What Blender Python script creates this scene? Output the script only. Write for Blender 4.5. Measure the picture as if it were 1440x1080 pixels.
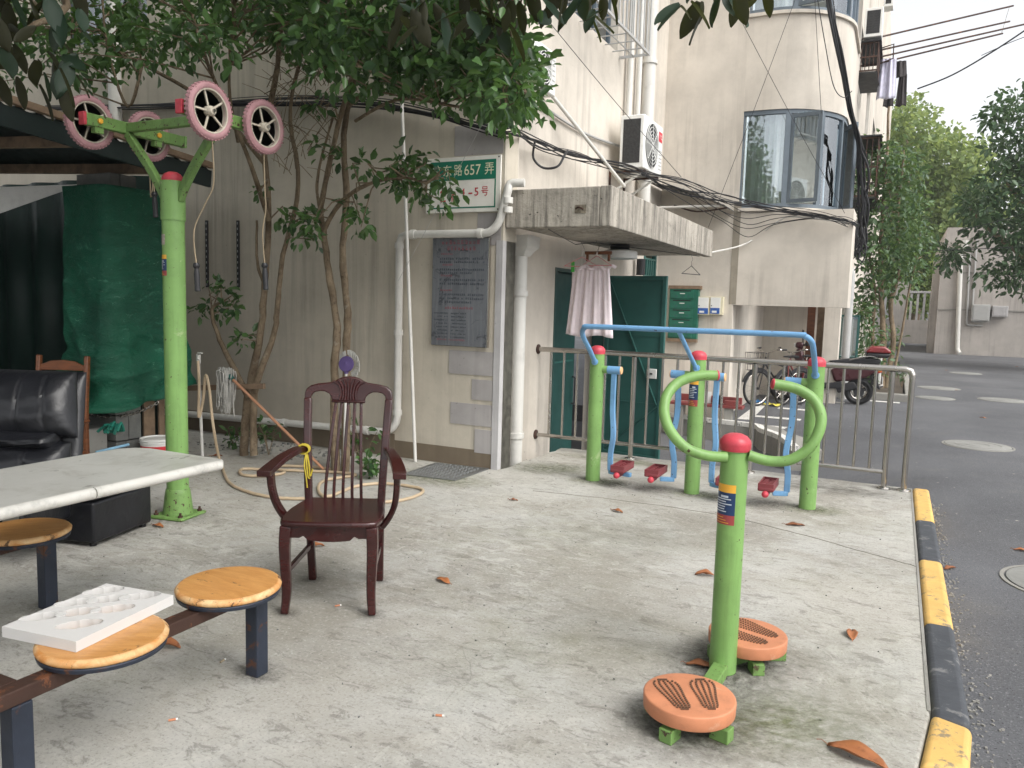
import bpy, math, random
import numpy as np
from mathutils import Vector as V, Matrix

# ------------------------------------------------------------------ camera, sky, sun, exposure
scene = bpy.context.scene
for o in list(bpy.data.objects):
    bpy.data.objects.remove(o)
R = math.radians
F_PX, YAW, PITCH, ROLL = 1094.4, 0.455814, 0.102774, 0.027557     # solved from the building's edges
CAM = V((0, 0, 1.5))
FW = V((-math.sin(YAW) * math.cos(PITCH), math.cos(YAW) * math.cos(PITCH), -math.sin(PITCH)))
_r = V((math.cos(YAW), math.sin(YAW), 0)); _u = _r.cross(FW)
RT = _r * math.cos(ROLL) + _u * math.sin(ROLL)
UP = -_r * math.sin(ROLL) + _u * math.cos(ROLL)
cam_data = bpy.data.cameras.new('camera'); cam = bpy.data.objects.new('camera', cam_data)
scene.collection.objects.link(cam); scene.camera = cam
cam_data.sensor_width = 36; cam_data.lens = F_PX / 1440 * 36
cam_data.clip_start = 0.05; cam_data.clip_end = 600
m = Matrix((RT, UP, -FW)).transposed().to_4x4(); m.translation = CAM; cam.matrix_world = m

SUN_EL, SUN_AZ = R(48), R(110)          # azimuth measured from +Y towards +X
world = bpy.data.worlds.new('World'); scene.world = world; world.use_nodes = True
wn = world.node_tree; wn.nodes.clear()
sky = wn.nodes.new('ShaderNodeTexSky'); sky.sky_type = 'NISHITA'; sky.sun_disc = False
sky.sun_elevation = SUN_EL; sky.sun_rotation = SUN_AZ
sky.air_density = 1.0; sky.dust_density = 3.0; sky.ozone_density = 0.6
hs = wn.nodes.new('ShaderNodeHueSaturation'); hs.inputs['Saturation'].default_value = 0.12
bg = wn.nodes.new('ShaderNodeBackground'); bg.inputs['Strength'].default_value = 0.15
wo = wn.nodes.new('ShaderNodeOutputWorld')
wn.links.new(sky.outputs[0], hs.inputs['Color']); wn.links.new(hs.outputs[0], bg.inputs['Color']); wn.links.new(bg.outputs[0], wo.inputs['Surface'])
sl = bpy.data.lights.new('sun', 'SUN'); sl.energy = .85; sl.angle = R(35); sl.color = (1.0, 0.96, 0.9)
sun = bpy.data.objects.new('sun', sl); scene.collection.objects.link(sun)
sd = V((math.sin(SUN_AZ) * math.cos(SUN_EL), math.cos(SUN_AZ) * math.cos(SUN_EL), math.sin(SUN_EL)))
sun.rotation_euler = sd.to_track_quat('Z', 'Y').to_euler(); sun.location = sd * 40
vs = scene.view_settings
vs.view_transform = 'Standard'; vs.look = 'None'; vs.gamma = 1.0; vs.use_curve_mapping = False
vs.exposure = 1.02
scene.render.engine = 'CYCLES'
scene.cycles.max_bounces = 8; scene.cycles.transparent_max_bounces = 12

# ------------------------------------------------------------------ helpers
rnd = random.Random(7)
COL = scene.collection
W = {}                                   # world matrix of every object that parents others

def P(px, py, x=None, y=None, z=None, d=None):
    """Point on the ray through a photo pixel, on a plane of the place (or at depth d)."""
    q = FW * F_PX + RT * (px - 720) - UP * (py - 540)
    if d is not None: return CAM + q * (d / F_PX)
    if x is not None: return CAM + q * ((x - CAM.x) / q.x)
    if y is not None: return CAM + q * ((y - CAM.y) / q.y)
    return CAM + q * ((z - CAM.z) / q.z)

def S(r, g, b):
    return tuple(((c / 255 + .055) / 1.055) ** 2.4 if c > 10 else c / 255 / 12.92 for c in (r, g, b))

def tag(o, label=None, cat=None, group=None, kind=None):
    if label: o['label'] = label
    if cat: o['category'] = cat
    if group: o['group'] = group
    if kind: o['kind'] = kind
    return o

def thing(name, label, cat, loc=(0, 0, 0), rotz=0, group=None, kind=None):
    o = bpy.data.objects.new(name, None); COL.objects.link(o); o.empty_display_size = .1
    o.location = loc; o.rotation_euler = (0, 0, rotz)
    W[o] = Matrix.Translation(V(loc)) @ Matrix.Rotation(rotz, 4, 'Z')
    return tag(o, label, cat, group, kind)

def copy_tree(o, parent=None, loc=None, rotz=None, label=None):
    c = o.copy(); COL.objects.link(c); c.parent = parent
    if loc is not None: c.location = loc
    if rotz is not None: c.rotation_euler = (0, 0, rotz)
    if label: c['label'] = label
    for ch in list(o.children):
        copy_tree(ch, c)
    return c

def spline(pts, n=6, closed=False):
    pts = [V(p) for p in pts]
    if len(pts) < 3 and not closed: return pts
    out = []; N = len(pts)
    for i in range(N if closed else N - 1):
        if closed: a, b, c, e = pts[i - 1], pts[i], pts[(i + 1) % N], pts[(i + 2) % N]
        else: a, b, c, e = pts[max(i - 1, 0)], pts[i], pts[i + 1], pts[min(i + 2, N - 1)]
        for k in range(n):
            t = k / n
            out.append(.5 * (2 * b + (c - a) * t + (2 * a - 5 * b + 4 * c - e) * t * t + (3 * b - a - 3 * c + e) * t ** 3))
    if not closed: out.append(pts[-1])
    return out

def frames(pts, up=None, closed=False):
    T = []; n = len(pts)
    for i in range(n):
        if closed: t = pts[(i + 1) % n] - pts[i - 1]
        else: t = pts[min(i + 1, n - 1)] - pts[max(i - 1, 0)]
        T.append(t.normalized() if t.length > 1e-9 else V((0, 0, 1)))
    if up is None:
        a = V((0, 0, 1)) if abs(T[0].z) < .9 else V((1, 0, 0))
    else: a = V(up)
    N = []; nn = (a - T[0] * a.dot(T[0])).normalized()
    for i, t in enumerate(T):
        b = V(up) if up is not None else nn
        q = b - t * b.dot(t)
        nn = q.normalized() if q.length > 1e-6 else nn
        N.append(nn)
    return [(t, nq, t.cross(nq)) for t, nq in zip(T, N)]

class MB:
    def __init__(s): s.v = []; s.f = []
    def add(s, vs, fs):
        o = len(s.v); s.v += [V(p) for p in vs]; s.f += [tuple(i + o for i in q) for q in fs]; return s
    def box(s, c, d, M=None):
        hx, hy, hz = d[0] / 2, d[1] / 2, d[2] / 2; c = V(c)
        vs = [V((x * hx, y * hy, z * hz)) for z in (-1, 1) for y in (-1, 1) for x in (-1, 1)]
        if M is not None: vs = [M @ p for p in vs]
        return s.add([p + c for p in vs], [(0, 2, 3, 1), (4, 5, 7, 6), (0, 1, 5, 4), (2, 6, 7, 3), (0, 4, 6, 2), (1, 3, 7, 5)])
    def rng(s, x0, x1, y0, y1, z0, z1):
        return s.box(((x0 + x1) / 2, (y0 + y1) / 2, (z0 + z1) / 2), (abs(x1 - x0), abs(y1 - y0), abs(z1 - z0)))
    def sweep(s, pts, w, h, up=(0, 0, 1), closed=False):
        """rectangular section w (sideways) x h (along up) along pts; w, h numbers or lists"""
        pts = [V(p) for p in pts]; n = len(pts); fr = frames(pts, up, closed); vs = []; fs = []
        for i, (p, (t, nq, b)) in enumerate(zip(pts, fr)):
            ww = (w[i] if isinstance(w, (list, tuple)) else w) / 2; hh = (h[i] if isinstance(h, (list, tuple)) else h) / 2
            vs += [p - b * ww - nq * hh, p + b * ww - nq * hh, p + b * ww + nq * hh, p - b * ww + nq * hh]
        for i in range(n if closed else n - 1):
            j = (i + 1) % n
            for k in range(4): fs.append((i * 4 + k, i * 4 + (k + 1) % 4, j * 4 + (k + 1) % 4, j * 4 + k))
        if not closed: fs += [(3, 2, 1, 0), tuple((n - 1) * 4 + k for k in range(4))]
        return s.add(vs, fs)
    def tube(s, pts, r, n=8, closed=False, cap=True, up=None):
        pts = [V(p) for p in pts]; m_ = len(pts); fr = frames(pts, up, closed); vs = []; fs = []
        for i, (p, (t, nq, b)) in enumerate(zip(pts, fr)):
            rr = r[i] if isinstance(r, (list, tuple)) else r
            for k in range(n):
                a = 2 * math.pi * k / n
                vs.append(p + (nq * math.cos(a) + b * math.sin(a)) * rr)
        for i in range(m_ if closed else m_ - 1):
            j = (i + 1) % m_
            for k in range(n): fs.append((i * n + k, i * n + (k + 1) % n, j * n + (k + 1) % n, j * n + k))
        if cap and not closed: fs += [tuple(reversed(range(n))), tuple((m_ - 1) * n + k for k in range(n))]
        return s.add(vs, fs)
    def cyl(s, a, b, r, n=16, r2=None): return s.tube([a, b], [r, r if r2 is None else r2], n)
    def lathe(s, prof, c=(0, 0, 0), axis=(0, 0, 1), n=24):
        """prof: list of (radius, height along axis)"""
        ax = V(axis).normalized(); a = V((0, 0, 1)) if abs(ax.z) < .9 else V((1, 0, 0))
        e1 = (a - ax * a.dot(ax)).normalized(); e2 = ax.cross(e1); c = V(c); vs = []; fs = []; m_ = len(prof)
        for r, h in prof:
            for k in range(n):
                t = 2 * math.pi * k / n; vs.append(c + ax * h + (e1 * math.cos(t) + e2 * math.sin(t)) * r)
        for i in range(m_ - 1):
            for k in range(n): fs.append((i * n + k, i * n + (k + 1) % n, (i + 1) * n + (k + 1) % n, (i + 1) * n + k))
        if prof[0][0] > 1e-5: fs.append(tuple(reversed(range(n))))
        if prof[-1][0] > 1e-5: fs.append(tuple((m_ - 1) * n + k for k in range(n)))
        return s.add(vs, fs)
    def prism(s, poly, o, ex, ey, ez, t0, t1):
        """polygon (list of 2d) in the frame o, ex, ey, extruded along ez from t0 to t1"""
        o, ex, ey, ez = V(o), V(ex), V(ey), V(ez); n = len(poly)
        vs = [o + ex * a + ey * b + ez * t for t in (t0, t1) for a, b in poly]
        fs = [tuple(reversed(range(n))), tuple(range(n, 2 * n))] + [(k, (k + 1) % n, n + (k + 1) % n, n + k) for k in range(n)]
        return s.add(vs, fs)
    def build(s, name, mat_, parent=None, smooth=False, bevel=0, seg=2, local=False, sharp=40):
        vs = s.v
        if parent is not None and not local:
            Mi = W[parent].inverted(); vs = [Mi @ p for p in vs]
        me = bpy.data.meshes.new(name); me.from_pydata([tuple(p) for p in vs], [], s.f); me.update()
        import bmesh
        bm = bmesh.new(); bm.from_mesh(me); bmesh.ops.recalc_face_normals(bm, faces=bm.faces); bm.to_mesh(me); bm.free()
        if smooth:
            me.shade_smooth(); me.set_sharp_from_angle(angle=R(sharp))
        me.materials.append(mat_)
        o = bpy.data.objects.new(name, me); COL.objects.link(o)
        if parent is not None: o.parent = parent; W[o] = W[parent]
        else: W[o] = Matrix.Identity(4)
        if bevel:
            b = o.modifiers.new('bevel', 'BEVEL'); b.width = bevel; b.segments = seg; b.limit_method = 'ANGLE'; b.angle_limit = R(35)
        return o

def solo(mb, name, mat_, label, cat, base, group=None, **k):
    """a thing that is one mesh: its origin goes to its base"""
    b = V(base); mb.v = [p - b for p in mb.v]
    o = mb.build(name, mat_, None, **k); o.location = b; W[o] = Matrix.Translation(b)
    return tag(o, label, cat, group)

def text_mb(txt, o, ex, ey, h, width=None, lift=.002):
    """flat lettering: bottom-left corner o, axes ex/ey, letter height h"""
    cu = bpy.data.curves.new('t', 'FONT'); cu.body = txt; cu.size = 1; cu.resolution_u = 3
    ob = bpy.data.objects.new('t', cu); COL.objects.link(ob)
    dg = bpy.context.evaluated_depsgraph_get(); dg.update()
    me = ob.evaluated_get(dg).to_mesh()
    mb = MB()
    if len(me.vertices):
        xs = [v.co.x for v in me.vertices]; ys = [v.co.y for v in me.vertices]
        x0, y0 = min(xs), min(ys); sy = h / max(1e-6, max(ys) - y0); sx = sy if width is None else width / max(1e-6, max(xs) - x0)
        ez = V(ex).cross(V(ey))
        mb.add([V(o) + V(ex) * ((v.co.x - x0) * sx) + V(ey) * ((v.co.y - y0) * sy) + ez * lift for v in me.vertices], [tuple(p.vertices) for p in me.polygons])
    ob.evaluated_get(dg).to_mesh_clear(); bpy.data.objects.remove(ob); bpy.data.curves.remove(cu)
    return mb

# ------------------------------------------------------------------ materials
class NT:
    def __init__(s, name):
        s.m = bpy.data.materials.new(name); s.m.use_nodes = True; s.t = s.m.node_tree; s.t.nodes.clear()
        s.out = s.t.nodes.new('ShaderNodeOutputMaterial'); s.b = s.n('ShaderNodeBsdfPrincipled'); s.l(s.b.outputs[0], s.out.inputs['Surface'])
        s.tc = s.n('ShaderNodeTexCoord')
    def n(s, ty, **k):
        nd = s.t.nodes.new(ty)
        for a, v in k.items(): setattr(nd, a, v)
        return nd
    def l(s, a, b): s.t.links.new(a, b)
    def coords(s, scale=(1, 1, 1), src='Object'):
        mp = s.n('ShaderNodeMapping'); mp.inputs['Scale'].default_value = scale; s.l(s.tc.outputs[src], mp.inputs[0]); return mp.outputs[0]
    def noise(s, scale, detail=5, rough=.6, co=None, dist=0):
        nd = s.n('ShaderNodeTexNoise'); nd.inputs['Scale'].default_value = scale; nd.inputs['Detail'].default_value = detail
        nd.inputs['Roughness'].default_value = rough; nd.inputs['Distortion'].default_value = dist
        s.l(co if co is not None else s.tc.outputs['Object'], nd.inputs['Vector']); return nd.outputs['Fac']
    def ramp(s, fac, a, b, c0=(0, 0, 0), c1=(1, 1, 1)):
        r_ = s.n('ShaderNodeValToRGB'); e = r_.color_ramp.elements
        e[0].position = a; e[1].position = b; e[0].color = (*c0, 1); e[1].color = (*c1, 1); s.l(fac, r_.inputs[0]); return r_.outputs[0]
    def mix(s, fac, a, b, mode='MIX'):
        x = s.n('ShaderNodeMix', data_type='RGBA', blend_type=mode)
        if isinstance(fac, (int, float)): x.inputs[0].default_value = fac
        else: s.l(fac, x.inputs[0])
        for i, c in ((6, a), (7, b)):
            if isinstance(c, tuple): x.inputs[i].default_value = (*c, 1)
            else: s.l(c, x.inputs[i])
        return x.outputs[2]
    def mul(s, a, v):
        x = s.n('ShaderNodeMath', operation='MULTIPLY'); s.l(a, x.inputs[0])
        if isinstance(v, (int, float)): x.inputs[1].default_value = v
        else: s.l(v, x.inputs[1])
        return x.outputs[0]
    def bump(s, h, strength=.3, dist=.01, prev=None):
        b = s.n('ShaderNodeBump'); b.inputs['Strength'].default_value = strength; b.inputs['Distance'].default_value = dist
        s.l(h, b.inputs['Height'])
        if prev is not None: s.l(prev, b.inputs['Normal'])
        s.l(b.outputs[0], s.b.inputs['Normal']); return b.outputs[0]
    def base(s, c):
        if isinstance(c, tuple): s.b.inputs['Base Color'].default_value = (*c, 1)
        else: s.l(c, s.b.inputs['Base Color'])
    def set(s, **k):
        for a, v in k.items(): s.b.inputs[a.replace('_', ' ')].default_value = v

def sc(c, k): return tuple(min(1, x * k) for x in c)

def mat(name, col, rough=.55, metal=0, var=.18, vs_=5, wear=None, wear_amt=.35, wear_scale=9, bump=.12, bs=60, grime_shade=.25, spec=.4, coat=0, streak=0, chips=0):
    """painted / plain surface with mottling, grime and optional wear showing another colour"""
    t = NT(name)
    n1 = t.noise(vs_, 6)
    c = t.mix(t.ramp(n1, .3, .7), sc(col, 1 - var), sc(col, 1 + var))
    if grime_shade:
        g = t.noise(vs_ * 2.3, 8, .7); c = t.mix(t.mul(t.ramp(g, .52, .75), grime_shade), c, sc(col, .35))
    if streak:
        s_ = t.noise(1, 7, .7, t.coords((26, 26, 1.6))); c = t.mix(t.mul(t.ramp(s_, .5, .72), streak), c, sc(col, .42))
    if chips:
        k2 = t.noise(38, 6, .6); c = t.mix(t.ramp(k2, .70 - chips * .1, .715 - chips * .1), c, S(70, 52, 40))
    if wear is not None:
        w_ = t.noise(wear_scale, 9, .72, dist=.4); hi = .72 - wear_amt * .35
        k_ = t.ramp(w_, hi, hi + .05); c = t.mix(k_, c, wear)
    t.base(c)
    rr = t.ramp(t.noise(vs_ * 1.7, 5), .2, .8, (max(0, rough - .12),) * 3, (min(1, rough + .15),) * 3); t.l(rr, t.b.inputs['Roughness'])
    t.set(Metallic=metal, Specular_IOR_Level=spec, Coat_Weight=coat)
    if bump: t.bump(t.noise(bs, 5), bump, .004)
    return t.m

def leafmat(name, c0, c1, rough=.4, trans=.35, tc=None):
    t = NT(name); g = t.n('ShaderNodeNewGeometry')
    c = t.mix(g.outputs['Random Per Island'], c0, c1)
    t.base(c); t.set(Roughness=rough, Specular_IOR_Level=.45)
    tr = t.n('ShaderNodeBsdfTranslucent'); t.l(t.mix(.55, c, tc or sc(c1, 1.4)), tr.inputs[0])
    mx = t.n('ShaderNodeMixShader'); mx.inputs[0].default_value = trans
    t.l(t.b.outputs[0], mx.inputs[1]); t.l(tr.outputs[0], mx.inputs[2]); t.l(mx.outputs[0], t.out.inputs['Surface'])
    return t.m

def wallmat(name, col, streak=.45, blotch=.3, dark=(.05, .045, .04), fine=.5, streak_scale=1.0):
    t = NT(name)
    c = t.mix(t.ramp(t.noise(.9, 6, .65), .35, .68), sc(col, 1 - blotch * .45), sc(col, 1.06))
    c = t.mix(t.mul(t.ramp(t.noise(3.2, 8, .7), .5, .8), blotch * .6), c, sc(col, .55))
    st = t.noise(1, 7, .7, t.coords((7 * streak_scale, 7 * streak_scale, .28)), .3)
    big = t.noise(.55, 3, .5)
    c = t.mix(t.mul(t.mul(t.ramp(st, .48, .72), t.ramp(big, .38, .62)), streak), c, dark)
    sp = t.noise(34, 3, .5); c = t.mix(t.mul(t.ramp(sp, .70, .76), .5), c, sc(dark, 1.6))
    t.base(c); t.set(Roughness=.88, Specular_IOR_Level=.2)
    b1 = t.bump(t.noise(9, 6), .25 * fine, .02); t.bump(t.noise(120, 4), .3 * fine, .004, b1)
    return t.m

CREAM = S(206, 192, 166)
M = {}
M['wall'] = wallmat('cream_render', S(194, 186, 171), .5, .45)
M['wall_wing'] = wallmat('cream_render_wing', S(210, 202, 190), .5, .45, (.15, .13, .11))
M['wall_far'] = wallmat('far_grey_render', S(176, 170, 164), .45, .4)
M['dado'] = wallmat('damp_brown_render', S(120, 108, 92), .6, .5)
M['patch'] = wallmat('grey_lilac_patch_paint', S(168, 164, 162), .3, .6)
M['strip'] = wallmat('pale_corner_paint', S(184, 182, 182), .5, .6)
t = NT('weathered_canopy_concrete')
c = t.mix(t.ramp(t.noise(1.6, 7, .7), .35, .66), S(156, 150, 140), S(188, 181, 169))
st = t.noise(1, 9, .75, t.coords((19, 19, 1.1)), .3); c = t.mix(t.mul(t.mul(t.ramp(st, .42, .64), t.ramp(t.noise(1.3, 4), .3, .55)), .85), c, S(84, 81, 76))
c = t.mix(t.mul(t.ramp(t.noise(4, 9, .75, dist=.6), .54, .7), .5), c, S(76, 74, 68)); c = t.mix(t.ramp(t.noise(30, 4), .66, .72), c, S(52, 50, 46))
t.base(c); t.set(Roughness=.9, Specular_IOR_Level=.2); b1 = t.bump(t.noise(12, 7), .5, .02); t.bump(t.noise(90, 4), .4, .005, b1); M['canopy'] = t.m
M['green'] = mat('green_enamel', S(120, 158, 90), .42, var=.12, vs_=4, wear=S(146, 168, 118), wear_amt=.3, wear_scale=7, bump=.06, bs=25, grime_shade=.3, streak=.4, chips=.35)
M['green_wear'] = mat('worn_green_enamel', S(110, 144, 80), .48, streak=.5, chips=.9, var=.14, vs_=6, wear=S(70, 62, 40), wear_amt=.28, wear_scale=14, bump=.08, grime_shade=.5)
M['blue'] = mat('sky_blue_enamel', S(108, 154, 194), .35, var=.08, wear=S(80, 84, 92), wear_amt=.1, wear_scale=18, bump=.04, grime_shade=.2, chips=.4)
M['red'] = mat('red_plastic_cap', S(190, 66, 78), .4, var=.2, vs_=14, bump=.1, grime_shade=.35)
M['maroon'] = mat('maroon_plastic', S(122, 56, 60), .5, var=.15, grime_shade=.35)
M['orange'] = mat('orange_plastic', S(190, 126, 92), .55, var=.14, vs_=7, wear=S(196, 150, 122), wear_amt=.25, wear_scale=9, bump=.1, grime_shade=.4)
M['dots'] = mat('dirty_grip_dots', S(104, 76, 58), .7)
M['steel'] = mat('stainless_steel', S(176, 172, 166), .2, .95, var=.03, vs_=2, bump=0, grime_shade=.0)
M['iron'] = mat('blue_black_paint_on_rusty_iron', S(44, 50, 62), .45, .2, var=.2, wear=S(92, 60, 42), wear_amt=.5, wear_scale=6, bump=.25, bs=45)
M['rust'] = mat('rusty_brown_iron', S(66, 46, 38), .6, .2, var=.3, wear=S(112, 70, 46), wear_amt=.4, wear_scale=9, bump=.3, bs=50)
M['pvc'] = mat('white_pvc', S(206, 204, 198), .45, var=.06, vs_=2.5, grime_shade=.3, bump=.03)
M['pvc_grey'] = mat('grey_pvc', S(168, 168, 166), .5, var=.08, vs_=2, grime_shade=.3, bump=.03)
M['door'] = mat('dark_green_door_paint', S(48, 92, 86), .42, var=.14, vs_=2, wear=S(70, 82, 76), wear_amt=.1, wear_scale=16, bump=.08, bs=20)
M['mail'] = mat('green_mailbox_paint', S(34, 98, 80), .45, var=.2, vs_=8, wear=S(96, 100, 88), wear_amt=.15, wear_scale=20)
M['black'] = mat('black_rubber', (.012, .012, .013), .6, var=.3, bump=.1, grime_shade=0)
M['dark'] = mat('dark_metal', (.03, .03, .032), .5, .3, var=.3, grime_shade=0)
M['white'] = mat('white_painted_metal', S(222, 222, 218), .4, var=.05, vs_=3, grime_shade=.3, bump=.03)
M['paint_white'] = mat('white_road_paint', S(208, 206, 200), .8, var=.08, wear=S(74, 74, 76), wear_amt=.42, wear_scale=16, bump=.1)
M['alu'] = mat('blue_grey_window_frame', S(100, 110, 118), .4, .2, var=.1, grime_shade=.2)
t = NT('grey_brown_bark'); c = t.mix(t.ramp(t.noise(9, 7, .7, t.coords((1, 1, .5))), .35, .65), S(96, 82, 66), S(146, 130, 108)); c = t.mix(t.mul(t.ramp(t.noise(30, 6, .7), .55, .68), .6), c, S(58, 48, 38)); c = t.mix(t.mul(t.ramp(t.noise(14, 6, .7), .6, .68), .5), c, S(158, 152, 138))
t.base(c); t.set(Roughness=.9, Specular_IOR_Level=.2); b1 = t.bump(t.noise(16, 8, .7, t.coords((1, 1, .4))), .9, .02); t.bump(t.noise(70, 4), .5, .006, b1); M['bark'] = t.m
M['cable'] = mat('black_cable', (.014, .014, .016), .55, var=.3, grime_shade=0, bump=0)
M['hose'] = mat('dusty_beige_hose', S(186, 166, 138), .5, var=.12, grime_shade=.3)
M['rope'] = mat('dirty_rope', S(150, 136, 112), .8, var=.2)
M['timber'] = mat('raw_timber', S(126, 106, 86), .75, var=.3, vs_=9, bump=.4, bs=30, grime_shade=.4)

def glassmat(name, tint, refl=.16, trans=.7):
    t = NT(name); t.base(tint); t.set(Roughness=.03, Specular_IOR_Level=.6)
    tr = t.n('ShaderNodeBsdfTransparent'); tr.inputs[0].default_value = (*sc(tint, 1.0), 1)
    gl = t.n('ShaderNodeBsdfGlossy'); gl.inputs['Roughness'].default_value = .02; gl.inputs[0].default_value = (.9, .95, 1, 1)
    fr = t.n('ShaderNodeFresnel'); fr.inputs[0].default_value = 1.5
    ad = t.n('ShaderNodeMath', operation='ADD'); t.l(fr.outputs[0], ad.inputs[0]); ad.inputs[1].default_value = refl
    mx = t.n('ShaderNodeMixShader'); t.l(ad.outputs[0], mx.inputs[0]); t.l(tr.outputs[0], mx.inputs[1]); t.l(gl.outputs[0], mx.inputs[2])
    t.l(mx.outputs[0], t.out.inputs['Surface']); return t.m
M['glass'] = glassmat('window_glass', (.9, .95, .95))

def woodmat(name, c0, c1, rough=.35, stretch=(1, 14, 14), wear=None, wear_amt=.2, coat=.2, scale=2.2):
    t = NT(name); mp_ = t.n('ShaderNodeMapping'); mp_.inputs['Scale'].default_value = stretch; oi_ = t.n('ShaderNodeObjectInfo'); vm = t.n('ShaderNodeVectorMath', operation='SCALE'); vm.inputs[0].default_value = (7, 5, 3); t.l(oi_.outputs['Random'], vm.inputs['Scale']); va = t.n('ShaderNodeVectorMath', operation='ADD'); t.l(t.tc.outputs['Object'], va.inputs[0]); t.l(vm.outputs[0], va.inputs[1]); t.l(va.outputs[0], mp_.inputs[0]); co = mp_.outputs[0]
    g = t.noise(scale, 8, .65, co, .6); c = t.mix(t.ramp(g, .35, .68), c0, c1)
    fine = t.noise(scale * 7, 4, .6, co); c = t.mix(t.mul(t.ramp(fine, .5, .8), .35), c, sc(c0, .6))
    if wear is not None:
        w_ = t.noise(11, 8, .75, va.outputs[0], .5); c = t.mix(t.ramp(w_, .72 - wear_amt * .35, .76 - wear_amt * .35), c, wear)
    t.base(c); t.set(Roughness=rough, Coat_Weight=coat, Coat_Roughness=.15, Specular_IOR_Level=.45)
    t.bump(fine, .06, .003); return t.m
M['mahogany'] = woodmat('dark_red_lacquered_wood', S(42, 14, 14), S(62, 22, 20), .26, (2, 2, 5), coat=.25, scale=1.4)
M['seatwood'] = woodmat('orange_bentwood', S(186, 130, 70), S(206, 152, 90), .4, (3, 16, 3), S(112, 80, 52), .3, .15)
M['seat_edge'] = woodmat('worn_bentwood_edge', S(196, 132, 66), S(222, 190, 142), .55, (6, 6, 6), S(96, 70, 46), .42, 0)
M['oldwood'] = woodmat('orange_brown_chair_wood', S(100, 58, 32), S(132, 78, 44), .45, (3, 3, 18))

# platform concrete
t = NT('trowelled_concrete')
big = t.noise(.42, 5, .55); c = t.mix(t.ramp(big, .38, .64), S(142, 138, 129), S(182, 179, 171))
c = t.mix(t.mul(t.ramp(t.noise(1.3, 7, .65, dist=.5), .42, .62), .55), c, S(186, 186, 182))
rz = t.n('ShaderNodeMapping'); rz.inputs['Rotation'].default_value = (0, 0, .5); rz.inputs['Scale'].default_value = (1, 2.2, 1); t.l(t.tc.outputs['Object'], rz.inputs[0])
fl = t.noise(5.2, 10, .7, rz.outputs[0], .9); area = t.ramp(t.noise(.6, 4, .5, t.coords((1, 1, 1))), .4, .62)
c = t.mix(t.mul(t.mul(t.ramp(fl, .545, .575), .5), area), c, S(196, 194, 187))
fl2 = t.noise(7.5, 11, .72, rz.outputs[0], 1.1); c = t.mix(t.mul(t.ramp(fl2, .54, .62), .5), c, S(104, 101, 94))
fl3 = t.noise(2.6, 11, .78, rz.outputs[0], .6); c = t.mix(t.mul(t.ramp(fl3, .53, .67), .45), c, S(100, 96, 87)); fl4 = t.noise(3.4, 12, .74, t.coords((1.3, 1, 1)), 1.4); c = t.mix(t.mul(t.mul(t.ramp(fl4, .55, .565), .45), t.ramp(t.noise(.5, 3), .42, .56)), c, S(190, 188, 180)); c = t.mix(t.mul(t.ramp(t.noise(.9, 6, .6, t.coords((1, .7, 1))), .5, .7), .5), c, S(140, 136, 124))
lam = t.n('ShaderNodeTexVoronoi', feature='DISTANCE_TO_EDGE'); lam.inputs['Scale'].default_value = .9
wv = t.n('ShaderNodeTexNoise'); wv.inputs['Scale'].default_value = 2.2; wv.inputs['Detail'].default_value = 8; t.l(t.tc.outputs['Object'], wv.inputs['Vector'])
add = t.n('ShaderNodeMixRGB'); add.inputs[0].default_value = .35; t.l(t.tc.outputs['Object'], add.inputs[1]); t.l(wv.outputs['Color'], add.inputs[2]); t.l(add.outputs[0], lam.inputs['Vector'])
crack = t.ramp(lam.outputs['Distance'], .0, .004, (1, 1, 1), (0, 0, 0)); ck = t.mul(crack, t.ramp(t.noise(.9, 3), .5, .58))
c = t.mix(t.mul(ck, .28), c, S(60, 58, 54))
moss = t.mul(t.ramp(t.noise(.8, 5, .6), .48, .64), t.ramp(t.noise(5.5, 8, .75), .42, .62)); c = t.mix(t.mul(moss, .3), c, S(126, 126, 98))
c = t.mix(t.mul(t.ramp(t.noise(75, 6, .7), .53, .68), .5), c, S(78, 76, 72))
c = t.mix(t.mul(t.ramp(t.noise(48, 5, .7), .55, .68), .42), c, S(206, 204, 198))
t.base(c); t.set(Roughness=.86, Specular_IOR_Level=.25)
b1 = t.bump(fl, .4, .010); b2 = t.bump(fl3, .35, -.012, b1); t.bump(t.noise(60, 9, .75), .55, .006, b2)
M['concrete'] = t.m
t = NT('asphalt')
c = t.mix(t.ramp(t.noise(.5, 5), .35, .7), S(80, 81, 84), S(104, 105, 108))
c = t.mix(t.mul(t.ramp(t.noise(2.3, 8, .7), .55, .75), .4), c, S(112, 110, 106))
sp = t.noise(95, 5, .75); c = t.mix(t.ramp(sp, .56, .68), c, S(140, 140, 142)); c = t.mix(t.ramp(t.noise(110, 2), .28, .4, (1, 1, 1), (0, 0, 0)), c, S(34, 34, 36))
c = t.mix(t.ramp(t.noise(17, 2, .4), .76, .785), c, S(170, 166, 156))
t.base(c); t.set(Roughness=.82, Specular_IOR_Level=.3); t.bump(sp, .8, .008)
M['asphalt'] = t.m
M['kerb_y'] = mat('yellow_kerb_paint', S(206, 168, 98), .65, var=.12, vs_=5, wear=S(136, 122, 96), wear_amt=.46, wear_scale=10, bump=.45, bs=45, grime_shade=.5)
M['kerb_k'] = mat('black_kerb_paint', S(66, 69, 74), .6, var=.16, vs_=5, wear=S(110, 110, 110), wear_amt=.46, wear_scale=10, bump=.45, bs=45)
M['manhole'] = mat('pale_manhole_cover', S(136, 136, 132), .8, var=.14, bump=.5, bs=70, grime_shade=.35)
M['kerb_plain'] = wallmat('plain_step_concrete', S(150, 148, 142), .3, .5)
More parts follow.
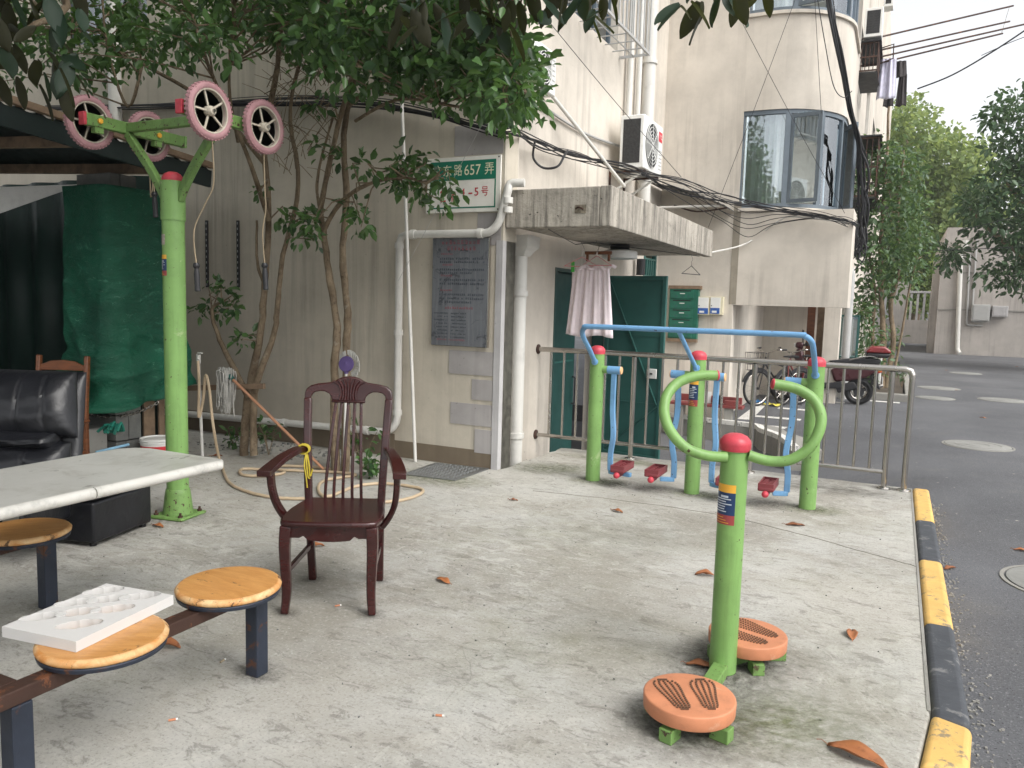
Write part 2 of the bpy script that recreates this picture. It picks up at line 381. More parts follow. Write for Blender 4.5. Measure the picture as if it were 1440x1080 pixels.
# ------------------------------------------------------------------ ground
ZL, ZP = -.13, -.38                # road / yard level, sunken entrance level (platform top is 0)
XS, YF, XC, YB = -3.32, 6.17, -3.15, 11.7     # side wall, facade, facade corner, back wall
pit_curve = [(-3.4, 11.75), (-2.45, 11.36), (-1.69, 11.19), (-1.5, 10.82), (-1.2, 10.35), (-.95, 9.6)]
def curve_y(x):
    if x <= pit_curve[0][0]: return pit_curve[0][1]
    for (a, b), (c, d) in zip(pit_curve, pit_curve[1:]):
        if x <= c: return b + (d - b) * (x - a) / (c - a)
    return pit_curve[-1][1]
def road_z(x, y):
    if y < 6.5 or x > .6: return ZL
    if x <= -.85:
        k = 1.0 if y - .1 < curve_y(x - .1) else 0.0
    else:
        k = max(0, min(1, (.6 - x) / 1.5)) * max(0, min(1, (10.6 - y) / 1.6)); k = k * k * (3 - 2 * k)
    return ZL + (ZP - ZL) * k
xs = [-70, -40, -20, -9, -5] + [-3.6 + i * .1 for i in range(47)] + [2, 3, 5, 9, 16, 30, 60, 110]
ys = [-60, -30, -12, -4, 0, 3] + [6 + i * .1 for i in range(66)] + [13.5, 15, 18, 22, 28, 36, 45, 60, 90, 160]
mb = MB(); nx = len(xs)
mb.v = [V((x, y, road_z(x, y))) for y in ys for x in xs]
mb.f = [(j * nx + i, j * nx + i + 1, (j + 1) * nx + i + 1, (j + 1) * nx + i) for j in range(len(ys) - 1) for i in range(nx - 1)]
tag(mb.build('road', M['asphalt']), kind='structure')

def jitter_line(a, b, step, amp):
    n = max(2, int((V(b) - V(a)).length / step)); a, b = V(a), V(b); nr = V((-(b - a).y, (b - a).x)).normalized()
    return [tuple(a + (b - a) * (i / n) + nr * rnd.uniform(-amp, amp)) for i in range(n)]
KI, KO = .22, .35
near_in = [(KI, 3.22), (.17, 2.81), (.03, 2.2), (-.35, 1.2), (-1.0, .1), (-2.2, -.9), (-4, -1.6), (-9, -2.2)]
near_out = [(KO, 3.17), (.32, 2.87), (.17, 2.15), (-.22, 1.12), (-.9, 0), (-2.15, -1.04), (-3.98, -1.75), (-9, -2.35)]
poly = [(KI - .004, 7.5)] + jitter_line((KI - .2, 7.5), (-3.05, 7.55), .12, .012) + jitter_line((-3.08, 7.52), (-3.13, 6.2), .1, .02)
poly += [(XC, YF - .002), (-9, YF - .002)] + list(reversed([(x - .004, y) for x, y in near_in]))
mb = MB().prism(poly, (0, 0, 0), (1, 0, 0), (0, 1, 0), (0, 0, 1), -.6, 0)
tag(mb.build('platform', M['concrete'], bevel=.012), kind='structure')

kerb = thing('kerb', None, None, (KI, 5, 0), kind='structure')
cuts = [7.5, 6.34, 5.31, 4.21, 3.19]
for i in range(4):
    y1, y0 = cuts[i] - .004, cuts[i + 1] + .004
    MB().rng(KI + .002, KO, y0, y1, -.5, .012).build('kerb_stone', M['kerb_y' if i % 2 == 0 else 'kerb_k'], kerb, bevel=.028, seg=4, smooth=True)
for i in range(0, len(near_in) - 1, 1):
    a, b, c, d = near_in[i], near_in[i + 1], near_out[i + 1], near_out[i]
    MB().prism([a, b, c, d], (0, 0, 0), (1, 0, 0), (0, 1, 0), (0, 0, 1), -.5, .012 - .001 * (i % 2)).build('kerb_stone', M['kerb_y' if i < 2 or i % 2 == 0 else 'kerb_k'], kerb, bevel=.025, seg=4, smooth=True)
# narrow mortar seam between slab and kerb
MB().rng(KI - .014, KI - .001, 3.25, 7.48, -.1, .0035).build('mortar_seam', M['kerb_plain'], kerb)

# low step that bounds the sunken entrance, white edge
step = thing('entrance_step', None, None, (-2, 11, ZL), kind='structure')
pc = spline([(x, y, 0) for x, y in pit_curve], 5)
MB().sweep([p + V((.1, .1, (ZL + ZP) / 2 - .02)) for p in pc], .36, .31).build('step_face', M['kerb_plain'], step)
MB().sweep([p + V((-.02, -.02, ZL + .03)) for p in pc], .09, .06).build('painted_edge', M['paint_white'], step)

# manhole covers
def manhole(px, py, r, label):
    c = P(px, py, z=ZL); c.z = ZL + .004
    o = thing('manhole_cover', label, 'manhole', c, group='manhole covers set in the road')
    MB().lathe([(r + .035, -.02), (r + .035, .003), (r + .012, .004), (r + .012, -.01)], n=40).build('frame', M['kerb_plain'], o, local=True)
    MB().lathe([(r, -.02), (r, .006), (r - .01, .009), (0, .009)], n=40).build('lid', M['manhole'], o, local=True, smooth=True)
    for q_ in (.35, .7): MB().tube([V((r * q_ * math.cos(a), r * q_ * math.sin(a), .009)) for a in [2 * math.pi * i / 36 for i in range(36)]], .005, 5, closed=True).build('ring_rib', M['manhole'], o, local=True)
    return o
manhole(1375, 627, .37, 'large pale round manhole cover in the road beyond the railing')
manhole(1512, 826, .36, 'pale round manhole cover beside the yellow and black kerb')
manhole(1410, 563, .4, 'pale manhole cover lying off by itself on the open lane')
manhole(1320, 546, .4, 'pale manhole cover on the lane near the leafy planter')
manhole(1315, 560, .32, 'small pale manhole cover just past the end of the railing')
manhole(1358, 525, .38, 'distant pale manhole cover before the low grey building')

def marking(pts, label):
    c = sum((V(p) for p in pts), V((0, 0, 0))) / len(pts)
    mb = MB().add([V((p[0], p[1], ZL + .004)) for p in pts], [tuple(range(len(pts)))])
    o = mb.build('road_marking', M['paint_white']); tag(o, kind='structure'); return o
marking([(-2.05, 11.9, 0), (-1.85, 11.9, 0), (-1.95, 14.3, 0), (-2.1, 14.3, 0)], '')
marking([(-1.9, 12.3, 0), (-1.2, 12.3, 0), (-1.2, 12.5, 0), (-1.9, 12.5, 0)], '')
marking([(-1.7, 13.6, 0), (-1.2, 13.6, 0), (-1.2, 13.8, 0), (-1.7, 13.8, 0)], '')
marking([(-1.2, 15.2, 0), (-.75, 15.2, 0), (-.75, 15.38, 0), (-1.2, 15.38, 0)], '')
marking([(-.35, 15.9, 0), (.15, 15.9, 0), (.15, 16.1, 0), (-.35, 16.1, 0)], '')
marking([(-1.68, 11.3, 0), (-1.3, 11.3, 0), (-1.28, 11.5, 0), (-1.66, 11.5, 0)], '')

# planter bed under the far osmanthus
bed = thing('planter_bed', None, None, (-.2, 19, ZL), kind='structure')
MB().prism([(-.95, 16.4), (.2, 16.4), (.22, 22), (-.95, 22)], (0, 0, 0), (1, 0, 0), (0, 1, 0), (0, 0, 1), ZL - .1, ZL + .1).build('soil', mat('dark_soil', S(74, 66, 56), .95, var=.4, vs_=12, bump=.6, bs=30), bed)
mk = MB(); mk.rng(-1.0, .32, 16.25, 16.39, ZL - .1, ZL + .14); mk.rng(.23, .35, 16.4, 22, ZL - .1, ZL + .14); mk.build('kerb_stone', M['kerb_plain'], bed, bevel=.02)
# ------------------------------------------------------------------ near apartment block
def wall_grid(mb, axis, c0, c1, u0, u1, z0, z1, openings=()):
    us = sorted({u0, u1, *[o[0] for o in openings], *[o[1] for o in openings]}); zs = sorted({z0, z1, *[o[2] for o in openings], *[o[3] for o in openings]})
    for a, b in zip(us, us[1:]):
        for c, d in zip(zs, zs[1:]):
            if any(o[0] <= a and b <= o[1] and o[2] <= c and d <= o[3] for o in openings): continue
            if axis == 'x': mb.rng(c0, c1, a, b, c, d)
            else: mb.rng(a, b, c0, c1, c, d)
    return mb

bld = thing('apartment_building', 'cream rendered apartment block with recessed entrance under a concrete canopy', 'building', (-5, YF, 0))
D0, D1 = P(781, 376, x=XS).y, P(853, 385, x=XS).y      # doorway on the side wall
DM = (D0 + D1) / 2; DZ = 1.9
w0, w1 = P(818.5, 32.6, x=XS), P(870, 83, x=XS)        # caged window above
wz = (w0.z + w1.z) / 2
# facade: window openings high up
fo = [(-9.0, -7.6, 4.35, 5.9), (-6.9, -5.6, 4.6, 5.9), (-8.8, -7.4, 7.4, 8.9), (-6.6, -5.2, 7.4, 8.9)]
wall_grid(MB(), 'y', YF, YF + .25, -14, XC, -.4, 13, fo).build('facade_wall', M['wall'], bld)
so = [(D0, D1, ZP - .1, DZ), (7.45, w1.y - .05, wz + .05, wz + 1.5), (YB - .75, YB - .12, 1.93, 2.3)]
wall_grid(MB(), 'x', XS - .25, XS, YF + .25, YB, -.6, 13, so).build('side_wall', M['wall_wing'], bld)
wall_grid(MB(), 'y', YB, YB + .25, XS - .25, -2.17, -.6, 13).build('back_wall', M['wall_wing'], bld)
MB().rng(-14, XC + .6, YF + .3, YB, 13, 13.2).build('roof_slab', M['canopy'], bld)
# corner pilaster strip, black gap, damp band and grey patches
MB().rng(XC - .06, XC + .004, YF - .012, YF + .06, 0, 2.05).build('corner_strip', M['strip'], bld)
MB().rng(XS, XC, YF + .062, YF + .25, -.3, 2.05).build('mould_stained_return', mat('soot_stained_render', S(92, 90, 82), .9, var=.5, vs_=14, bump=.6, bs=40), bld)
MB().rng(XS, XC + .001, YF + .251, YF + .262, 2.052, 13).build('corner_return', M['wall_wing'], bld)
MB().rng(-9, -4.27, YF - .006, YF - .0005, 0, .22).build('damp_band', M['dado'], bld)
MB().rng(-4.27, XC - .065, YF - .004, YF - .0005, 0, .16).build('damp_band', M['dado'], bld)
for (a, b, c, d) in [(632, 492, 704, 530), (664, 533, 702, 565), (634, 565, 702, 602), (668, 603, 700, 640)]:
    p, q = P(a, b, y=YF), P(c, d, y=YF)
    MB().rng(p.x, min(q.x, XC - .065), YF - .0065, YF - .001, max(.003, q.z), p.z).build('paint_patch', M['patch'], bld)
for (a, b, c, d) in [(672, 300, 706, 330), (688, 330, 706, 345), (640, 178, 712, 215), (690, 150, 712, 180)]:
    p, q = P(a, b, y=YF), P(c, d, y=YF)
    MB().rng(p.x, min(q.x, XC - .02), YF - .0045, YF - .001, q.z, p.z).build('paint_patch', M['patch'], bld)
MB().rng(-14, -8.2, YF - .004, YF - .001, 2.2, 2.6)
# windows of the facade
def plain_window(x0, x1, z0, z1, par, yf, n=2):
    w_ = MB(); wdt = .05
    for a, b, c, d in ((x0, x1, z0, z0 + wdt), (x0, x1, z1 - wdt, z1), (x0, x0 + wdt, z0 + wdt, z1 - wdt), (x1 - wdt, x1, z0 + wdt, z1 - wdt)): w_.rng(a, b, yf + .08, yf + .13, c, d)
    for k in range(1, n): xx = x0 + (x1 - x0) * k / n; w_.rng(xx - .025, xx + .025, yf + .081, yf + .129, z0 + wdt, z1 - wdt)
    wf = w_.build('window', M['alu'], par)
    for k in range(n):
        MB().rng(x0 + (x1 - x0) * k / n + .03, x0 + (x1 - x0) * (k + 1) / n - .03, yf + .1, yf + .106, z0 + .04, z1 - .04).build('pane', M['glass'], wf)
    cur = MB(); pts = [V((x0 + .1 + (x1 - x0 - .2) * i / 40, yf + .3 + .03 * math.sin(i * 1.3), z0 + .02)) for i in range(41)]
    cur.add(pts + [p + V((0, 0, z1 - z0 - .05)) for p in pts], [(i, i + 1, i + 42, i + 41) for i in range(40)])
    cur.build('curtain', M['curtain'], wf)
M['curtain'] = mat('pale_curtain', S(214, 212, 204), .9, var=.1)
for a, b, c, d in fo: plain_window(a, b, c, d, bld, YF)
# dark room behind the facade and the stairwell behind the door
MB().rng(-9.4, -4.6, YF + .9, YF + .95, 3.8, 10).build('room_wall', M['dado'], bld)
MB().rng(XS - 1.6, XS - 1.55, YF + .5, YB - .2, ZP - .1, 2.8).build('stairwell_wall', M['wall_far'], bld)
MB().rng(XS - 1.55, XS - .25, YF + .5, YB - .2, ZP - .12, ZP - .02).build('stairwell_floor', M['kerb_plain'], bld)
for k in range(6): MB().rng(XS - 1.5, XS - .4, D1 - .3 - k * .28 - .28, D1 - .3 - k * .28, ZP - .02, ZP + .14 + k * .16).build('stair_step', M['kerb_plain'], bld)

# entrance canopy
cy0 = YF + .03; cx = P(857, 318, y=cy0).x; cz0, cz1 = 2.16, 2.49; cy1 = P(1000, 358, x=cx).y
can = MB(); n = 14
top = []
can.rng(XC + .004, cx, cy0, cy1, cz0 + .02, cz1 - .02)
cano = can.build('canopy', M['canopy'], bld, bevel=.012)
lip = MB(); lip.rng(cx - .09, cx + .008, cy0 - .008, cy1 + .008, cz0, cz1); lip.build('canopy_lip', M['canopy'], cano, bevel=.008)
lip = MB(); lip.rng(XC + .006, cx - .092, cy0 - .006, cy0 + .1, cz0, cz1 - .003); lip.build('canopy_lip', M['canopy'], cano, bevel=.008)
p = P(817, 294, y=cy0)
MB().rng(p.x - .05, p.x + .05, cy0 - .0105, cy0 - .007, p.z - .035, p.z + .035).build('broken_patch', mat('raw_broken_concrete', S(120, 112, 98), .9, var=.6, vs_=30, bump=.8, bs=40), cano)
MB().tube(spline([p + V((-.04, -.02, 0)), p + V((-.01, -.03, .012)), p + V((.03, -.025, -.005))], 4), .008, 6).build('rebar', M['rust'], cano)

# double door: left leaf shut in the side wall, right leaf swung open
M['door_shade'] = mat('green_door_paint_shaded', S(32, 66, 62), .45, var=.14, vs_=2, streak=.3, bump=.08, bs=20)  # same paint as the open leaf, darkened to stand in for canopy shade
dl = MB().rng(XS - .12, XS - .07, D0 + .05, DM, ZP, DZ - .04).build('door', M['door_shade'], bld, bevel=.004)
MB().rng(XS - .068, XS - .055, D0 + .12, DM - .08, .85, .87).build('rail', M['door'], dl)
MB().tube([(XS - .05, DM - .1, .35), (XS - .01, DM - .1, .36), (XS - .01, DM - .1, .66), (XS - .05, DM - .1, .67)], .011, 6).build('handle', M['dark'], dl)
fr = MB(); fr.rng(XS - .15, XS + .01, D0, D0 + .045, ZP, DZ); fr.rng(XS - .15, XS + .01, D1 - .045, D1, ZP, DZ); fr.rng(XS - .15, XS + .01, D0 + .045, D1 - .045, DZ - .04, DZ)
fr.build('door_frame', M['door_shade'], bld, bevel=.003)
hx, hy = XS + .03, D1 - .03; tip = V((-2.49, D1 - .16)); dv = (tip - V((hx, hy))).normalized(); nv = V((-dv.y, dv.x)); LW = (tip - V((hx, hy))).length
def dp(a, t, z): return V((hx + dv.x * a + nv.x * t, hy + dv.y * a + nv.y * t, z))
def dbox(mb_, a0, a1, t0, t1, z0, z1): mb_.add([dp(a, t_, z) for z in (z0, z1) for t_ in (t0, t1) for a in (a0, a1)], [(0, 2, 3, 1), (4, 5, 7, 6), (0, 1, 5, 4), (2, 6, 7, 3), (0, 4, 6, 2), (1, 3, 7, 5)]); return mb_
leaf = dbox(MB(), 0, LW, -.012, .012, ZP + .01, 1.88).build('door', M['door'], bld, bevel=.003)
e = MB()
for a0, a1, z0, z1 in ((0, .05, ZP + .01, 1.88), (LW - .05, LW, ZP + .01, 1.88), (.05, LW - .05, 1.83, 1.88), (.05, LW - .05, ZP + .01, ZP + .06)): dbox(e, a0, a1, -.03, -.012, z0, z1)
e.build('edge_frame', M['door'], leaf, bevel=.003)
for z in (1.15, .32): dbox(MB(), .05, LW - .05, -.02, -.0125, z, z + .012).build('rail', M['door'], leaf)
bA, bB = (.06, 1.8), (LW - .06, .32)
MB().sweep([dp(bA[0], -.022, bA[1]), dp(bB[0], -.022, bB[1])], .012, .035, up=(-dv.y, dv.x, 0)).build('brace', M['door'], leaf)
MB().sweep([dp(bB[0], -.022, .3), dp(.06, -.022, ZP + .1)], .012, .035, up=(-dv.y, dv.x, 0)).build('brace', M['door'], leaf)
dbox(MB(), LW - .2, LW - .07, -.05, -.0305, .64, .76).build('lock', M['white'], leaf, bevel=.006)
dbox(MB(), LW - .15, LW - .12, -.06, -.0505, .69, .71).build('lock_knob', M['dark'], leaf)
MB().cyl(dp(LW - .16, -.012, .92), dp(LW - .16, -.03, .92), .018, 12).build('keyhole', M['steel'], leaf)
# small grilled vent beyond the door
vy0, vy1 = YB - .75, YB - .12
v_ = MB()
for a, b, c, d in ((vy0, vy1, 1.93, 1.97), (vy0, vy1, 2.26, 2.3), (vy0, vy0 + .05, 1.97, 2.26), (vy1 - .05, vy1, 1.97, 2.26)): v_.rng(XS - .05, XS + .012, a, b, c, d)
v_.rng(XS - .03, XS + .01, vy0 + .05, vy1 - .05, 2.19, 2.215)
for k in range(1, 5): yy = vy0 + .05 + (vy1 - vy0 - .1) * k / 5; v_.rng(XS - .02, XS + .008, yy - .018, yy + .018, 1.97, 2.19)
vent = v_.build('vent_grille', M['door'], bld)
MB().rng(XS - .2, XS - .19, vy0, vy1, 1.93, 2.3).build('pane', M['white'], vent)

# caged upper window on the side wall
win = MB()
for k in range(5):
    yy = 7.45 + (w1.y - .05 - 7.45) * k / 4; win.rng(XS - .15, XS - .1, yy - .03, yy + .03, wz + .05, wz + 1.5)
win.rng(XS - .15, XS - .1, 7.45, w1.y - .05, wz + .05, wz + .12)
wo_ = win.build('window', M['alu'], bld)
MB().rng(XS - .13, XS - .125, 7.45, w1.y - .05, wz + .05, wz + 1.5).build('pane', M['glass'], wo_)
MB().rng(XS - .9, XS - .85, 6.6, 10.6, wz - .3, wz + 2.2).build('room_wall', M['curtain'], bld)
cx1 = P(914, 77.6, z=wz).x
cage = thing('window_cage', 'white steel burglar cage over the upper window above the canopy', 'window cage', (XS, (7.4 + w1.y) / 2, wz))
b_ = 7.35; e_ = w1.y
fr = MB()
for z in (wz, wz + .75, wz + 1.5):
    fr.sweep([(XS + .012, b_, z), (cx1, b_, z), (cx1, e_, z), (XS + .012, e_, z)], .025, .03)
fr.build('frame', M['pvc_grey'], cage)
nb = 17
for k in range(nb + 1):
    yy = b_ + (e_ - b_) * k / nb; MB().cyl((cx1, yy, wz + .016), (cx1, yy, wz + 1.485), .009, 6).build('bar', M['pvc_grey'], cage)
for k in range(1, 5): MB().cyl((XS + (cx1 - XS) * k / 5, e_, wz + .016), (XS + (cx1 - XS) * k / 5, e_, wz + 1.485), .009, 6).build('bar', M['pvc_grey'], cage)
for k in range(1, 8):
    yy = b_ + (e_ - b_) * k / 8; MB().cyl((XS + .012, yy, wz - .004), (cx1, yy, wz - .004), .008, 6).build('floor_bar', M['pvc_grey'], cage)
MB().cyl(((XS + cx1) / 2, b_, wz - .004), ((XS + cx1) / 2, e_, wz - .004), .008, 6).build('floor_bar', M['pvc_grey'], cage)

# ------------------------------------------------------------------ wing with rounded corner
wing = thing('apartment_wing', 'cream wing with a rounded corner and blue grey curved windows above the bicycle bay', 'building', (-1.4, YB, ZL))
WX0, WX1, WR = -2.17, -.85, 1.0
def wing_path(off=0, y_end=36, x0=None):
    cxx, cyy = WX1 - WR, YB + WR; r = WR + off; pts = [V((WX0 if x0 is None else x0, YB - off, 0)), V((cxx, YB - off, 0))]
    pts += [V((cxx + r * math.sin(a), cyy - r * math.cos(a), 0)) for a in [R(7.5 * k) for k in range(1, 13)]]
    return pts + [V((WX1 + off, y_end, 0))]
def ribbon(name, path_out, path_in, z0, z1, mat_, par):
    n = len(path_out); mb = MB(); vs = []
    for a, b in zip(path_out, path_in): vs += [V((a.x, a.y, z0)), V((a.x, a.y, z1)), V((b.x, b.y, z1)), V((b.x, b.y, z0))]
    fs = [(i * 4 + k, (i + 1) * 4 + k, (i + 1) * 4 + (k + 1) % 4, i * 4 + (k + 1) % 4) for i in range(n - 1) for k in range(4)] + [(0, 1, 2, 3), tuple((n - 1) * 4 + k for k in (3, 2, 1, 0))]
    return mb.add(vs, fs).build(name, mat_, par, smooth=True, sharp=25)
WZ = [1.57, P(1042, 293, y=YB).z, P(1042, 157, y=YB).z, P(1075, 18, y=YB).z]
wz0, wz1, wz2 = WZ[1], WZ[2], WZ[3]; FH = wz2 - wz0
po, pi_ = wing_path(-.06, 14.2), wing_path(-.3, 14.2)
lw = MB(); lw.rng(WX0, -.63, YB, YB + .24, WZ[0], wz0 - .047); lw.rng(-.87, -.63, YB + .24, 12.4, WZ[0], wz0 - .047); lw.build('lower_wall', M['wall_wing'], wing)
MB().rng(WX0 - .06, WX0 + .04, YB - .004, YB - .0005, WZ[0] + .01, wz0 + .1).build('damp_stain_strip', wallmat('damp_stained_render', S(158, 150, 136), .9, .9), wing)
so_, si_ = wing_path(.04, 13.9), wing_path(-.25, 13.9)
levels = [(wz0, wz1), (wz2, wz2 + wz1 - wz0), (wz2 + FH, wz2 + FH + wz1 - wz0)]
po2, pi2 = wing_path(0, 14.2), wing_path(-.24, 14.2)
for k, (a, b) in enumerate(levels):
    nxt = levels[k + 1][0] if k < 2 else b + 2
    ribbon('sill', so_, si_, a - .045, a, M['wall_wing'], wing)
    ribbon('wall_band', po2, pi2, b, nxt - .046, M['wall_wing'], wing)
    # glazing ring
    W0 = P(1042, 200, y=YB).x; gp = wing_path(-.05, 13.6, W0); cum = [0]
    for p_, q_ in zip(gp, gp[1:]): cum.append(cum[-1] + (q_ - p_).length)
    def at_s(s_):
        for i in range(len(gp) - 1):
            if s_ <= cum[i + 1] or i == len(gp) - 2:
                t_ = (s_ - cum[i]) / (cum[i + 1] - cum[i]); d_ = (gp[i + 1] - gp[i]).normalized(); return gp[i] + (gp[i + 1] - gp[i]) * t_, d_
    L_ = cum[-1]; cols = [0, .62, 1.12, 1.62, 2.1, 2.6, L_]
    ring = MB(); gpt = [at_s(L_ * i / 40)[0] for i in range(41)]
    ring.sweep([p_ + V((0, 0, a + .03)) for p_ in gpt], .06, .06)
    if W0 > WX0: wl = MB().rng(WX0, W0 - .03, YB, YB + .24, a, b); wl.build('wall_pier', M['wall_wing'], wing)
    wobj = ring.build('window', M['alu'], wing); MB().sweep([p_ + V((0, 0, b - .03)) for p_ in gpt], .06, .06).build('head_frame', M['alu'], wobj)
    for s_ in cols:
        p_, d_ = at_s(min(s_, L_)); MB().sweep([p_ + V((0, 0, a + .06)), p_ + V((0, 0, b - .06))], .06, .07, up=d_).build('mullion', M['alu'], wobj)
    for j in range(len(cols) - 1):
        opened = (k == 0 and j in (1, 3)) or (k == 1 and j == 1)
        p0, p1 = at_s(cols[j] + .03)[0], at_s(cols[j + 1] - .03)[0]
        if opened:
            pm, d_ = at_s(cols[j] + .04 if not (k == 0 and j == 3) else cols[j + 1] - .04)
            ang = R(-32) if not (k == 0 and j == 3) else R(206)
            d3 = Matrix.Rotation(ang, 3, 'Z') @ d_
            p0, p1 = pm, pm + d3 * (cols[j + 1] - cols[j] - .06)
            fr = MB(); zz0, zz1 = a + .07, b - .07; dd = (p1 - p0).normalized(); un = V((-dd.y, dd.x, 0))
            fr.sweep([p0 + V((0, 0, zz0 + .025)), p1 + V((0, 0, zz0 + .025))], .04, .05); fr.sweep([p0 + V((0, 0, zz1 - .025)), p1 + V((0, 0, zz1 - .025))], .04, .05)
            fr.sweep([p0 + dd * .025 + V((0, 0, zz0 + .05)), p0 + dd * .025 + V((0, 0, zz1 - .05))], .04, .05, up=dd); fr.sweep([p1 - dd * .025 + V((0, 0, zz0 + .05)), p1 - dd * .025 + V((0, 0, zz1 - .05))], .04, .05, up=dd)
            fr.build('open_sash', M['alu'], wobj)
            p0, p1 = p0 + dd * .04, p1 - dd * .04
        gz0, gz1 = a + .055, b - .055; nrm = (p1 - p0).cross(V((0, 0, 1))).normalized() * .003
        seg_n = 1 if opened else 4; q0 = [p0 + (p1 - p0) * t_ / seg_n if opened else at_s(cols[j] + .03 + (cols[j + 1] - cols[j] - .06) * t_ / seg_n)[0] for t_ in range(seg_n + 1)]
        g_ = MB(); g_.sweep([q + V((0, 0, (gz0 + gz1) / 2)) for q in q0], .006, gz1 - gz0); g_.build('pane', M['glass'], wobj)
# room behind the curved windows: pale back wall, curtains and floor slabs
for k, (a, b) in enumerate(levels):
    MB().rng(WX0 - .05, WX1 - .3, YB + 1.5, YB + 1.55, a - .4, b + .3).build('room_wall', M['curtain'], wing)
    ribbon('floor_slab', wing_path(-.26, 13.5), [V((WX0 + .02, YB + 1.48 + i * .001, 0)) for i in range(len(po))], a - .5, a - .42, M['curtain'], wing)
    cp = [at_s(.05 + i * .022)[0] + V((0, .16 + .025 * math.sin(i * 1.25), 0)) for i in range(24)]
    cu = MB(); cu.add([p_ + V((0, 0, a)) for p_ in cp] + [p_ + V((0, 0, b)) for p_ in cp], [(i, i + 1, i + 25, i + 24) for i in range(23)]); cu.build('curtain', M['curtain'], wing)
# bicycle bay under the wing
MB().add([(-2.06, YB + .26, 0)], [])
bay = MB(); bay.prism([(WX0 - .2, YB + .251), (WX0 - .09, YB + .251), (-2.32, 15.7), (-2.5, 15.7)], (0, 0, 0), (1, 0, 0), (0, 1, 0), (0, 0, 1), ZL - .3, WZ[0] + .2)
bay.build('bay_side_wall', M['wall_wing'], wing)
MB().rng(-2.5, -.95, 15.7, 15.9, ZL - .3, WZ[0] + .4).build('bay_back_wall', M['wall_wing'], wing)
MB().rng(WX0 - .09, WX1 - .3, YB + .26, 13.1, WZ[0] + .06, WZ[0] + .2).build('bay_ceiling', M['wall_wing'], wing)
xa, xb = P(1157, 480, y=15.1).x, P(1180, 480, y=15.1).x
MB().rng(xa, xb, 15.05, 15.3, ZL - .1, WZ[0] + .055).build('pillar', M['wall_wing'], wing, bevel=.01)
# side of the long block going back
SX = -1.05
lo = [(17.5, 19.2, 3.0, 4.4), (21.5, 23.2, 3.0, 4.4), (26, 28, 3.0, 4.4), (17.5, 19.2, 5.9, 7.3), (21.5, 23.2, 5.9, 7.3), (26, 28, 5.9, 7.3), (17.5, 19.2, 8.7, 10.1)]
wall_grid(MB(), 'x', SX - .25, SX, 14.2, 48, -.6, 13, lo + [(14.2, 16.35, -.6, 1.75)]).build('long_side_wall', M['wall_wing'], wing)
MB().rng(SX + .001, WX1 - .001, 14.205, 14.4, WZ[0] + .2, 13).build('wing_return', M['wall_wing'], wing)
MB().rng(SX - 1.2, SX - 1.15, 14.3, 30, 2, 11).build('room_wall', M['dado'], wing)
for a, b, c, d in lo:
    f_ = MB()
    for y0, y1, z0, z1 in ((a, b, c, c + .06), (a, b, d - .06, d), (a, a + .06, c + .06, d - .06), (b - .06, b, c + .06, d - .06), ((a + b) / 2 - .03, (a + b) / 2 + .03, c + .06, d - .06)): f_.rng(SX - .14, SX - .09, y0, y1, z0, z1)
    wf = f_.build('window', M['alu'], wing); MB().rng(SX - .12, SX - .115, a + .05, b - .05, c + .05, d - .05).build('pane', M['glass'], wf)

# ------------------------------------------------------------------ far low building, yard wall and gate
FY = P(1310, 497, z=ZL).y
far = thing('grey_low_building', 'low grey concrete building with a sloped cut corner and wall mounted pipes', 'building', (6, FY, ZL))
fx0 = P(1313, 497, y=FY).x; zt = P(1333, 320, y=FY).z; zs_ = P(1318, 350, y=FY).z
MB().prism([(fx0, ZL - .3), (26, ZL - .3), (26, zt), (P(1333, 320, y=FY).x, zt), (fx0, zs_)], (0, FY, 0), (1, 0, 0), (0, 0, 1), (0, 1, 0), 0, 9).build('wall', M['wall_far'], far)
for py in (383, 436):
    z = P(1370, py, y=FY).z; MB().rng(fx0 - .01, 26, FY - .04, FY - .001, z - .03, z + .02).build('ledge', M['kerb_plain'], far)
for px in (1300, 1306):
    p = P(px, 430, y=FY + 1.5); MB().rng(fx0 - .25, fx0 - .001, FY + .4 + (1306 - px) * .12, FY + .8 + (1306 - px) * .12, ZL - .3, zs_ - .4).build('pilaster', M['wall_far'], far)
yw = thing('yard_wall', 'pale low wall topped with white concrete bars at the end of the lane', 'wall', (0, FY + 12, ZL))
yy = FY + 12; zA = P(1285, 450, y=yy).z; zB = P(1285, 409, y=yy).z
MB().rng(-1.5, 6, yy, yy + .25, ZL - .3, zA).build('base_wall', M['wall_far'], yw)
MB().rng(-1.5, 6, yy - .02, yy + .2, zB - .12, zB).build('coping', M['strip'], yw)
for k in range(22): MB().rng(-1.4 + k * .33, -1.28 + k * .33, yy + .02, yy + .14, zA, zB - .12).build('bar', M['strip'], yw)
MB().rng(P(1262, 440, y=yy).x - .3, P(1275, 440, y=yy).x, yy - .12, yy + .3, ZL - .3, zB + .5).build('gate_pier', M['wall_far'], yw)
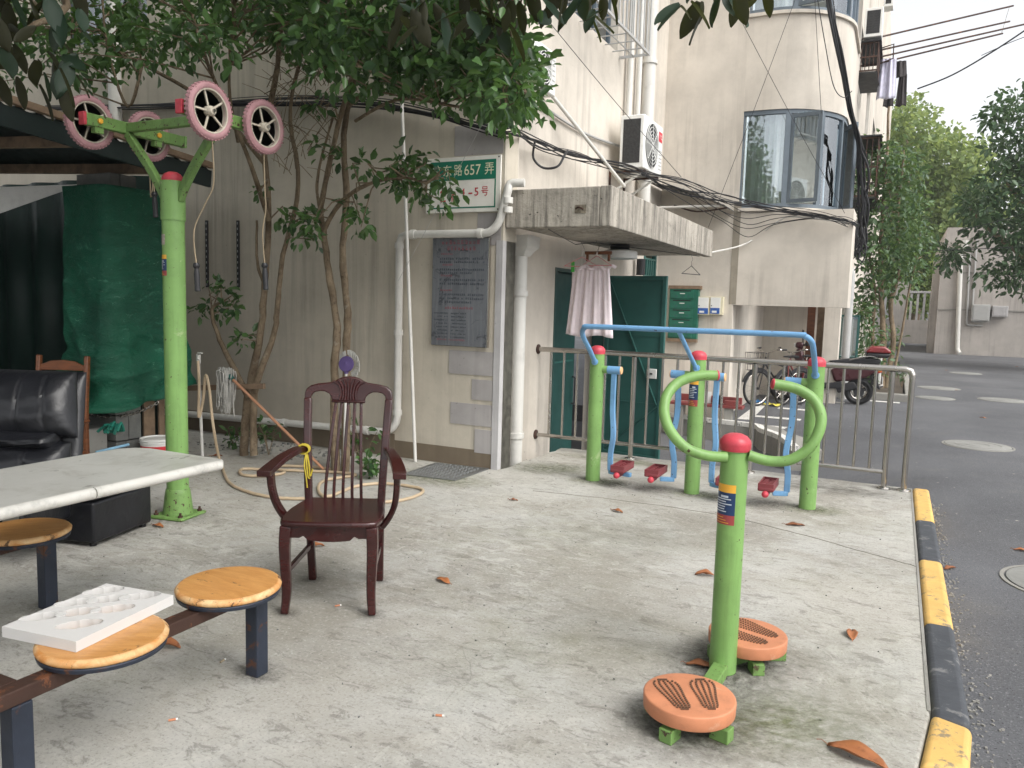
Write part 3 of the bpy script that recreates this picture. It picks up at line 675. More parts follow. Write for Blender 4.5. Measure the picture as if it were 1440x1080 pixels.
# ------------------------------------------------------------------ steel railing
RY = 7.36; rail = thing('steel_railing', 'stainless steel railing along the platform edge by the sunken entrance', 'railing', (-1.6, RY, 0))
zt_, zb_ = 1.04, .145; xr0, xr1 = XS + .002, .15
MB().tube(spline([(xr0, RY, zt_), (-2, RY, zt_), (-.5, RY, zt_), (xr1 - .06, RY, zt_)], 3) + [V((xr1 - .015, RY, zt_ - .012)), V((xr1, RY, zt_ - .05))], .026, 12).build('top_rail', M['steel'], rail, smooth=True)
MB().tube([(xr0, RY, zb_), (-.01, RY, zb_)], .02, 12).build('bottom_rail', M['steel'], rail, smooth=True)
for z in (zt_, zb_): MB().lathe([(.05, 0), (.05, .012), (.03, .02)], (xr0 - .002, RY, z), (1, 0, 0), 16).build('wall_flange', M['rust'], rail, smooth=True)
posts = [-2.28, P(1057, 600, y=RY).x, -.005, xr1]
for x in posts:
    MB().cyl((x, RY, 0), (x, RY, zt_ - (.026 if x < xr1 else .04)), .024, 14).build('post', M['steel'], rail, smooth=True)
    MB().lathe([(.055, 0), (.052, .012), (.026, .018)], (x, RY, 0.001), n=18).build('foot_flange', M['steel'], rail, smooth=True)
def bal(a, b, n):
    for k in range(1, n + 1):
        x = a + (b - a) * k / (n + 1); MB().cyl((x, RY, zb_ + .018), (x, RY, zt_ - .024), .0125, 10).build('baluster', M['steel'], rail, smooth=True)
bal(xr0, posts[0], 6); bal(posts[0], posts[1], 7); bal(posts[1], posts[2], 8)

# ------------------------------------------------------------------ helpers for the gym gear
def label_patch(par, c, r, a0, a1, z0, z1, m_, lift=.0012):
    mb = MB(); n = 10
    for i in range(n + 1):
        a = a0 + (a1 - a0) * i / n
        for z in (z0, z1): mb.v.append(V((c[0] + math.cos(a) * (r + lift), c[1] + math.sin(a) * (r + lift), z)))
    mb.f = [(2 * i, 2 * i + 2, 2 * i + 3, 2 * i + 1) for i in range(n)]
    return mb.build('instruction_label' if lift < .002 else 'print_line', m_, par, smooth=True)
M['lab_y'] = mat('yellow_label', S(226, 168, 60), .4, var=.1); M['lab_b'] = mat('navy_label', S(32, 56, 92), .4, var=.1)
M['lab_r'] = mat('red_label', S(150, 66, 66), .4, var=.1); M['lab_w'] = mat('label_print', S(196, 204, 212), .5, var=.05, grime_shade=0)
def info_plate(par, c, r, ang, half, z0, z1):
    h = z1 - z0
    label_patch(par, c, r, ang - half, ang + half, z1 - h * .2, z1, M['lab_y']); lb = label_patch(par, c, r, ang - half, ang + half, z0 + h * .24, z1 - h * .2, M['lab_b']); label_patch(par, c, r, ang - half, ang + half, z0, z0 + h * .24, M['lab_r'])
    for k, (a, b) in enumerate([(-.1, .5), (-.7, .7), (-.7, .35), (-.7, .75), (-.55, .3), (-.7, .25), (-.7, .4)]):
        zz = z1 - h * .3 - k * h * .062; t_ = h * (.026 if k == 0 else .012)
        label_patch(par, c, r, ang + half * a, ang + half * b, zz - t_, zz + t_, M['lab_w'], .0022)
    for k in range(3):
        zz = z0 + h * (.05 + .065 * k); label_patch(par, c, r, ang - half * .8, ang + half * (.6 - .2 * k), zz - h * .008, zz + h * .008, M['lab_y'], .0022)
    return lb
def dome(r, h, z): return [(r, z), (r * 1.02, z + h * .15), (r * .96, z + h * .45), (r * .75, z + h * .75), (r * .42, z + h * .94), (0, z + h)]

M['capm'] = mat('pale_orange_cap', S(222, 176, 128), .5)
# ------------------------------------------------------------------ air walker
AW = thing('air_walker', 'green and blue outdoor air walker with three posts beside the steel railing', 'exercise machine', (-1.4, 6.27, 0))
pxs = [-2.27, -1.41, -.52]; AY = 6.27; pr_ = .062; zc = 1.115
for i, x in enumerate(pxs):
    po_ = MB().lathe([(pr_, 0.0), (pr_, zc)], (x, AY, .001), n=28).build('post', M['green'], AW, smooth=True)
    MB().lathe([(pr_ * 1.05, zc - .02)] + dome(pr_ * 1.05, .055, zc - .002), (x, AY, 0), n=28).build('cap', M['red'], po_, smooth=True)
    MB().lathe([(.03, 0), (.028, .01)], (x, AY - pr_ + .004, 1.03), (0, -1, .3), 12).build('socket', M['blue'], po_, smooth=True)
info_plate(AW, (pxs[1], AY), pr_, R(-110), R(42), .72, .94)
hy_, hz_ = AY - .44, P(900, 462, y=AY - .44).z
path = [V((pxs[0], AY - .05, 1.02)), V((pxs[0], AY - .2, 1.14)), V((pxs[0], hy_ + .1, hz_ - .1)), V((pxs[0] + .008, hy_ + .045, hz_ - .045)), V((pxs[0] + .045, hy_ + .01, hz_ - .008)), V((pxs[0] + .12, hy_, hz_)), V((-1.4, hy_, hz_)), V((pxs[2] - .14, hy_, hz_)), V((pxs[2] - .055, hy_ + .01, hz_ - .008)), V((pxs[2] - .01, hy_ + .05, hz_ - .05)), V((pxs[2], hy_ + .11, hz_ - .12)), V((pxs[2], AY - .2, 1.14)), V((pxs[2], AY - .05, 1.02))]
MB().tube(spline(path, 6), .021, 12).build('handrail', M['blue'], AW, smooth=True)
MB().tube([(pxs[1], AY - .05, 1.02), (pxs[1] - .06, hy_, hz_ - .01)], .018, 10).build('handrail_stay', M['blue'], AW, smooth=True)
for px_, side in ((0, 1), (1, -1), (1, 1), (2, -1)):
    x0 = pxs[px_]; zl = .965; lx = x0 + side * .155
    MB().cyl((x0 + side * .05, AY, zl), (x0 + side * .1, AY, zl), .032, 16).build('pivot_stub', M['green'], AW, smooth=True)
    sl_ = MB().cyl((x0 + side * .1, AY, zl), (x0 + side * .215, AY, zl), .034, 18).build('pivot_sleeve', M['blue'], AW, smooth=True)
    MB().lathe([(.034, 0), (.03, .008), (0, .009)], (x0 + side * .215, AY, zl), (side, 0, 0), 18).build('sleeve_cap', M['capm'], sl_, smooth=True)
    leg = spline([(lx, AY, zl - .03), (lx - .005 * side, AY + .01, .72), (lx, AY + .005, .6), (lx + .018 * side, AY - .015, .47), (lx + .02 * side, AY - .02, .38), (lx, AY - .005, .25), (lx, AY, .105)], 4)
    lg = MB().sweep(leg, .045, .03, up=(0, 1, 0)).build('swing_leg', M['blue'], AW, bevel=.006, smooth=True)
    MB().sweep([(lx, AY, .095), (lx + side * .02 + side * -.0, AY - .02, .095), (lx + side * .2 if px_ in (0, ) else lx + side * .1, AY - .05, .095)], .04, .035).build('foot_bracket', M['blue'], lg, bevel=.005)
    pcx = lx + side * .13; ped = MB()
    ped.box((pcx, AY - .07, .15), (.12, .29, .035)); pd = ped.build('pedal', M['maroon'], AW, bevel=.012, seg=3, smooth=True)
    rim = MB(); rim.sweep([(pcx - .052, AY - .21, .178), (pcx + .052, AY - .21, .178), (pcx + .052, AY + .07, .178), (pcx - .052, AY + .07, .178)], .012, .03, closed=True); rim.build('pedal_rim', M['maroon'], pd)
    for a in range(2):
        for b in range(5): MB().box((pcx - .025 + .05 * a, AY - .17 + b * .05, .172), (.035, .03, .014)).build('grip_block', M['maroon'], pd, bevel=.004)
    MB().lathe(dome(.026, .03, 0)[0:6], (pcx, AY - .215, .115), (0, -1, 0), 16).build('bumper', M['red'], pd, smooth=True)
    MB().cyl((pcx, AY - .215, .115), (pcx, AY - .1, .115), .025, 14).build('bumper_tube', M['maroon'], pd, smooth=True)

# ------------------------------------------------------------------ waist twister
TX, TY = -.553, 3.2; TW = thing('waist_twister', 'green standing waist twister with curled handles and two orange foot discs', 'exercise machine', (TX, TY, 0))
tr_ = .055; TD = 3.12
MB().lathe([(tr_, 0), (tr_, .95)], (TX, TY, .001), n=32).build('post', M['green'], TW, smooth=True)
MB().lathe([(.061, .935), (.0625, .945)] + dome(.0625, .05, .955), (TX, TY, 0), n=32).build('cap', M['red'], TW, smooth=True)
def TP(px, py, dd=0): return P(px, py, d=TD + dd)
lh = [(1022, 643, 0), (990, 640, .0), (962, 628, .0), (942, 605, .01), (934, 580, .03), (938, 556, .06), (954, 538, .09), (980, 529, .1), (1008, 528, .1)]
rh = [(1052, 640, 0), (1080, 648, -.01), (1110, 647, -.03), (1138, 630, -.05), (1152, 605, -.05), (1154, 582, -.04), (1142, 560, -.02), (1118, 546, .0), (1088, 540, .01)]
for h_ in (lh, rh):
    pts = spline([TP(*q) for q in h_], 6)
    hb = MB().tube(pts, .0215, 14).build('handle', M['green'], TW, smooth=True)
    d_ = (pts[-1] - pts[-2]).normalized(); MB().lathe(dome(.022, .012, 0), pts[-1], d_, 16).build('end_plug', M['red'], hb, smooth=True)
info_plate(TW, (TX, TY), tr_, R(-125), R(58), .635, .80)
def disc(c, rot, label_):
    z0 = .062
    MB().lathe([(q_[0] * .92, q_[1]) for q_ in ((.165, z0), (.174, z0 + .002), (.177, z0 + .006), (.1785, z0 + .05), (.1775, z0 + .0535), (.175, z0 + .0555), (.17, z0 + .0562), (0, z0 + .0562))], (c[0], c[1], 0), n=56).build('foot_disc', M['orange'], TW, smooth=True, sharp=50)
    dk = TW.children[-1]
    MB().lathe([(.13, z0 - .012), (.15, z0 - .001)], (c[0], c[1], 0), n=32).build('turntable', M['dark'], dk)
    for s in (-1, 1):
        dots = MB(); cc = V((c[0], c[1], z0 + .0567))
        for i in range(18):
            t_ = -1 + 2 * i / 17; half = .036 * (1 + .22 * math.sin(t_ * 2.2)) * math.sqrt(max(.12, 1 - abs(t_) ** 7))
            nrow = 5
            for j in range(nrow):
                if j in (1, 3) and i % 2: pass
                u_ = half * (-1 + 2 * j / (nrow - 1)); lx_, ly_ = s * (.06 + .012 * t_) + u_, t_ * .106
                a = math.cos(rot) * lx_ - math.sin(rot) * ly_; b = math.sin(rot) * lx_ + math.cos(rot) * ly_
                dots.box(cc + V((a, b, .0012)), (.0072, .0072, .006))
        ob = dots.build('footprint_grip', M['dots'], dk); ob['kind'] = 'stuff'
    for k in range(4):
        a = rot + R(45 + 90 * k); q = V((c[0] + .13 * math.cos(a), c[1] + .13 * math.sin(a), .025)); MB().box(q, (.07, .05, .05), Matrix.Rotation(a, 3, 'Z')).build('foot_block', M['green_wear'], dk, bevel=.003)
    return dk
dA, dB = P(970, 968, z=.14), P(1052, 882, z=.14)
for c, rr in ((dA, R(30)), (dB, R(72))): disc(c, rr, '')
MB().sweep([V((dA.x, dA.y, .026)), V((TX, TY - .06, .026)), V((TX, TY + .05, .026)), V((dB.x, dB.y, .026))], .06, .05).build('base_beam', M['green_wear'], TW, bevel=.004)

# ------------------------------------------------------------------ mailboxes, meters, bench, lamp, AC by the entrance
mp0, mp1 = P(942, 406, y=YB - .1), P(979, 477, y=YB - .1)
mbx = thing('mailbox_bank', 'bank of five stacked green metal mailboxes on the entrance wall', 'mailbox', ((mp0.x + mp1.x) / 2, YB, mp1.z))
MB().rng(mp0.x, mp1.x, YB - .1, YB - .002, mp1.z, mp0.z).build('casing', M['mail'], mbx, bevel=.004)
MB().rng(mp0.x - .02, mp1.x + .03, YB - .11, YB - .003, mp0.z + .001, mp0.z + .05).build('top_board', M['timber'], mbx)
MB().rng(mp0.x - .02, mp1.x + .0, YB - .11, YB - .003, mp1.z - .05, mp1.z - .001).build('bottom_board', M['timber'], mbx)
mh = (mp0.z - mp1.z - .02) / 5
for k in range(5):
    z1_ = mp0.z - .012 - k * mh; dd_ = MB().rng(mp0.x + .02, mp1.x - .07, YB - .112, YB - .1005, z1_ - mh + .012, z1_).build('mailbox_door', M['mail'], mbx, bevel=.003)
    MB().rng(mp0.x + .06, mp1.x - .11, YB - .1135, YB - .1122, z1_ - .024, z1_ - .008).build('letter_slot', M['black'], dd_)
    MB().rng(mp0.x + .16, mp1.x - .2, YB - .1135, YB - .1122, z1_ - .062, z1_ - .05).build('number_plate', M['white'], dd_)
    for q in range(3): MB().rng(mp0.x + .09 + q * .09, mp0.x + .125 + q * .09, YB - .1135, YB - .1122, z1_ - mh + .03, z1_ - mh + .06).build('louvre', M['door'], dd_)
for i, (a, b) in enumerate(((981, 996.5), (998.5, 1016))):
    p0, p1 = P(a, 417, y=YB - .08), P(b, 443, y=YB - .08)
    mt = thing('meter_box', ('cream utility box with a blue band beside the green mailboxes', 'cream utility box with a blue band next to the wing corner')[i], 'meter box', ((p0.x + p1.x) / 2, YB, p1.z))
    MB().rng(p0.x, p1.x, YB - .08, YB - .002, p1.z, p0.z).build('casing', mat('cream_box_paint', S(214, 206, 178), .5) if i == 0 else bpy.data.materials['cream_box_paint'], mt, bevel=.004)
    dr = MB().rng(p0.x + .012, p1.x - .03 * (i + .3), YB - .088, YB - .0805, p1.z + .014, p0.z - .012).build('box_door', M['white'], mt, bevel=.002)
    MB().rng(p0.x + .014, p1.x - .034 * (i + .3), YB - .0895, YB - .0882, p1.z + .016, p1.z + .1).build('blue_band', mat('blue_print', S(52, 92, 160), .5, var=.3, vs_=25) if i == 0 else bpy.data.materials['blue_print'], dr)
    MB().rng(p0.x + .04, p0.x + .11, YB - .0902, YB - .0897, p1.z + .03, p1.z + .06).build('white_print', M['white'], dr)
    MB().cyl((p0.x + .03, YB - .088, (p0.z + p1.z) / 2), (p0.x + .03, YB - .095, (p0.z + p1.z) / 2), .008, 8).build('lock', M['dark'], dr)
# narrow red bench
bn0, bn1 = P(944, 563, y=YB - .3), P(1046, 567, y=YB - .3)
bz = bn0.z
bench = thing('red_bench', 'faded red plank bench against the entrance wall', 'bench', ((bn0.x + bn1.x) / 2, YB - .3, ZP))
M['redwood'] = mat('faded_red_paint', S(122, 58, 56), .65, var=.25, vs_=8, wear=S(110, 92, 80), wear_amt=.3, wear_scale=14)
MB().rng(bn0.x, bn1.x, YB - .42, YB - .2, bz - .04, bz).build('seat', M['redwood'], bench, bevel=.005)
MB().rng(bn0.x + .05, bn1.x - .05, YB - .18, YB - .13, bz + .001, bz + .1).build('back_board', M['redwood'], bench, bevel=.004)
for x in (bn0.x + .15, bn1.x - .2): MB().rng(x - .05, x + .05, YB - .4, YB - .22, min(ZP, ZL) - .01, bz - .041).build('leg', M['kerb_plain'], bench)
q = P(1010, 560, y=YB - .32)
solo(MB().rng(q.x - .06, q.x + .05, YB - .38, YB - .26, bz + .001, bz + .13), 'black_box', M['black'], 'small black box standing on the red bench', 'box', (q.x, YB - .32, bz), bevel=.008)
solo(MB().rng(q.x - .28, q.x - .11, YB - .3, YB - .28, bz + .001, bz + .17), 'paper_notice', M['white'], 'crumpled white paper propped up on the red bench', 'paper', (q.x - .2, YB - .29, bz))
solo(MB().rng(q.x + .1, q.x + .3, YB - .4, YB - .3, bz + .001, bz + .07), 'red_brick', M['redwood'], 'red brick lying at the end of the red bench', 'brick', (q.x + .2, YB - .35, bz), bevel=.005)

# ceiling lamp under the canopy
lp = P(872, 345, z=2.17); lp = V((max(-2.95, min(cx - .2, lp.x)), lp.y, cz0 + .018))
lamp = thing('ceiling_lamp', 'round white ceiling lamp under the concrete canopy', 'lamp', lp)
MB().lathe([(.1, 0), (.11, -.03), (.1, -.05), (.13, -.06)], lp, n=28).build('mount', M['dark'], lamp, smooth=True)
MB().lathe([(.14, -.06), (.19, -.075), (.195, -.1), (.19, -.15), (.15, -.158), (0, -.16)], lp, n=32).build('lamp_shade', M['white'], lamp, smooth=True)

# air conditioner on the side wall
M['mesh'] = mat('dark_coil_mesh', S(58, 58, 58), .7, .3, var=.3, vs_=40, bump=.6, bs=140)
def ac_unit(label, x0, x1, y0, y1, z0, z1, face='x', group=None, brackets=True, logo=False):
    o = thing('air_conditioner', label, 'air conditioner', ((x0 + x1) / 2, (y0 + y1) / 2, z0), group=group)
    MB().rng(x0, x1, y0, y1, z0, z1).build('casing', M['white'], o, bevel=.012, smooth=True)
    MB().rng(x0 + .04, x1 - .045, y0 - .004, y0 - .0005, z0 + .06, z1 - .05).build('side_coil', M['mesh'], o)
    if face == 'x':
        yc, zc_ = y0 + (y1 - y0) * .42, (z0 + z1) / 2; rr = min((y1 - y0) * .38, (z1 - z0) * .42)
        MB().lathe([(rr, .001), (rr, .006), (rr - .02, .007), (0, .004)], (x1, yc, zc_), (1, 0, 0), 32).build('fan_recess', M['dark'], o)
        for k in range(1, 7): MB().tube([V((x1 + .014, yc + rr * k / 6 * math.cos(a), zc_ + rr * k / 6 * math.sin(a))) for a in [2 * math.pi * i / 28 for i in range(28)]], .004, 5, closed=True).build('grille_ring', M['white'], o)
        for k in range(8): a = math.pi * k / 4; MB().cyl((x1 + .014, yc, zc_), (x1 + .014, yc + rr * math.cos(a), zc_ + rr * math.sin(a)), .004, 5).build('grille_spoke', M['white'], o)
        for k in range(6): MB().rng(x1 + .0005, x1 + .003, y1 - .14, y1 - .03, z0 + .08 + k * .045, z0 + .095 + k * .045).build('louvre', M['pvc_grey'], o)
        if logo:
            MB().rng(x1 + .0005, x1 + .004, y1 - .17, y1 - .03, z1 - .2, z1 - .08).build('logo_plate', mat('red_logo', S(206, 32, 52), .4), o)
            text_mb('TCL', (x1 + .0045, y1 - .16, z1 - .165), (0, 1, 0), (0, 0, 1), .05, .12).build('logo_lettering', M['white'], o)
    else:
        for k in range(9):
            for q in range(2): xm = x0 + .05 + q * (x1 - x0 - .08) / 2; MB().rng(xm, xm + (x1 - x0 - .14) / 2, y0 - .006, y0 - .0042, z0 + .08 + k * (z1 - z0 - .12) / 9, z0 + .08 + (k + .62) * (z1 - z0 - .12) / 9).build('louvre', M['dark'], o)
    if brackets:
        for yy in (y0 + .12, y1 - .12): MB().sweep([(x0 - .15, yy, z0 - .3), (x0 - .15, yy, z0 - .022), (x1, yy, z0 - .022)], .03, .03, up=(0, 1, 0)).build('bracket', M['rust'], o); MB().sweep([(x0 - .14, yy, z0 - .28), (x1 - .05, yy, z0 - .04)], .025, .025, up=(0, 1, 0)).build('bracket_brace', M['white'], o)
    return o
a0 = P(869, 236, x=XS + .15); yA = a0.y; zA_ = P(905, 236, x=XS + .46).z
ac_unit('white air conditioner with a red logo plate above the entrance canopy', XS + .16, XS + .46, yA, yA + .8, zA_, P(905, 158, x=XS + .46).z, logo=True)
qa, qb = P(752, 52, x=XS + .3), P(775, 133, x=XS + .3)
ac_unit('white wall unit half hidden behind the osmanthus leaves at the corner', XS + .02, XS + .3, qa.y, qb.y + .1, qb.z, qa.z, brackets=False)

# corrugated awning on the back wall
aw0, aw1 = P(912, 262, y=YB - .02), P(1033, 290, y=YB - .02)
awn = thing('small_awning', 'dark corrugated awning on the back wall above the canopy end', 'awning', ((aw0.x + aw1.x) / 2, YB, aw1.z))
MB()
na = 30; xA, xB = XS + .02, aw1.x; zl_, zr_ = P(925, 262, y=YB - .3).z, P(1033, 294, y=YB - .3).z; sh = MB()
for i in range(na + 1):
    u_ = i / na; x = xA + (xB - xA) * u_; zz_ = zl_ + (zr_ - zl_) * u_ + .05 * math.sin(math.pi * u_); dz = .008 * (1 if i % 2 else -1)
    for yy_ in (YB - .005, YB - .62): sh.v += [V((x, yy_, zz_ + dz)), V((x, yy_, zz_ + dz + .006))]
for i in range(na):
    b = i * 4; sh.f += [(b, b + 2, b + 6, b + 4), (b + 1, b + 5, b + 7, b + 3), (b + 2, b + 3, b + 7, b + 6), (b, b + 4, b + 5, b + 1)]
sh.build('sheet', mat('grey_weathered_sheet', S(96, 96, 94), .6, .3, var=.4, vs_=6), awn)
MB().cyl((xA, YB - .55, zr_ + .02), (xB - .1, YB - .55, zr_ + .02), .018, 8).build('support_bar', M['pvc'], awn)
MB().tube(spline([(xA + .2, YB - .05, zl_ - .25), (xA + .6, YB - .3, zr_ - .02), (xB, YB - .55, zr_ - .01)], 5), .012, 6).build('bracket', M['rust'], awn)
solo(MB().cyl((XS + .1, YB - 1.2, 1.94), (XS + .1, YB - 1.2, 2.16), .06, 14), 'dark_pipe_stub', M['dark'], 'short dark pipe under the canopy beside the green vent', 'pipe', (XS + .1, YB - 1.2, 1.94), smooth=True)

# towel and clothes hanging from the canopy
M['towel'] = mat('pale_pink_towel', S(226, 214, 218), .95, var=.06, vs_=20, bump=.5, bs=160, grime_shade=.05)
tl = P(828, 372, y=7.75); ty = 7.75
def cloth(x0, x1, z0, z1, y, folds, amp, mat_, name, par=None, skew=0, seed=1):
    r_ = random.Random(seed); mb = MB(); nu, nv = 40, 16; ph = [r_.uniform(0, 6.28) for _ in range(4)]
    for j in range(nv + 1):
        v = j / nv; fl = .35 + .65 * v
        for i in range(nu + 1):
            u = i / nu; xx = x0 + (x1 - x0) * u + skew * v * (u - .55) * 1.2
            yy = y + amp * fl * math.sin(u * folds * 6.283 + ph[0] + .5 * math.sin(v * 3 + ph[1])) + amp * .4 * math.sin(u * folds * 13 + ph[2])
            zz = z1 + (z0 - z1) * v + .012 * math.sin(u * 9 + ph[3]) * v
            mb.v.append(V((xx, yy, zz)))
    mb.f = [(j * (nu + 1) + i, j * (nu + 1) + i + 1, (j + 1) * (nu + 1) + i + 1, (j + 1) * (nu + 1) + i) for j in range(nv) for i in range(nu)]
    o = mb.build(name, mat_, par, smooth=True, sharp=180); s_ = o.modifiers.new('thick', 'SOLIDIFY'); s_.thickness = .006; return o
p0, p1 = P(808, 376, y=ty), P(853, 474, y=ty)
tw_ = thing('pink_towel', 'pale pink towel hanging from hangers under the canopy', 'towel', ((p0.x + p1.x) / 2, ty, p1.z))
cloth(p0.x, p1.x, p1.z, p0.z, ty, 4, .022, M['towel'], 'towel_cloth', tw_, .12)
cloth(p0.x - .05, p0.x + .07, p0.z - .35, p0.z - .02, ty + .05, 2, .012, M['towel'], 'folded_edge', tw_, .0, 4)
ruff = MB(); ruff.tube(spline([V((p0.x - .03 + (p1.x - p0.x + .1) * i / 12, ty + .015 * math.sin(i * 2.1), p0.z + .0 + .018 * math.cos(i * 1.7))) for i in range(13)], 4), .018, 8); ruff.build('gathered_top', M['towel'], tw_, smooth=True)
M['pinkplastic'] = mat('pink_hanger', S(206, 140, 140), .4, var=.1); M['greenpeg'] = mat('green_peg', S(70, 170, 70), .4)
def hanger(c, w, m_, label, rz=0, top=.16, name='coat_hanger'):
    o = thing(name, label, 'hanger', c, rz); MB().tube([(-w / 2, 0, -.1), (0, 0, 0), (w / 2, 0, -.1)], .005, 6, closed=True).build('frame', m_, o, local=True)
    MB().tube(spline([(0, 0, 0), (0, 0, .05), (.02, 0, .08), (.0, 0, top - .03), (-.02, 0, top)], 5), .003, 6).build('hook', M['steel'], o, local=True); return o
hanger(V(((p0.x + p1.x) / 2 - .12, ty + .02, p0.z + .11)), .38, M['pinkplastic'], 'pink plastic hanger above the towel, tilted to the wall', R(35))
hanger(V(((p0.x + p1.x) / 2 + .06, ty - .02, p0.z + .12)), .36, M['pinkplastic'], 'pink plastic hanger holding the towel by its right corner', R(-12))
hc = P(958, 372, y=9.7); hanger(V((cx - .12, 9.6, 2.02)), .4, M['dark'], 'empty dark wire hanger hooked under the far canopy edge', R(70), .14)
bhg = thing('trouser_hanger', 'brown wooden trouser hanger with clips behind the towel', 'hanger', ((p0.x + p1.x) / 2 + .03, ty + .1, p0.z + .16))
MB().rng(-.15, .15, -.008, .008, -.02, .015).build('bar', M['oldwood'], bhg, local=True, bevel=.004)
for s in (-.12, .12): MB().rng(s - .012, s + .012, -.012, .012, -.09, -.021).build('clip', M['oldwood'], bhg, local=True)
MB().tube(spline([(0, 0, .015), (0, 0, .05), (.015, 0, .07), (0, 0, .09)], 4), .003, 5).build('hook', M['steel'], bhg, local=True)
MB().rng(p0.x - .03, p0.x + .005, ty - .03, ty - .005, p0.z - .05, p0.z + .06).build('peg', M['greenpeg'], tw_, bevel=.006)
solo(MB().tube([V((XC + .35, cy0 + .15, cz0 - .002)), V((p0.x, ty, p0.z + .24)), V(((p0.x + p1.x) / 2, ty + .02, p0.z + .26)), V((cx - .1, 9.9, cz0 - .003))], .004, 6), 'clothes_line', M['cable'], 'thin clothes line slung under the canopy', 'line', (-2.8, ty, 2.1))
# ------------------------------------------------------------------ two-wheelers in the bay
M['spoke'] = M['steel']
def wheel_parts(par, c, r, ax=(0, 1, 0), tyre=.02, spokes=14, name='wheel', solid=False):
    c = V(c); ax = V(ax).normalized(); a = V((0, 0, 1)); e1 = a; e2 = ax.cross(e1)
    circ = lambda rr, n: [c + e1 * rr * math.cos(2 * math.pi * k / n) + e2 * rr * math.sin(2 * math.pi * k / n) for k in range(n)]
    wo = MB().tube(circ(r - tyre, 32), tyre, 8, closed=True, up=ax).build(name, M['black'], par, smooth=True)
    MB().tube(circ(r - 2.1 * tyre, 32), tyre * .45, 6, closed=True, up=ax).build('rim', M['steel'], wo, smooth=True)
    hub = MB(); hub.cyl(c - ax * .04, c + ax * .04, .022 if not solid else .09, 12); hub.build('hub', M['dark'], wo, smooth=True)
    if not solid:
        sp = MB()
        for k in range(spokes):
            t_ = 2 * math.pi * k / spokes; sp.tube([c + ax * (.02 if k % 2 else -.02), c + (e1 * math.cos(t_) + e2 * math.sin(t_)) * (r - 2.2 * tyre)], .0015, 4)
        sp.build('spoke_set', M['steel'], wo)
    else:
        for k in range(5):
            t_ = 2 * math.pi * k / 5; MB().sweep([c, c + (e1 * math.cos(t_) + e2 * math.sin(t_)) * (r - 2.0 * tyre)], .03, .04, up=ax).build('spoke', M['dark'], wo)
    return wo
def bicycle(label, loc, rz, frame_mat, r=.31, basket=True):
    o = thing('bicycle', label, 'bicycle', loc, rz, 'bicycles parked in the bay'); L = .98
    wheel_parts(o, (0, 0, r), r); wheel_parts(o, (L, 0, r), r)
    hb, st, bb, hd = V((0, 0, r)), V((.3, 0, .78)), V((.42, 0, .28)), V((.84, 0, .74))
    f = MB()
    for a, b in ((bb, st), (bb, hd), (st + V((.03, 0, -.12)), hd + V((.02, 0, .06))), (hb, bb), (hb, st + V((.02, 0, -.1)))): f.tube([a, b], .015, 8)
    f.tube([hd + V((-.02, 0, .1)), hd + V((.03, 0, -.08))], .018, 8)
    for s in (-.045, .045): f.tube([hd + V((.03, 0, -.08)), V((.93, s, .5)), V((L, s, r))], .01, 6)
    f.build('frame', frame_mat, o, local=True, smooth=True)
    MB().tube(spline([(.74, -.28, .98), (.8, -.24, .98), (.83, -.08, .93), (.82, 0, .92), (.83, .08, .93), (.8, .24, .98), (.74, .28, .98)], 4), .011, 8).build('handlebar', M['steel'], o, local=True, smooth=True)
    for s in (-1, 1): MB().cyl((.75, s * .28, .98), (.66, s * .3, .985), .015, 8).build('grip', M['black'], o, local=True)
    MB().tube([(.82, 0, .92), hd + V((-.02, 0, .08))], .012, 8).build('stem', M['steel'], o, local=True)
    sd = MB(); sd.v = []; sd.add([(.14, -.09, .87), (.14, .09, .87), (.42, .02, .86), (.42, -.02, .86), (.13, -.08, .82), (.13, .08, .82), (.42, .018, .84), (.42, -.018, .84)], [(0, 1, 2, 3), (4, 7, 6, 5), (0, 4, 5, 1), (1, 5, 6, 2), (2, 6, 7, 3), (3, 7, 4, 0)]); sd.build('saddle', M['black'], o, local=True, bevel=.02, seg=3, smooth=True)
    MB().tube([(.28, 0, .83), st], .012, 8).build('seat_post', M['steel'], o, local=True)
    MB().tube([V((.42 + .09 * math.cos(a), .035, .28 + .09 * math.sin(a))) for a in [2 * math.pi * k / 20 for k in range(20)]], .006, 5, closed=True).build('chainring', M['steel'], o, local=True)
    MB().sweep([(.42, .05, .28), (.5, .055, .14)], .015, .02).build('crank', M['steel'], o, local=True); MB().box((.52, .1, .14), (.08, .09, .02)).build('pedal_block', M['black'], o, local=True)
    for k, (c0, rr) in enumerate((((0, 0, r), r + .025), ((L, 0, r), r + .025))):
        MB().sweep([V((c0[0] + rr * math.cos(a), 0, c0[2] + rr * math.sin(a))) for a in [R(20 + 14 * i) for i in range(11)]], .045, .006, up=(0, 1, 0)).build('mudguard', M['dark'], o, local=True)
    if basket:
        b = MB()
        for z, s in ((.62, .1), (.72, .115), (.82, .125), (.92, .135)): b.tube([(.88, -s, z), (1.16, -s, z), (1.16, s, z), (.88, s, z)], .004, 5, closed=True)
        for k in range(5):
            y = -.1 + .05 * k; b.tube([(1.16, y * 1.3, .92), (1.16, y, .62), (.88, y, .62), (.88, y * 1.3, .92)], .003, 5)
        for k in range(5):
            x = .9 + .055 * k; b.tube([(x, -.135, .92), (x, -.1, .62), (x, .1, .62), (x, .135, .92)], .003, 5)
        b.build('basket', M['dark'], o, local=True)
    MB().tube([(.05, .06, .3), (.1, .16, .01)], .008, 6).build('kickstand', M['dark'], o, local=True)
    bpy.context.view_layer.update(); W[o] = Matrix.Translation(V(loc)) @ Matrix.Rotation(rz, 4, 'Z'); return o
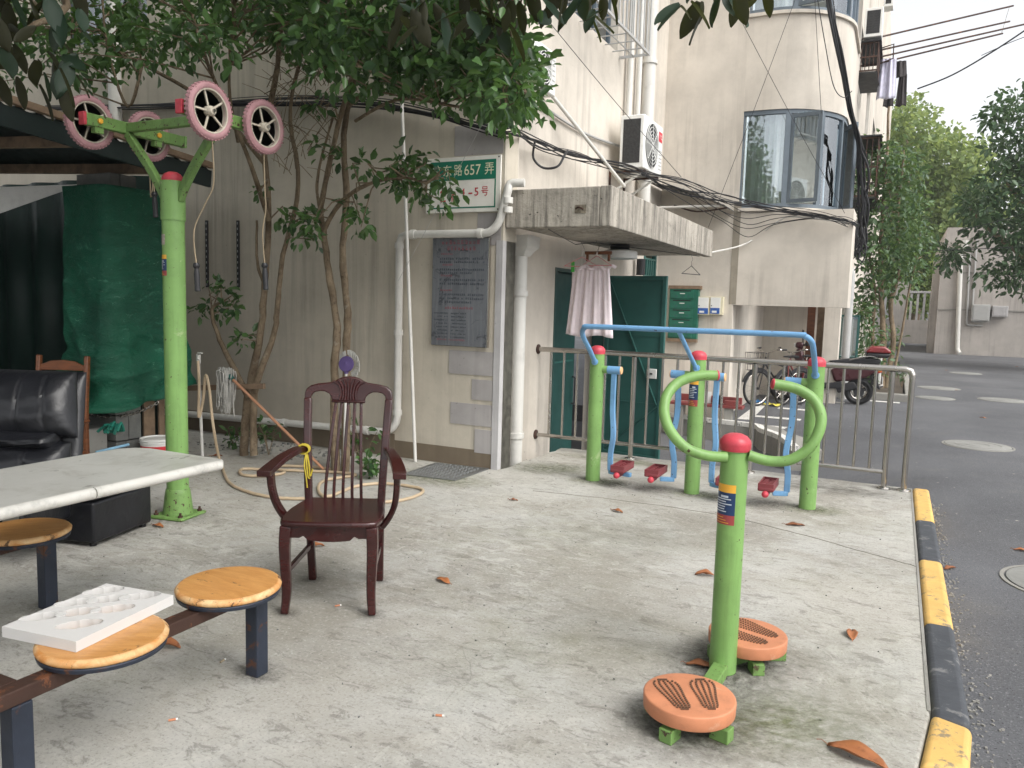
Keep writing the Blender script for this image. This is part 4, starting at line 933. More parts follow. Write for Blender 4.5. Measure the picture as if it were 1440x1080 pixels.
# wheel_parts builds in local coordinates of the bicycle
_wp = wheel_parts
def wheel_parts(par, c, r, **k):
    keep = W[par]; W[par] = Matrix.Identity(4); o_ = _wp(par, c, r, **k); W[par] = keep; return o_
b1 = P(1085, 573, z=ZL)
bicycle('old black bicycle with a wire basket facing out of the bay', V((b1.x + .35, b1.y + .75, ZL)), R(232), M['dark'])
b2 = P(1128, 575, z=ZL)
bicycle('old rusty red bicycle leaning behind the black one', V((b2.x + .05, b2.y + 1.15, ZL)), R(246), M['redwood'], .3, False)
# scooter
sc_ = P(1206, 569, z=ZL); sco = thing('motor_scooter', 'dark red motor scooter with a red top box parked in the bay', 'scooter', V((sc_.x, sc_.y, ZL)), R(188))
M['scoot'] = mat('dark_red_scooter_paint', S(64, 26, 30), .3, var=.1, coat=.4, grime_shade=.2); M['scoot_dark'] = mat('black_scooter_plastic', (.02, .02, .022), .4, var=.2)
M['topbox'] = mat('red_topbox_plastic', S(128, 46, 48), .3, var=.1, coat=.3); M['amber'] = mat('amber_lens', S(220, 130, 40), .25); M['redlens'] = mat('red_lens', S(190, 30, 40), .25)
wheel_parts(sco, (0, 0, .24), .24, tyre=.05, name='rear_wheel', solid=True); wheel_parts(sco, (1.28, 0, .25), .25, tyre=.045, name='front_wheel', solid=True)
def lprism(pts, y0, y1): return MB().prism(pts, (0, 0, 0), (1, 0, 0), (0, 0, 1), (0, 1, 0), y0, y1)
lprism([(-.28, .62), (-.1, .5), (.2, .42), (.42, .4), (.5, .62), (.2, .72), (-.25, .72)], -.13, .13).build('rear_body', M['scoot'], sco, local=True, bevel=.04, seg=3, smooth=True)
lprism([(.3, .28), (.85, .26), (.95, .34), (.85, .36), (.45, .38), (.3, .42)], -.15, .15).build('floorboard', M['scoot_dark'], sco, local=True, bevel=.02)
lprism([(.85, .34), (.98, .32), (1.12, .8), (1.08, .98), (.98, .96)], -.17, .17).build('leg_shield', M['scoot'], sco, local=True, bevel=.05, seg=3, smooth=True)
lprism([(-.3, .73), (.45, .72), (.55, .77), (.2, .82), (-.1, .86), (-.32, .83)], -.12, .12).build('seat', M['scoot_dark'], sco, local=True, bevel=.035, seg=3, smooth=True)
lprism([(-.42, .86), (-.1, .86), (-.06, .94), (-.46, .94)], -.17, .17).build('top_box', M['scoot_dark'], sco, local=True, bevel=.03, seg=3, smooth=True)
lprism([(-.47, .945), (-.05, .945), (-.08, 1.0), (-.16, 1.06), (-.36, 1.06), (-.45, 1.0)], -.175, .175).build('top_box_lid', M['topbox'], sco, local=True, bevel=.035, seg=3, smooth=True)
MB().tube(spline([(.2, .14, .8), (-.1, .16, .88), (-.25, .15, .87)], 4), .012, 8).build('grab_rail', M['steel'], sco, local=True, smooth=True)
MB().lathe([(.04, 0), (.04, .35), (.03, .4)], (-.02, -.14, .26), (-1, 0, .25), 14).build('exhaust', M['steel'], sco, local=True, smooth=True)
lprism([(.02, .3), (.35, .2), (.42, .34), (.1, .42)], .08, .14).build('engine_cover', M['dark'], sco, local=True, bevel=.02)
lprism([(-.34, .6), (-.26, .58), (-.26, .7), (-.36, .7)], -.11, .11).build('tail_light', M['redlens'], sco, local=True, bevel=.01)
for s in (-1, 1):
    MB().box((-.3, s * .14, .64), (.06, .05, .05)).build('indicator', M['amber'], sco, local=True, bevel=.012)
    MB().cyl((.98, s * .05, 1.02), (.9, s * .36, 1.05), .014, 8).build('handlebar', M['dark'], sco, local=True)
    MB().cyl((.92, s * .27, 1.045), (.9, s * .38, 1.055), .02, 10).build('grip', M['black'], sco, local=True)
    mi = MB().tube([(.98, s * .2, 1.04), (1.0, s * .22, 1.2)], .006, 6).build('mirror_stem', M['dark'], sco, local=True)
    MB().lathe([(.0, -.012), (.055, -.008), (.055, .008), (0, .01)], (1.0, s * .23, 1.25), (1, 0, .1), 16).build('mirror', M['scoot_dark'], mi, local=True, smooth=True)
lprism([(.98, .95), (1.12, .98), (1.1, 1.08), (.98, 1.08)], -.11, .11).build('headlamp_cowl', M['scoot'], sco, local=True, bevel=.03, seg=3, smooth=True)
MB().box((1.125, 0, 1.02), (.02, .14, .07)).build('headlamp', M['white'], sco, local=True, bevel=.008)
lprism([(-.34, .3), (-.3, .3), (-.2, .52), (-.26, .54)], -.1, .1).build('rear_mudguard', M['scoot_dark'], sco, local=True, bevel=.01)
MB().rng(-.372, -.362, -.09, .09, .4, .52).build('number_plate', M['white'], sco, local=True)
# rags on the ground
def rag(px, py, m_, label, w=.3):
    c = P(px, py, z=ZL); mb = MB(); n = 12; r_ = random.Random(int(px)); c.z = ZL + .004
    for j in range(n):
        for i in range(n): mb.v.append(V(((i / (n - 1) - .5) * w, (j / (n - 1) - .5) * w * .6, .012 + .02 * (1 + math.sin(i * 1.1 + r_.random()) * math.cos(j * .9)) * r_.uniform(.7, 1))))
    mb.f = [(j * n + i, j * n + i + 1, (j + 1) * n + i + 1, (j + 1) * n + i) for j in range(n - 1) for i in range(n - 1)]
    o = mb.build('rag', m_, None, smooth=True, sharp=180); o.location = c; tag(o, label, 'rag')
rag(1068, 567, mat('blue_plastic_bag', S(60, 130, 190), .4), 'crumpled blue bag on the ground beside the bicycle wheel')
rag(1084, 571, mat('yellow_plastic_bag', S(214, 200, 90), .4), 'crumpled yellow bag on the ground beside the bicycle wheel')
rag(1229, 549, mat('teal_plastic_bag', S(60, 140, 126), .4), 'teal bag dropped by the scooter rear wheel')
# boards, glass showcase and pipes behind
for i, (a, b) in enumerate(((1132, 1143), (1146, 1157))):
    p0, p1 = P(a, 500, y=15.4), P(b, 500, y=15.4)
    solo(MB().rng(p0.x, p1.x, 15.38, 15.41, ZL, WZ[0] + .05), 'plywood_board', M['oldwood'] if i == 0 else M['timber'], ('upright reddish plywood board at the back of the bay', 'upright dull brown board beside the white pillar')[i], 'board', (p0.x, 15.4, ZL))
g0, g1 = P(1182, 450, y=16.3), P(1204, 495, y=16.3)
gc = thing('glass_showcase', 'old glass fronted showcase standing behind the scooter', 'cabinet', ((g0.x + g1.x) / 2, 16.4, ZL))
gz1 = P(1190, 444, y=16.3).z
fr = MB()
for x in (g0.x, g1.x):
    for y in (16.3, 16.7): fr.rng(x - .015, x + .015, y - .015, y + .015, ZL + .1, gz1)
for z in (ZL + .12, (ZL + gz1) / 2, gz1): fr.rng(g0.x, g1.x, 16.285, 16.315, z - .015, z + .015); fr.rng(g0.x, g1.x, 16.685, 16.715, z - .015, z + .015); fr.rng(g1.x - .012, g1.x + .012, 16.32, 16.68, z - .014, z + .014)
fr.build('frame', M['door'], gc); MB().rng(g0.x + .02, g1.x - .02, 16.298, 16.302, ZL + .14, gz1 - .02).build('pane', M['glass'], gc)
MB().rng(g0.x + .02, g1.x - .02, 16.32, 16.68, (ZL + gz1) / 2 - .01, (ZL + gz1) / 2 + .005).build('shelf', M['white'], gc)
MB().rng(g0.x, g1.x, 16.72, 16.74, ZL + .1, gz1).build('back_panel', M['wall_far'], gc)

def pipe(pts, r, m_, label, name='drain_pipe', joints=(), n=12, smooth_n=0, group=None):
    pts = [V(p) for p in pts]
    # rounded bends
    out = [pts[0]]
    for a, b, c in zip(pts, pts[1:], pts[2:]):
        k = min(r * 2.2, (b - a).length * .45, (c - b).length * .45); p, q = b + (a - b).normalized() * k, b + (c - b).normalized() * k
        out += [p, (p + q + b * 2) / 4, q]
    out.append(pts[-1]); o = thing(name, label, 'pipe', min(pts, key=lambda p_: p_.z), group=group)
    MB().tube(out, r, n).build('pipe', m_, o, smooth=True, sharp=60)
    for p, d_ in joints: MB().cyl(V(p) - V(d_) * .025, V(p) + V(d_) * .025, r * 1.22, n).build('coupling', m_, o, smooth=True)
    return o
pz = P(1195, 415, y=16.0); pipe([(pz.x, 16, ZL), (pz.x, 16, P(1195, 378, y=16).z), (SX, 16, P(1195, 376, y=16).z + .1)], .07, M['pvc_grey'], 'thick grey pipe behind the wing corner')
# air conditioners and cages up the long side wall
def acp(px0, py0, px1, py1, y, label, dx=.8):
    a, b = P(px0, py0, y=y), P(px1, py1, y=y); ac_unit(label, a.x, b.x, y, y + .35, b.z, a.z, face='y', group='air conditioners up the long side wall', brackets=False)
acp(1217, 12, 1240, 50, 17.0, 'white air conditioner high on the long wall above the drying rack')
acp(1244, -14, 1256, 8, 20.0, 'white air conditioner at the very top behind the other one')
acp(1196, -30, 1206, 34, 15.5, 'white casing beside the upper curved window')
gq = P(1216, 478, y=17.6); ac_unit('white air conditioner on the ground behind the planter foliage', gq.x - .3, gq.x + .35, 17.6, 17.95, ZL + .002, ZL + .75, face='y', brackets=False)
def side_cage(px0, py0, px1, py1, y0, y1, label):
    a, b = P(px0, py0, y=y0), P(px1, py1, y=y0); o = thing('balcony_cage', label, 'window cage', (SX, (y0 + y1) / 2, b.z), group='rusty cages on the long side wall')
    x1 = b.x; f = MB()
    for z in (b.z, (a.z + b.z) / 2, a.z): f.sweep([(SX, y0, z), (x1, y0, z), (x1, y1, z), (SX, y1, z)], .03, .03)
    f.build('frame', M['rust'], o); n = 5
    for k in range(n + 1): x = SX + (x1 - SX) * k / n; MB().cyl((x, y0, b.z + .016), (x, y0, a.z - .016), .009, 5).build('bar', M['rust'], o)
    for k in range(1, 9): y = y0 + (y1 - y0) * k / 8; MB().cyl((x1, y, b.z + .016), (x1, y, a.z - .016), .009, 5).build('bar', M['rust'], o)
    MB().rng(SX + .01, x1 + .05, y0 - .05, y1 + .05, a.z + .02, a.z + .05).build('rain_sheet', M['dark'], o)
    MB().rng(SX + .01, x1, y0, y1, b.z - .05, b.z - .02).build('floor_sheet', M['dark'], o)
side_cage(1208, 195, 1230, 275, 16.6, 18.6, 'rusty window cage with a dark rain sheet beside the cable bundle')
side_cage(1222, 232, 1250, 282, 21, 23, 'rusty window cage farther along the wall in front of the trees')
side_cage(1212, 62, 1233, 98, 17.0, 18.5, 'rusty drying cage below the high air conditioner')
# drying rack with clothes, long poles
ry = 18.0; m1, m2 = P(1232, 68, y=ry), P(1262, 82, y=ry)
rack = thing('drying_rack', 'iron drying rack with long poles reaching out over the lane', 'drying rack', (SX, ry, m2.z))
for (ax, ay, bx, by) in ((1238, 52, 1425, 8), (1240, 70, 1420, 30), (1238, 80, 1450, 32), (1240, 88, 1410, 47)):
    MB().tube([P(ax, ay, y=ry), P(bx, by, y=ry + 2)], .018, 6).build('pole', M['rust'], rack)
MB().tube([P(1238, 68, y=ry), P(1257, 62, y=ry), P(1256, 82, y=ry), P(1236, 90, y=ry)], .015, 6).build('arm', M['rust'], rack)
MB().tube([(SX, ry, P(1238, 52, y=ry).z), P(1238, 52, y=ry), P(1236, 90, y=ry), (SX, ry, P(1236, 90, y=ry).z)], .018, 6).build('bracket', M['rust'], rack)
MB().tube([P(1420, 8, y=ry + 2), P(1408, 48, y=ry + 2)], .006, 5).build('tie', M['steel'], rack)
def shirt(px, py, w, h, y, m_, label, trousers=False):
    c = P(px, py, y=y); o = thing('hanging_garment', label, 'clothes', (c.x, y, c.z - h), group='washing on the drying rack')
    poly = [(-w * .2, 0), (w * .2, 0), (w * .5, -h * .12), (w * .42, -h), (-w * .45, -h * .96), (-w * .5, -h * .15)] if not trousers else [(-w * .3, 0), (w * .3, 0), (w * .5, -h * .35), (w * .45, -h), (w * .1, -h), (0, -h * .5), (-w * .15, -h * .95), (-w * .5, -h * .9)]
    if trousers:
        for sx in (-.12, .12): cloth(c.x + sx - w * .22, c.x + sx + w * .2, c.z - h, c.z - h * .3, y + .02, 1.5, .03, m_, 'trouser_leg', o, .05, int(sx * 100) + 50)
    cloth(c.x - w * .45, c.x + w * .45, c.z - (h if not trousers else h * .36), c.z, y, 2, .035, m_, 'fabric', o, .06, 9)
shirt(1250, 82, .32, .8, ry + .1, mat('pale_lilac_cloth', S(206, 204, 220), .9), 'pale lilac shirt hanging on the drying rack')
shirt(1263, 86, .34, .9, ry + .35, mat('charcoal_cloth', S(66, 62, 62), .9), 'dark trousers hanging on the drying rack', True)
# far building details
q = P(1352, 340, y=FY - .1); pipe([(q.x, FY - .12, P(1352, 345, y=FY).z), (P(1346, 490, y=FY).x, FY - .12, ZL + .2), (P(1349, 497, y=FY).x, FY - .3, ZL + .05)], .09, M['pvc'], 'white downpipe on the low grey building')
hop = P(1355, 344, y=FY - .2); solo(MB().lathe([(.14, -.2), (.2, .12), (.2, .16)], hop, n=10), 'rain_hopper', M['pvc'], 'square rain hopper atop the downpipe of the grey building', 'rain hopper', hop)
for (a, b, c, d, lb) in ((1364, 357, 1359, 457, 'thin rusty pipe beside the white downpipe'), (1374, 330, 1366, 452, 'thin pale pipe dropping to the grey cabinet')):
    p_, q_ = P(a, b, y=FY - .06), P(c, d, y=FY - .06); pipe([p_, q_, V((P(1382, 455, y=FY - .06).x, FY - .06, q_.z))], .035, M['pvc_grey'], lb)
for (a, b, c, d, m_, lb) in ((1368, 428, 1391, 452, M['pvc_grey'], 'grey square meter cabinet on the low building'), (1396, 430, 1417, 446, M['strip'], 'pale meter cabinet beside the grey one')):
    p_, q_ = P(a, b, y=FY - .25), P(c, d, y=FY - .25); o = thing('meter_cabinet', lb, 'meter box', ((p_.x + q_.x) / 2, FY - .1, q_.z)); MB().rng(p_.x, q_.x, FY - .25, FY - .002, q_.z, p_.z).build('casing', m_, o, bevel=.02); MB().rng(p_.x + .05, q_.x - .05, FY - .265, FY - .251, q_.z + .05, p_.z - .05).build('door', m_, o, bevel=.01)
# ------------------------------------------------------------------ foliage
nprng = np.random.default_rng(11)
def leaf_mesh(name, pos, dirs, nor, ln, wd, mat_, parent=None, fold=.25, stuff=True):
    """many six-vertex leaves folded along the midrib, one mesh"""
    N = len(pos); d = dirs / np.linalg.norm(dirs, axis=1, keepdims=True)
    s = np.cross(d, nor); s /= np.maximum(1e-6, np.linalg.norm(s, axis=1, keepdims=True)); n = np.cross(s, d)
    L = ln[:, None]; Wd = wd[:, None]
    v = np.empty((N, 6, 3)); v[:, 0] = pos; v[:, 3] = pos + d * L - n * L * .12
    for (k, a, sg) in ((1, .3, 1), (2, .68, 1), (5, .3, -1), (4, .68, -1)):
        v[:, k] = pos + d * L * a + s * sg * Wd * (.5 if a < .5 else .46) + n * Wd * fold - n * L * .04
    f = np.array([[0, 1, 2, 3], [0, 3, 4, 5]]); F = (np.arange(N)[:, None, None] * 6 + f[None]).reshape(-1, 4)
    me = bpy.data.meshes.new(name); me.vertices.add(N * 6); me.vertices.foreach_set('co', v.reshape(-1).astype(np.float32))
    me.loops.add(F.size); me.loops.foreach_set('vertex_index', F.reshape(-1).astype(np.int32)); me.polygons.add(len(F)); me.polygons.foreach_set('loop_start', np.arange(0, F.size, 4, dtype=np.int32))
    me.update(calc_edges=True); me.materials.append(mat_)
    o = bpy.data.objects.new(name, me); COL.objects.link(o)
    if parent is not None:
        o.parent = parent; o.matrix_parent_inverse = W[parent].inverted()
    if stuff: o['kind'] = 'stuff'
    return o
def clusters(centres, per, spread, ln, droop=.35, wratio=.5, updir=None):
    c = np.repeat(np.array([tuple(p) for p in centres]), per, axis=0); N = len(c)
    off = nprng.normal(size=(N, 3)); off /= np.linalg.norm(off, axis=1, keepdims=True); r_ = nprng.random((N, 1)) ** .6
    pos = c + off * r_ * spread; d = off + nprng.normal(size=(N, 3)) * .5; d[:, 2] -= droop
    nor = nprng.normal(size=(N, 3)) * .6; nor[:, 2] += 1
    L = ln * nprng.uniform(.5, 1.35, N); return pos, d, nor, L, L * wratio * nprng.uniform(.85, 1.15, N)
M['leaf'] = leafmat('osmanthus_leaf', S(34, 60, 36), S(88, 122, 68), .3, .3, S(120, 160, 66))
M['leaf_mag'] = leafmat('magnolia_leaf', S(34, 60, 36), S(64, 92, 50), .25, .2, S(120, 120, 40))
M['leaf_plane'] = leafmat('plane_tree_leaf', S(92, 118, 70), S(156, 174, 112), .5, .45, S(180, 190, 100))
M['leaf_dark'] = leafmat('dark_evergreen_leaf', S(44, 68, 48), S(84, 112, 76), .35, .25, S(100, 130, 60))
M['leaf_far'] = leafmat('far_osmanthus_leaf', S(52, 78, 54), S(92, 118, 80), .4, .3, S(140, 170, 80))

def stems(par, paths, name='trunk'):
    for pts, r0, r1 in paths:
        pts = [V(p) for p in pts]; q = spline(pts, 5); n = len(q); rr = random.Random(n)
        q = [p + V((rr.uniform(-1, 1), rr.uniform(-1, 1), 0)) * r0 * .12 if 0 < i < n - 1 else p for i, p in enumerate(q)]
        rad = [r0 + (r1 - r0) * i / (n - 1) for i in range(n)]; rad = [r_ * rr.uniform(.93, 1.09) for r_ in rad]
        MB().tube(q, rad, 9).build(name if r0 > .018 else 'branch', M['bark'], par, smooth=True, sharp=80)
def twigs(par, nodes, centres, r=.005, mat_=None, frac=1.0):
    mb = MB(); rr = random.Random(3)
    for c in centres:
        if rr.random() > frac: continue
        c = V(c); b = min(nodes, key=lambda p: (p - c).length + max(0, p.z - c.z) * .6)
        if (b - c).length > 2.2: continue
        m_ = (b + c) / 2 + V((rr.uniform(-.1, .1), rr.uniform(-.1, .1), rr.uniform(-.02, .12)))
        mb.tube(spline([b, m_, c], 3), [r * 1.6] * 3 + [r * 1.2, r, r * .9, r * .8][:4], 4, cap=False) if False else mb.tube([b, m_, c], [r * 1.7, r * 1.2, r * .6], 5, cap=False)
    o = mb.build('twig_mass', mat_ or M['bark'], par, smooth=True); o['kind'] = 'stuff'; return o
def sample_px(polys, n, y0, y1):
    """random crown points: inside photo outlines, at random real depth within the crown"""
    out = []
    for poly, w_ in polys:
        xs_ = [p[0] for p in poly]; ys_ = [p[1] for p in poly]; k = 0; tries = 0
        while k < int(n * w_) and tries < n * 60:
            tries += 1; x, y = rnd.uniform(min(xs_), max(xs_)), rnd.uniform(min(ys_), max(ys_)); ins = False; j = len(poly) - 1
            for i in range(len(poly)):
                if (poly[i][1] > y) != (poly[j][1] > y) and x < (poly[j][0] - poly[i][0]) * (y - poly[i][1]) / (poly[j][1] - poly[i][1]) + poly[i][0]: ins = not ins
                j = i
            if ins: out.append(P(x, y, y=rnd.uniform(y0, y1))); k += 1
    return out

# osmanthus one: three stems left of the chair
B1 = P(352, 642, z=0); T1 = thing('osmanthus_tree', 'multi stemmed evergreen tree by the timber rail with the mop', 'tree', B1)
t1p = [([P(343, 640, y=B1.y), P(345, 590, y=B1.y), P(352, 540, y=B1.y), P(366, 470, y=B1.y), P(372, 400, y=B1.y), P(378, 300, y=B1.y + .05), P(372, 200, y=B1.y), P(390, 90, y=B1.y - .1), P(400, -60, y=B1.y - .2)], .041, .02),
       ([P(357, 640, y=B1.y - .05), P(356, 580, y=B1.y - .05), P(362, 535, y=B1.y - .05), P(385, 470, y=B1.y), P(390, 430, y=B1.y), P(398, 360, y=B1.y), P(420, 260, y=B1.y), P(408, 150, y=B1.y + .1), P(440, 20, y=B1.y)], .036, .014),
       ([P(350, 560, y=B1.y - .04), P(325, 510, y=B1.y - .1), P(306, 470, y=B1.y - .12), P(298, 435, y=B1.y - .12), P(312, 425, y=B1.y - .15)], .03, .012),
       ([P(378, 310, y=B1.y), P(345, 210, y=B1.y - .3), P(300, 110, y=B1.y - .6), P(270, 20, y=B1.y - .7)], .022, .012),
       ([P(372, 230, y=B1.y), P(300, 150, y=B1.y - .3), P(200, 90, y=B1.y - .5), P(100, 40, y=B1.y - .6)], .022, .01),
       ([P(372, 400, y=B1.y), P(362, 370, y=B1.y), P(361, 310, y=B1.y)], .018, .01),
       ([P(335, 200, y=B1.y - .3), P(322, 120, y=B1.y - .5), P(330, 10, y=B1.y - .5)], .016, .01),
       ([P(200, 90, y=B1.y - .5), P(180, 150, y=B1.y - .6), P(150, 60, y=B1.y - .6), P(140, -80, y=B1.y - .7)], .015, .008)]
stems(T1, t1p)
nodes1 = [V(p) for pts, a, b in t1p for p in spline(pts, 4) if p.z > 1.0]
c1 = sample_px([([(-120, -330), (560, -330), (520, 30), (470, 80), (420, 70), (380, 55), (330, 85), (300, 60), (250, 75), (190, 105), (120, 110), (60, 110), (-60, 150), (-120, 100)], 1.0)], 560, B1.y - 1.7, B1.y + .45)
c1 += sample_px([([(40, 0), (470, 0), (450, 40), (300, 60), (180, 90), (60, 90)], 1.0)], 90, B1.y - .9, B1.y + .4)
low1 = sample_px([([(272, 395), (325, 400), (330, 440), (275, 440)], .7), ([(330, 465), (355, 462), (356, 485), (335, 488)], .15), ([(392, 300), (450, 300), (455, 345), (400, 335)], .5), ([(350, 180), (400, 180), (400, 300), (360, 290)], .12)], 14, B1.y - .2, B1.y + .1)
leaf_mesh('crown', *clusters(c1, 15, .2, .085), M['leaf'], T1); leaf_mesh('low_foliage', *clusters(low1, 12, .085, .08), M['leaf'], T1)
twigs(T1, nodes1, c1[::3] + low1)
# osmanthus two behind the chair
B2 = P(478, 664, z=0); T2 = thing('osmanthus_tree', 'twin stemmed evergreen tree behind the dark red armchair', 'tree', B2)
by = B2.y
t2p = [([P(472, 664, y=by), P(470, 600, y=by), P(470, 520, y=by), P(474, 460, y=by), P(462, 380, y=by), P(455, 325, y=by), P(452, 290, y=by), P(470, 200, y=by - .1), P(500, 80, y=by - .2), P(520, -60, y=by - .2)], .04, .016),
       ([P(485, 664, y=by + .05), P(487, 560, y=by + .05), P(487, 490, y=by + .05), P(489, 440, y=by + .05), P(482, 360, y=by + .05), P(487, 280, y=by + .05), P(484, 190, y=by), P(498, 110, y=by), P(520, 20, y=by), P(540, -90, y=by)], .038, .018),
       ([P(456, 322, y=by), P(475, 290, y=by - .1), P(500, 268, y=by - .25), P(530, 255, y=by - .4), P(570, 250, y=by - .5), P(600, 258, y=by - .55)], .022, .008),
       ([P(489, 150, y=by), P(540, 110, y=by - .2), P(620, 90, y=by - .4), P(700, 100, y=by - .5), P(740, 130, y=by - .5)], .02, .008),
       ([P(454, 310, y=by), P(446, 270, y=by), P(450, 230, y=by), P(470, 160, y=by)], .016, .009),
       ([P(500, 170, y=by), P(560, 140, y=by - .3), P(640, 150, y=by - .5), P(715, 165, y=by - .5)], .014, .006),
       ([P(505, 60, y=by), P(580, 20, y=by - .3), P(660, 10, y=by - .4)], .016, .008)]
stems(T2, t2p); nodes2 = [V(p) for pts, a, b in t2p for p in spline(pts, 4) if p.z > 1.6]
c2 = sample_px([([(380, -330), (800, -330), (740, 40), (742, 165), (715, 155), (680, 140), (640, 125), (590, 110), (540, 110), (470, 90), (400, 60)], 1.0)], 320, by - 1.6, by + .5)
c2 += sample_px([([(420, 0), (640, 0), (640, 130), (540, 130), (440, 90)], .7), ([(630, 20), (738, 60), (742, 165), (715, 160), (640, 105)], 1.0)], 150, by - 1.0, by + .3)
low2 = sample_px([([(560, 220), (610, 215), (640, 255), (625, 300), (590, 280), (555, 255)], 1.3), ([(500, 225), (560, 220), (560, 260), (520, 262)], .35), ([(488, 285), (530, 285), (530, 320), (495, 320)], .35), ([(405, 300), (450, 300), (450, 335), (410, 340)], .3), ([(420, 100), (520, 110), (480, 230), (420, 200)], .35)], 14, by - .6, by - .1)
leaf_mesh('crown', *clusters(c2, 15, .2, .088), M['leaf'], T2); leaf_mesh('low_foliage', *clusters(low2, 11, .1, .085), M['leaf'], T2)
twigs(T2, nodes2, c2[::3] + low2)
dry = MB(); r_ = random.Random(5)
for k in range(90):
    a = P(r_.uniform(370, 470), r_.uniform(100, 250), y=by + r_.uniform(-.4, .2)); d_ = V((r_.uniform(-1, 1), r_.uniform(-.3, .3), r_.uniform(.1, 1))).normalized() * r_.uniform(.15, .5)
    dry.tube([a, a + d_ * .5 + V((r_.uniform(-.03, .03), 0, .02)), a + d_], [.004, .003, .0015], 4, cap=False)
o = dry.build('dry_twigs', M['bark'], T2); o['kind'] = 'stuff'

# magnolia over the camera: trunk behind the photographer, a limb of big leaves hangs into view
mag = thing('magnolia_tree', 'large leaved magnolia whose leafy limbs hang in from above', 'tree', (-3.4, -2.2, 0))
mp = [([(-3.4, -2.2, 0), (-3.35, -2.1, 1.5), (-3.2, -1.8, 3.2), (-3.0, -1.2, 4.6), (-2.8, -.6, 6)], .16, .06), ([(-3.2, -1.6, 3.6), (-2.6, .4, 3.9), (-2.1, 2.0, 3.75), P(660, -30, d=4.3), P(790, -25, d=4.2), P(1010, -40, d=4.0)], .06, .014),
      ([(-3.2, -1.6, 3.4), (-3.6, .3, 3.4), P(60, -40, d=4.0), P(40, 40, d=4.0)], .05, .012), ([(-3.0, -1.2, 4.6), (-1.2, -.2, 5.4), (.4, .8, 5.6)], .06, .02), ([(-3.0, -1.2, 4.6), (-5, .6, 5.6), (-6.5, 1.6, 5.8)], .06, .02)]
for pts, a, b in mp: q = spline(pts, 6); MB().tube(q, [a + (b - a) * i / (len(q) - 1) for i in range(len(q))], 10).build('trunk' if a > .1 else 'limb', M['bark'], mag, smooth=True)
# the single big leaves that hang into view
lm = MB(); Lp = [(0, 0, 0)]; n = 7
for i in range(n + 1):
    u = i / n; w_ = .036 * math.sin(math.pi * min(1, u * .94 + .04)) ** .75 * (1 if u < .6 else 1.05); x = u * .17; z = -.02 * u * u
    lm.v += [V((x, -w_, z + .010)), V((x, 0, z)), V((x, w_, z + .010))]
lm.f = [(i * 3 + k, i * 3 + k + 1, (i + 1) * 3 + k + 1, (i + 1) * 3 + k) for i in range(n) for k in (0, 1)]
def magmat(nm, c, under):
    t_ = NT(nm); g = t_.n('ShaderNodeNewGeometry'); oi = t_.n('ShaderNodeObjectInfo')
    cc = t_.mix(oi.outputs['Random'], sc(c, .75), sc(c, 1.25)); t_.base(t_.mix(g.outputs['Backfacing'], cc, under)); t_.set(Roughness=.5, Specular_IOR_Level=.3)
    tr = t_.n('ShaderNodeBsdfTranslucent'); tr.inputs[0].default_value = (*S(110, 120, 40), 1); mx = t_.n('ShaderNodeMixShader'); mx.inputs[0].default_value = .1
    t_.l(t_.b.outputs[0], mx.inputs[1]); t_.l(tr.outputs[0], mx.inputs[2]); t_.l(mx.outputs[0], t_.out.inputs['Surface']); return t_.m
M['mag1'] = magmat('glossy_magnolia_leaf', S(26, 46, 32), S(46, 46, 30))
proto = lm.build('leaf', M['mag1'], None, smooth=True, sharp=180); proto_me = proto.data; bpy.data.objects.remove(proto)
rr = random.Random(21); spots = []
for k in range(64): spots.append((rr.uniform(540, 860), rr.uniform(-60, 22), 4.25, 1))
for k in range(20): spots.append((rr.uniform(560, 760), rr.uniform(10, 42), 4.2, 1))
for k in range(22): spots.append((rr.uniform(948, 1078), rr.uniform(-45, 22), 4.0, 1))
for k in range(60): spots.append((rr.uniform(-60, 120), rr.uniform(-40, 125), 4.0, 0))
for (px, py, d_, _) in spots:
    p = P(px, py, d=d_ + rr.uniform(-.25, .25)); o = bpy.data.objects.new('leaf', proto_me); COL.objects.link(o)
    q = V((rr.uniform(-1, 1), rr.uniform(-1, 1), rr.uniform(-1.6, -.25))).normalized().to_track_quat('X', 'Z').to_euler()
    o.rotation_euler = (q.x + rr.uniform(-1, 1), q.y, q.z); s_ = rr.uniform(.75, 1.2); o.scale = (s_, s_ * rr.uniform(.85, 1.15), s_)
    o.parent = mag; o.location = W[mag].inverted() @ p
cm = [V((rr.uniform(-9, -4.1), rr.uniform(-4.5, 3.6), rr.uniform(4.0, 7.4))) for _ in range(900)]
cm += [V((rr.uniform(-4.6, -2.6), rr.uniform(-3.5, -.5), rr.uniform(4.4, 6.5))) for _ in range(130)]
cm += [V((rr.uniform(-5.6, -2.2), rr.uniform(.3, 3.5), rr.uniform(4.3, 4.95))) for _ in range(230)]  # unseen crown clusters added to shade the left ground
cm += [V((rr.uniform(-3.6, 1.8), rr.uniform(-4, 1.5), rr.uniform(3.7, 4.9))) for _ in range(330)]  # low clusters out of view, added to darken the near ground
leaf_mesh('crown', *clusters(cm, 12, .34, .17, .3, .42), M['leaf_mag'], mag)

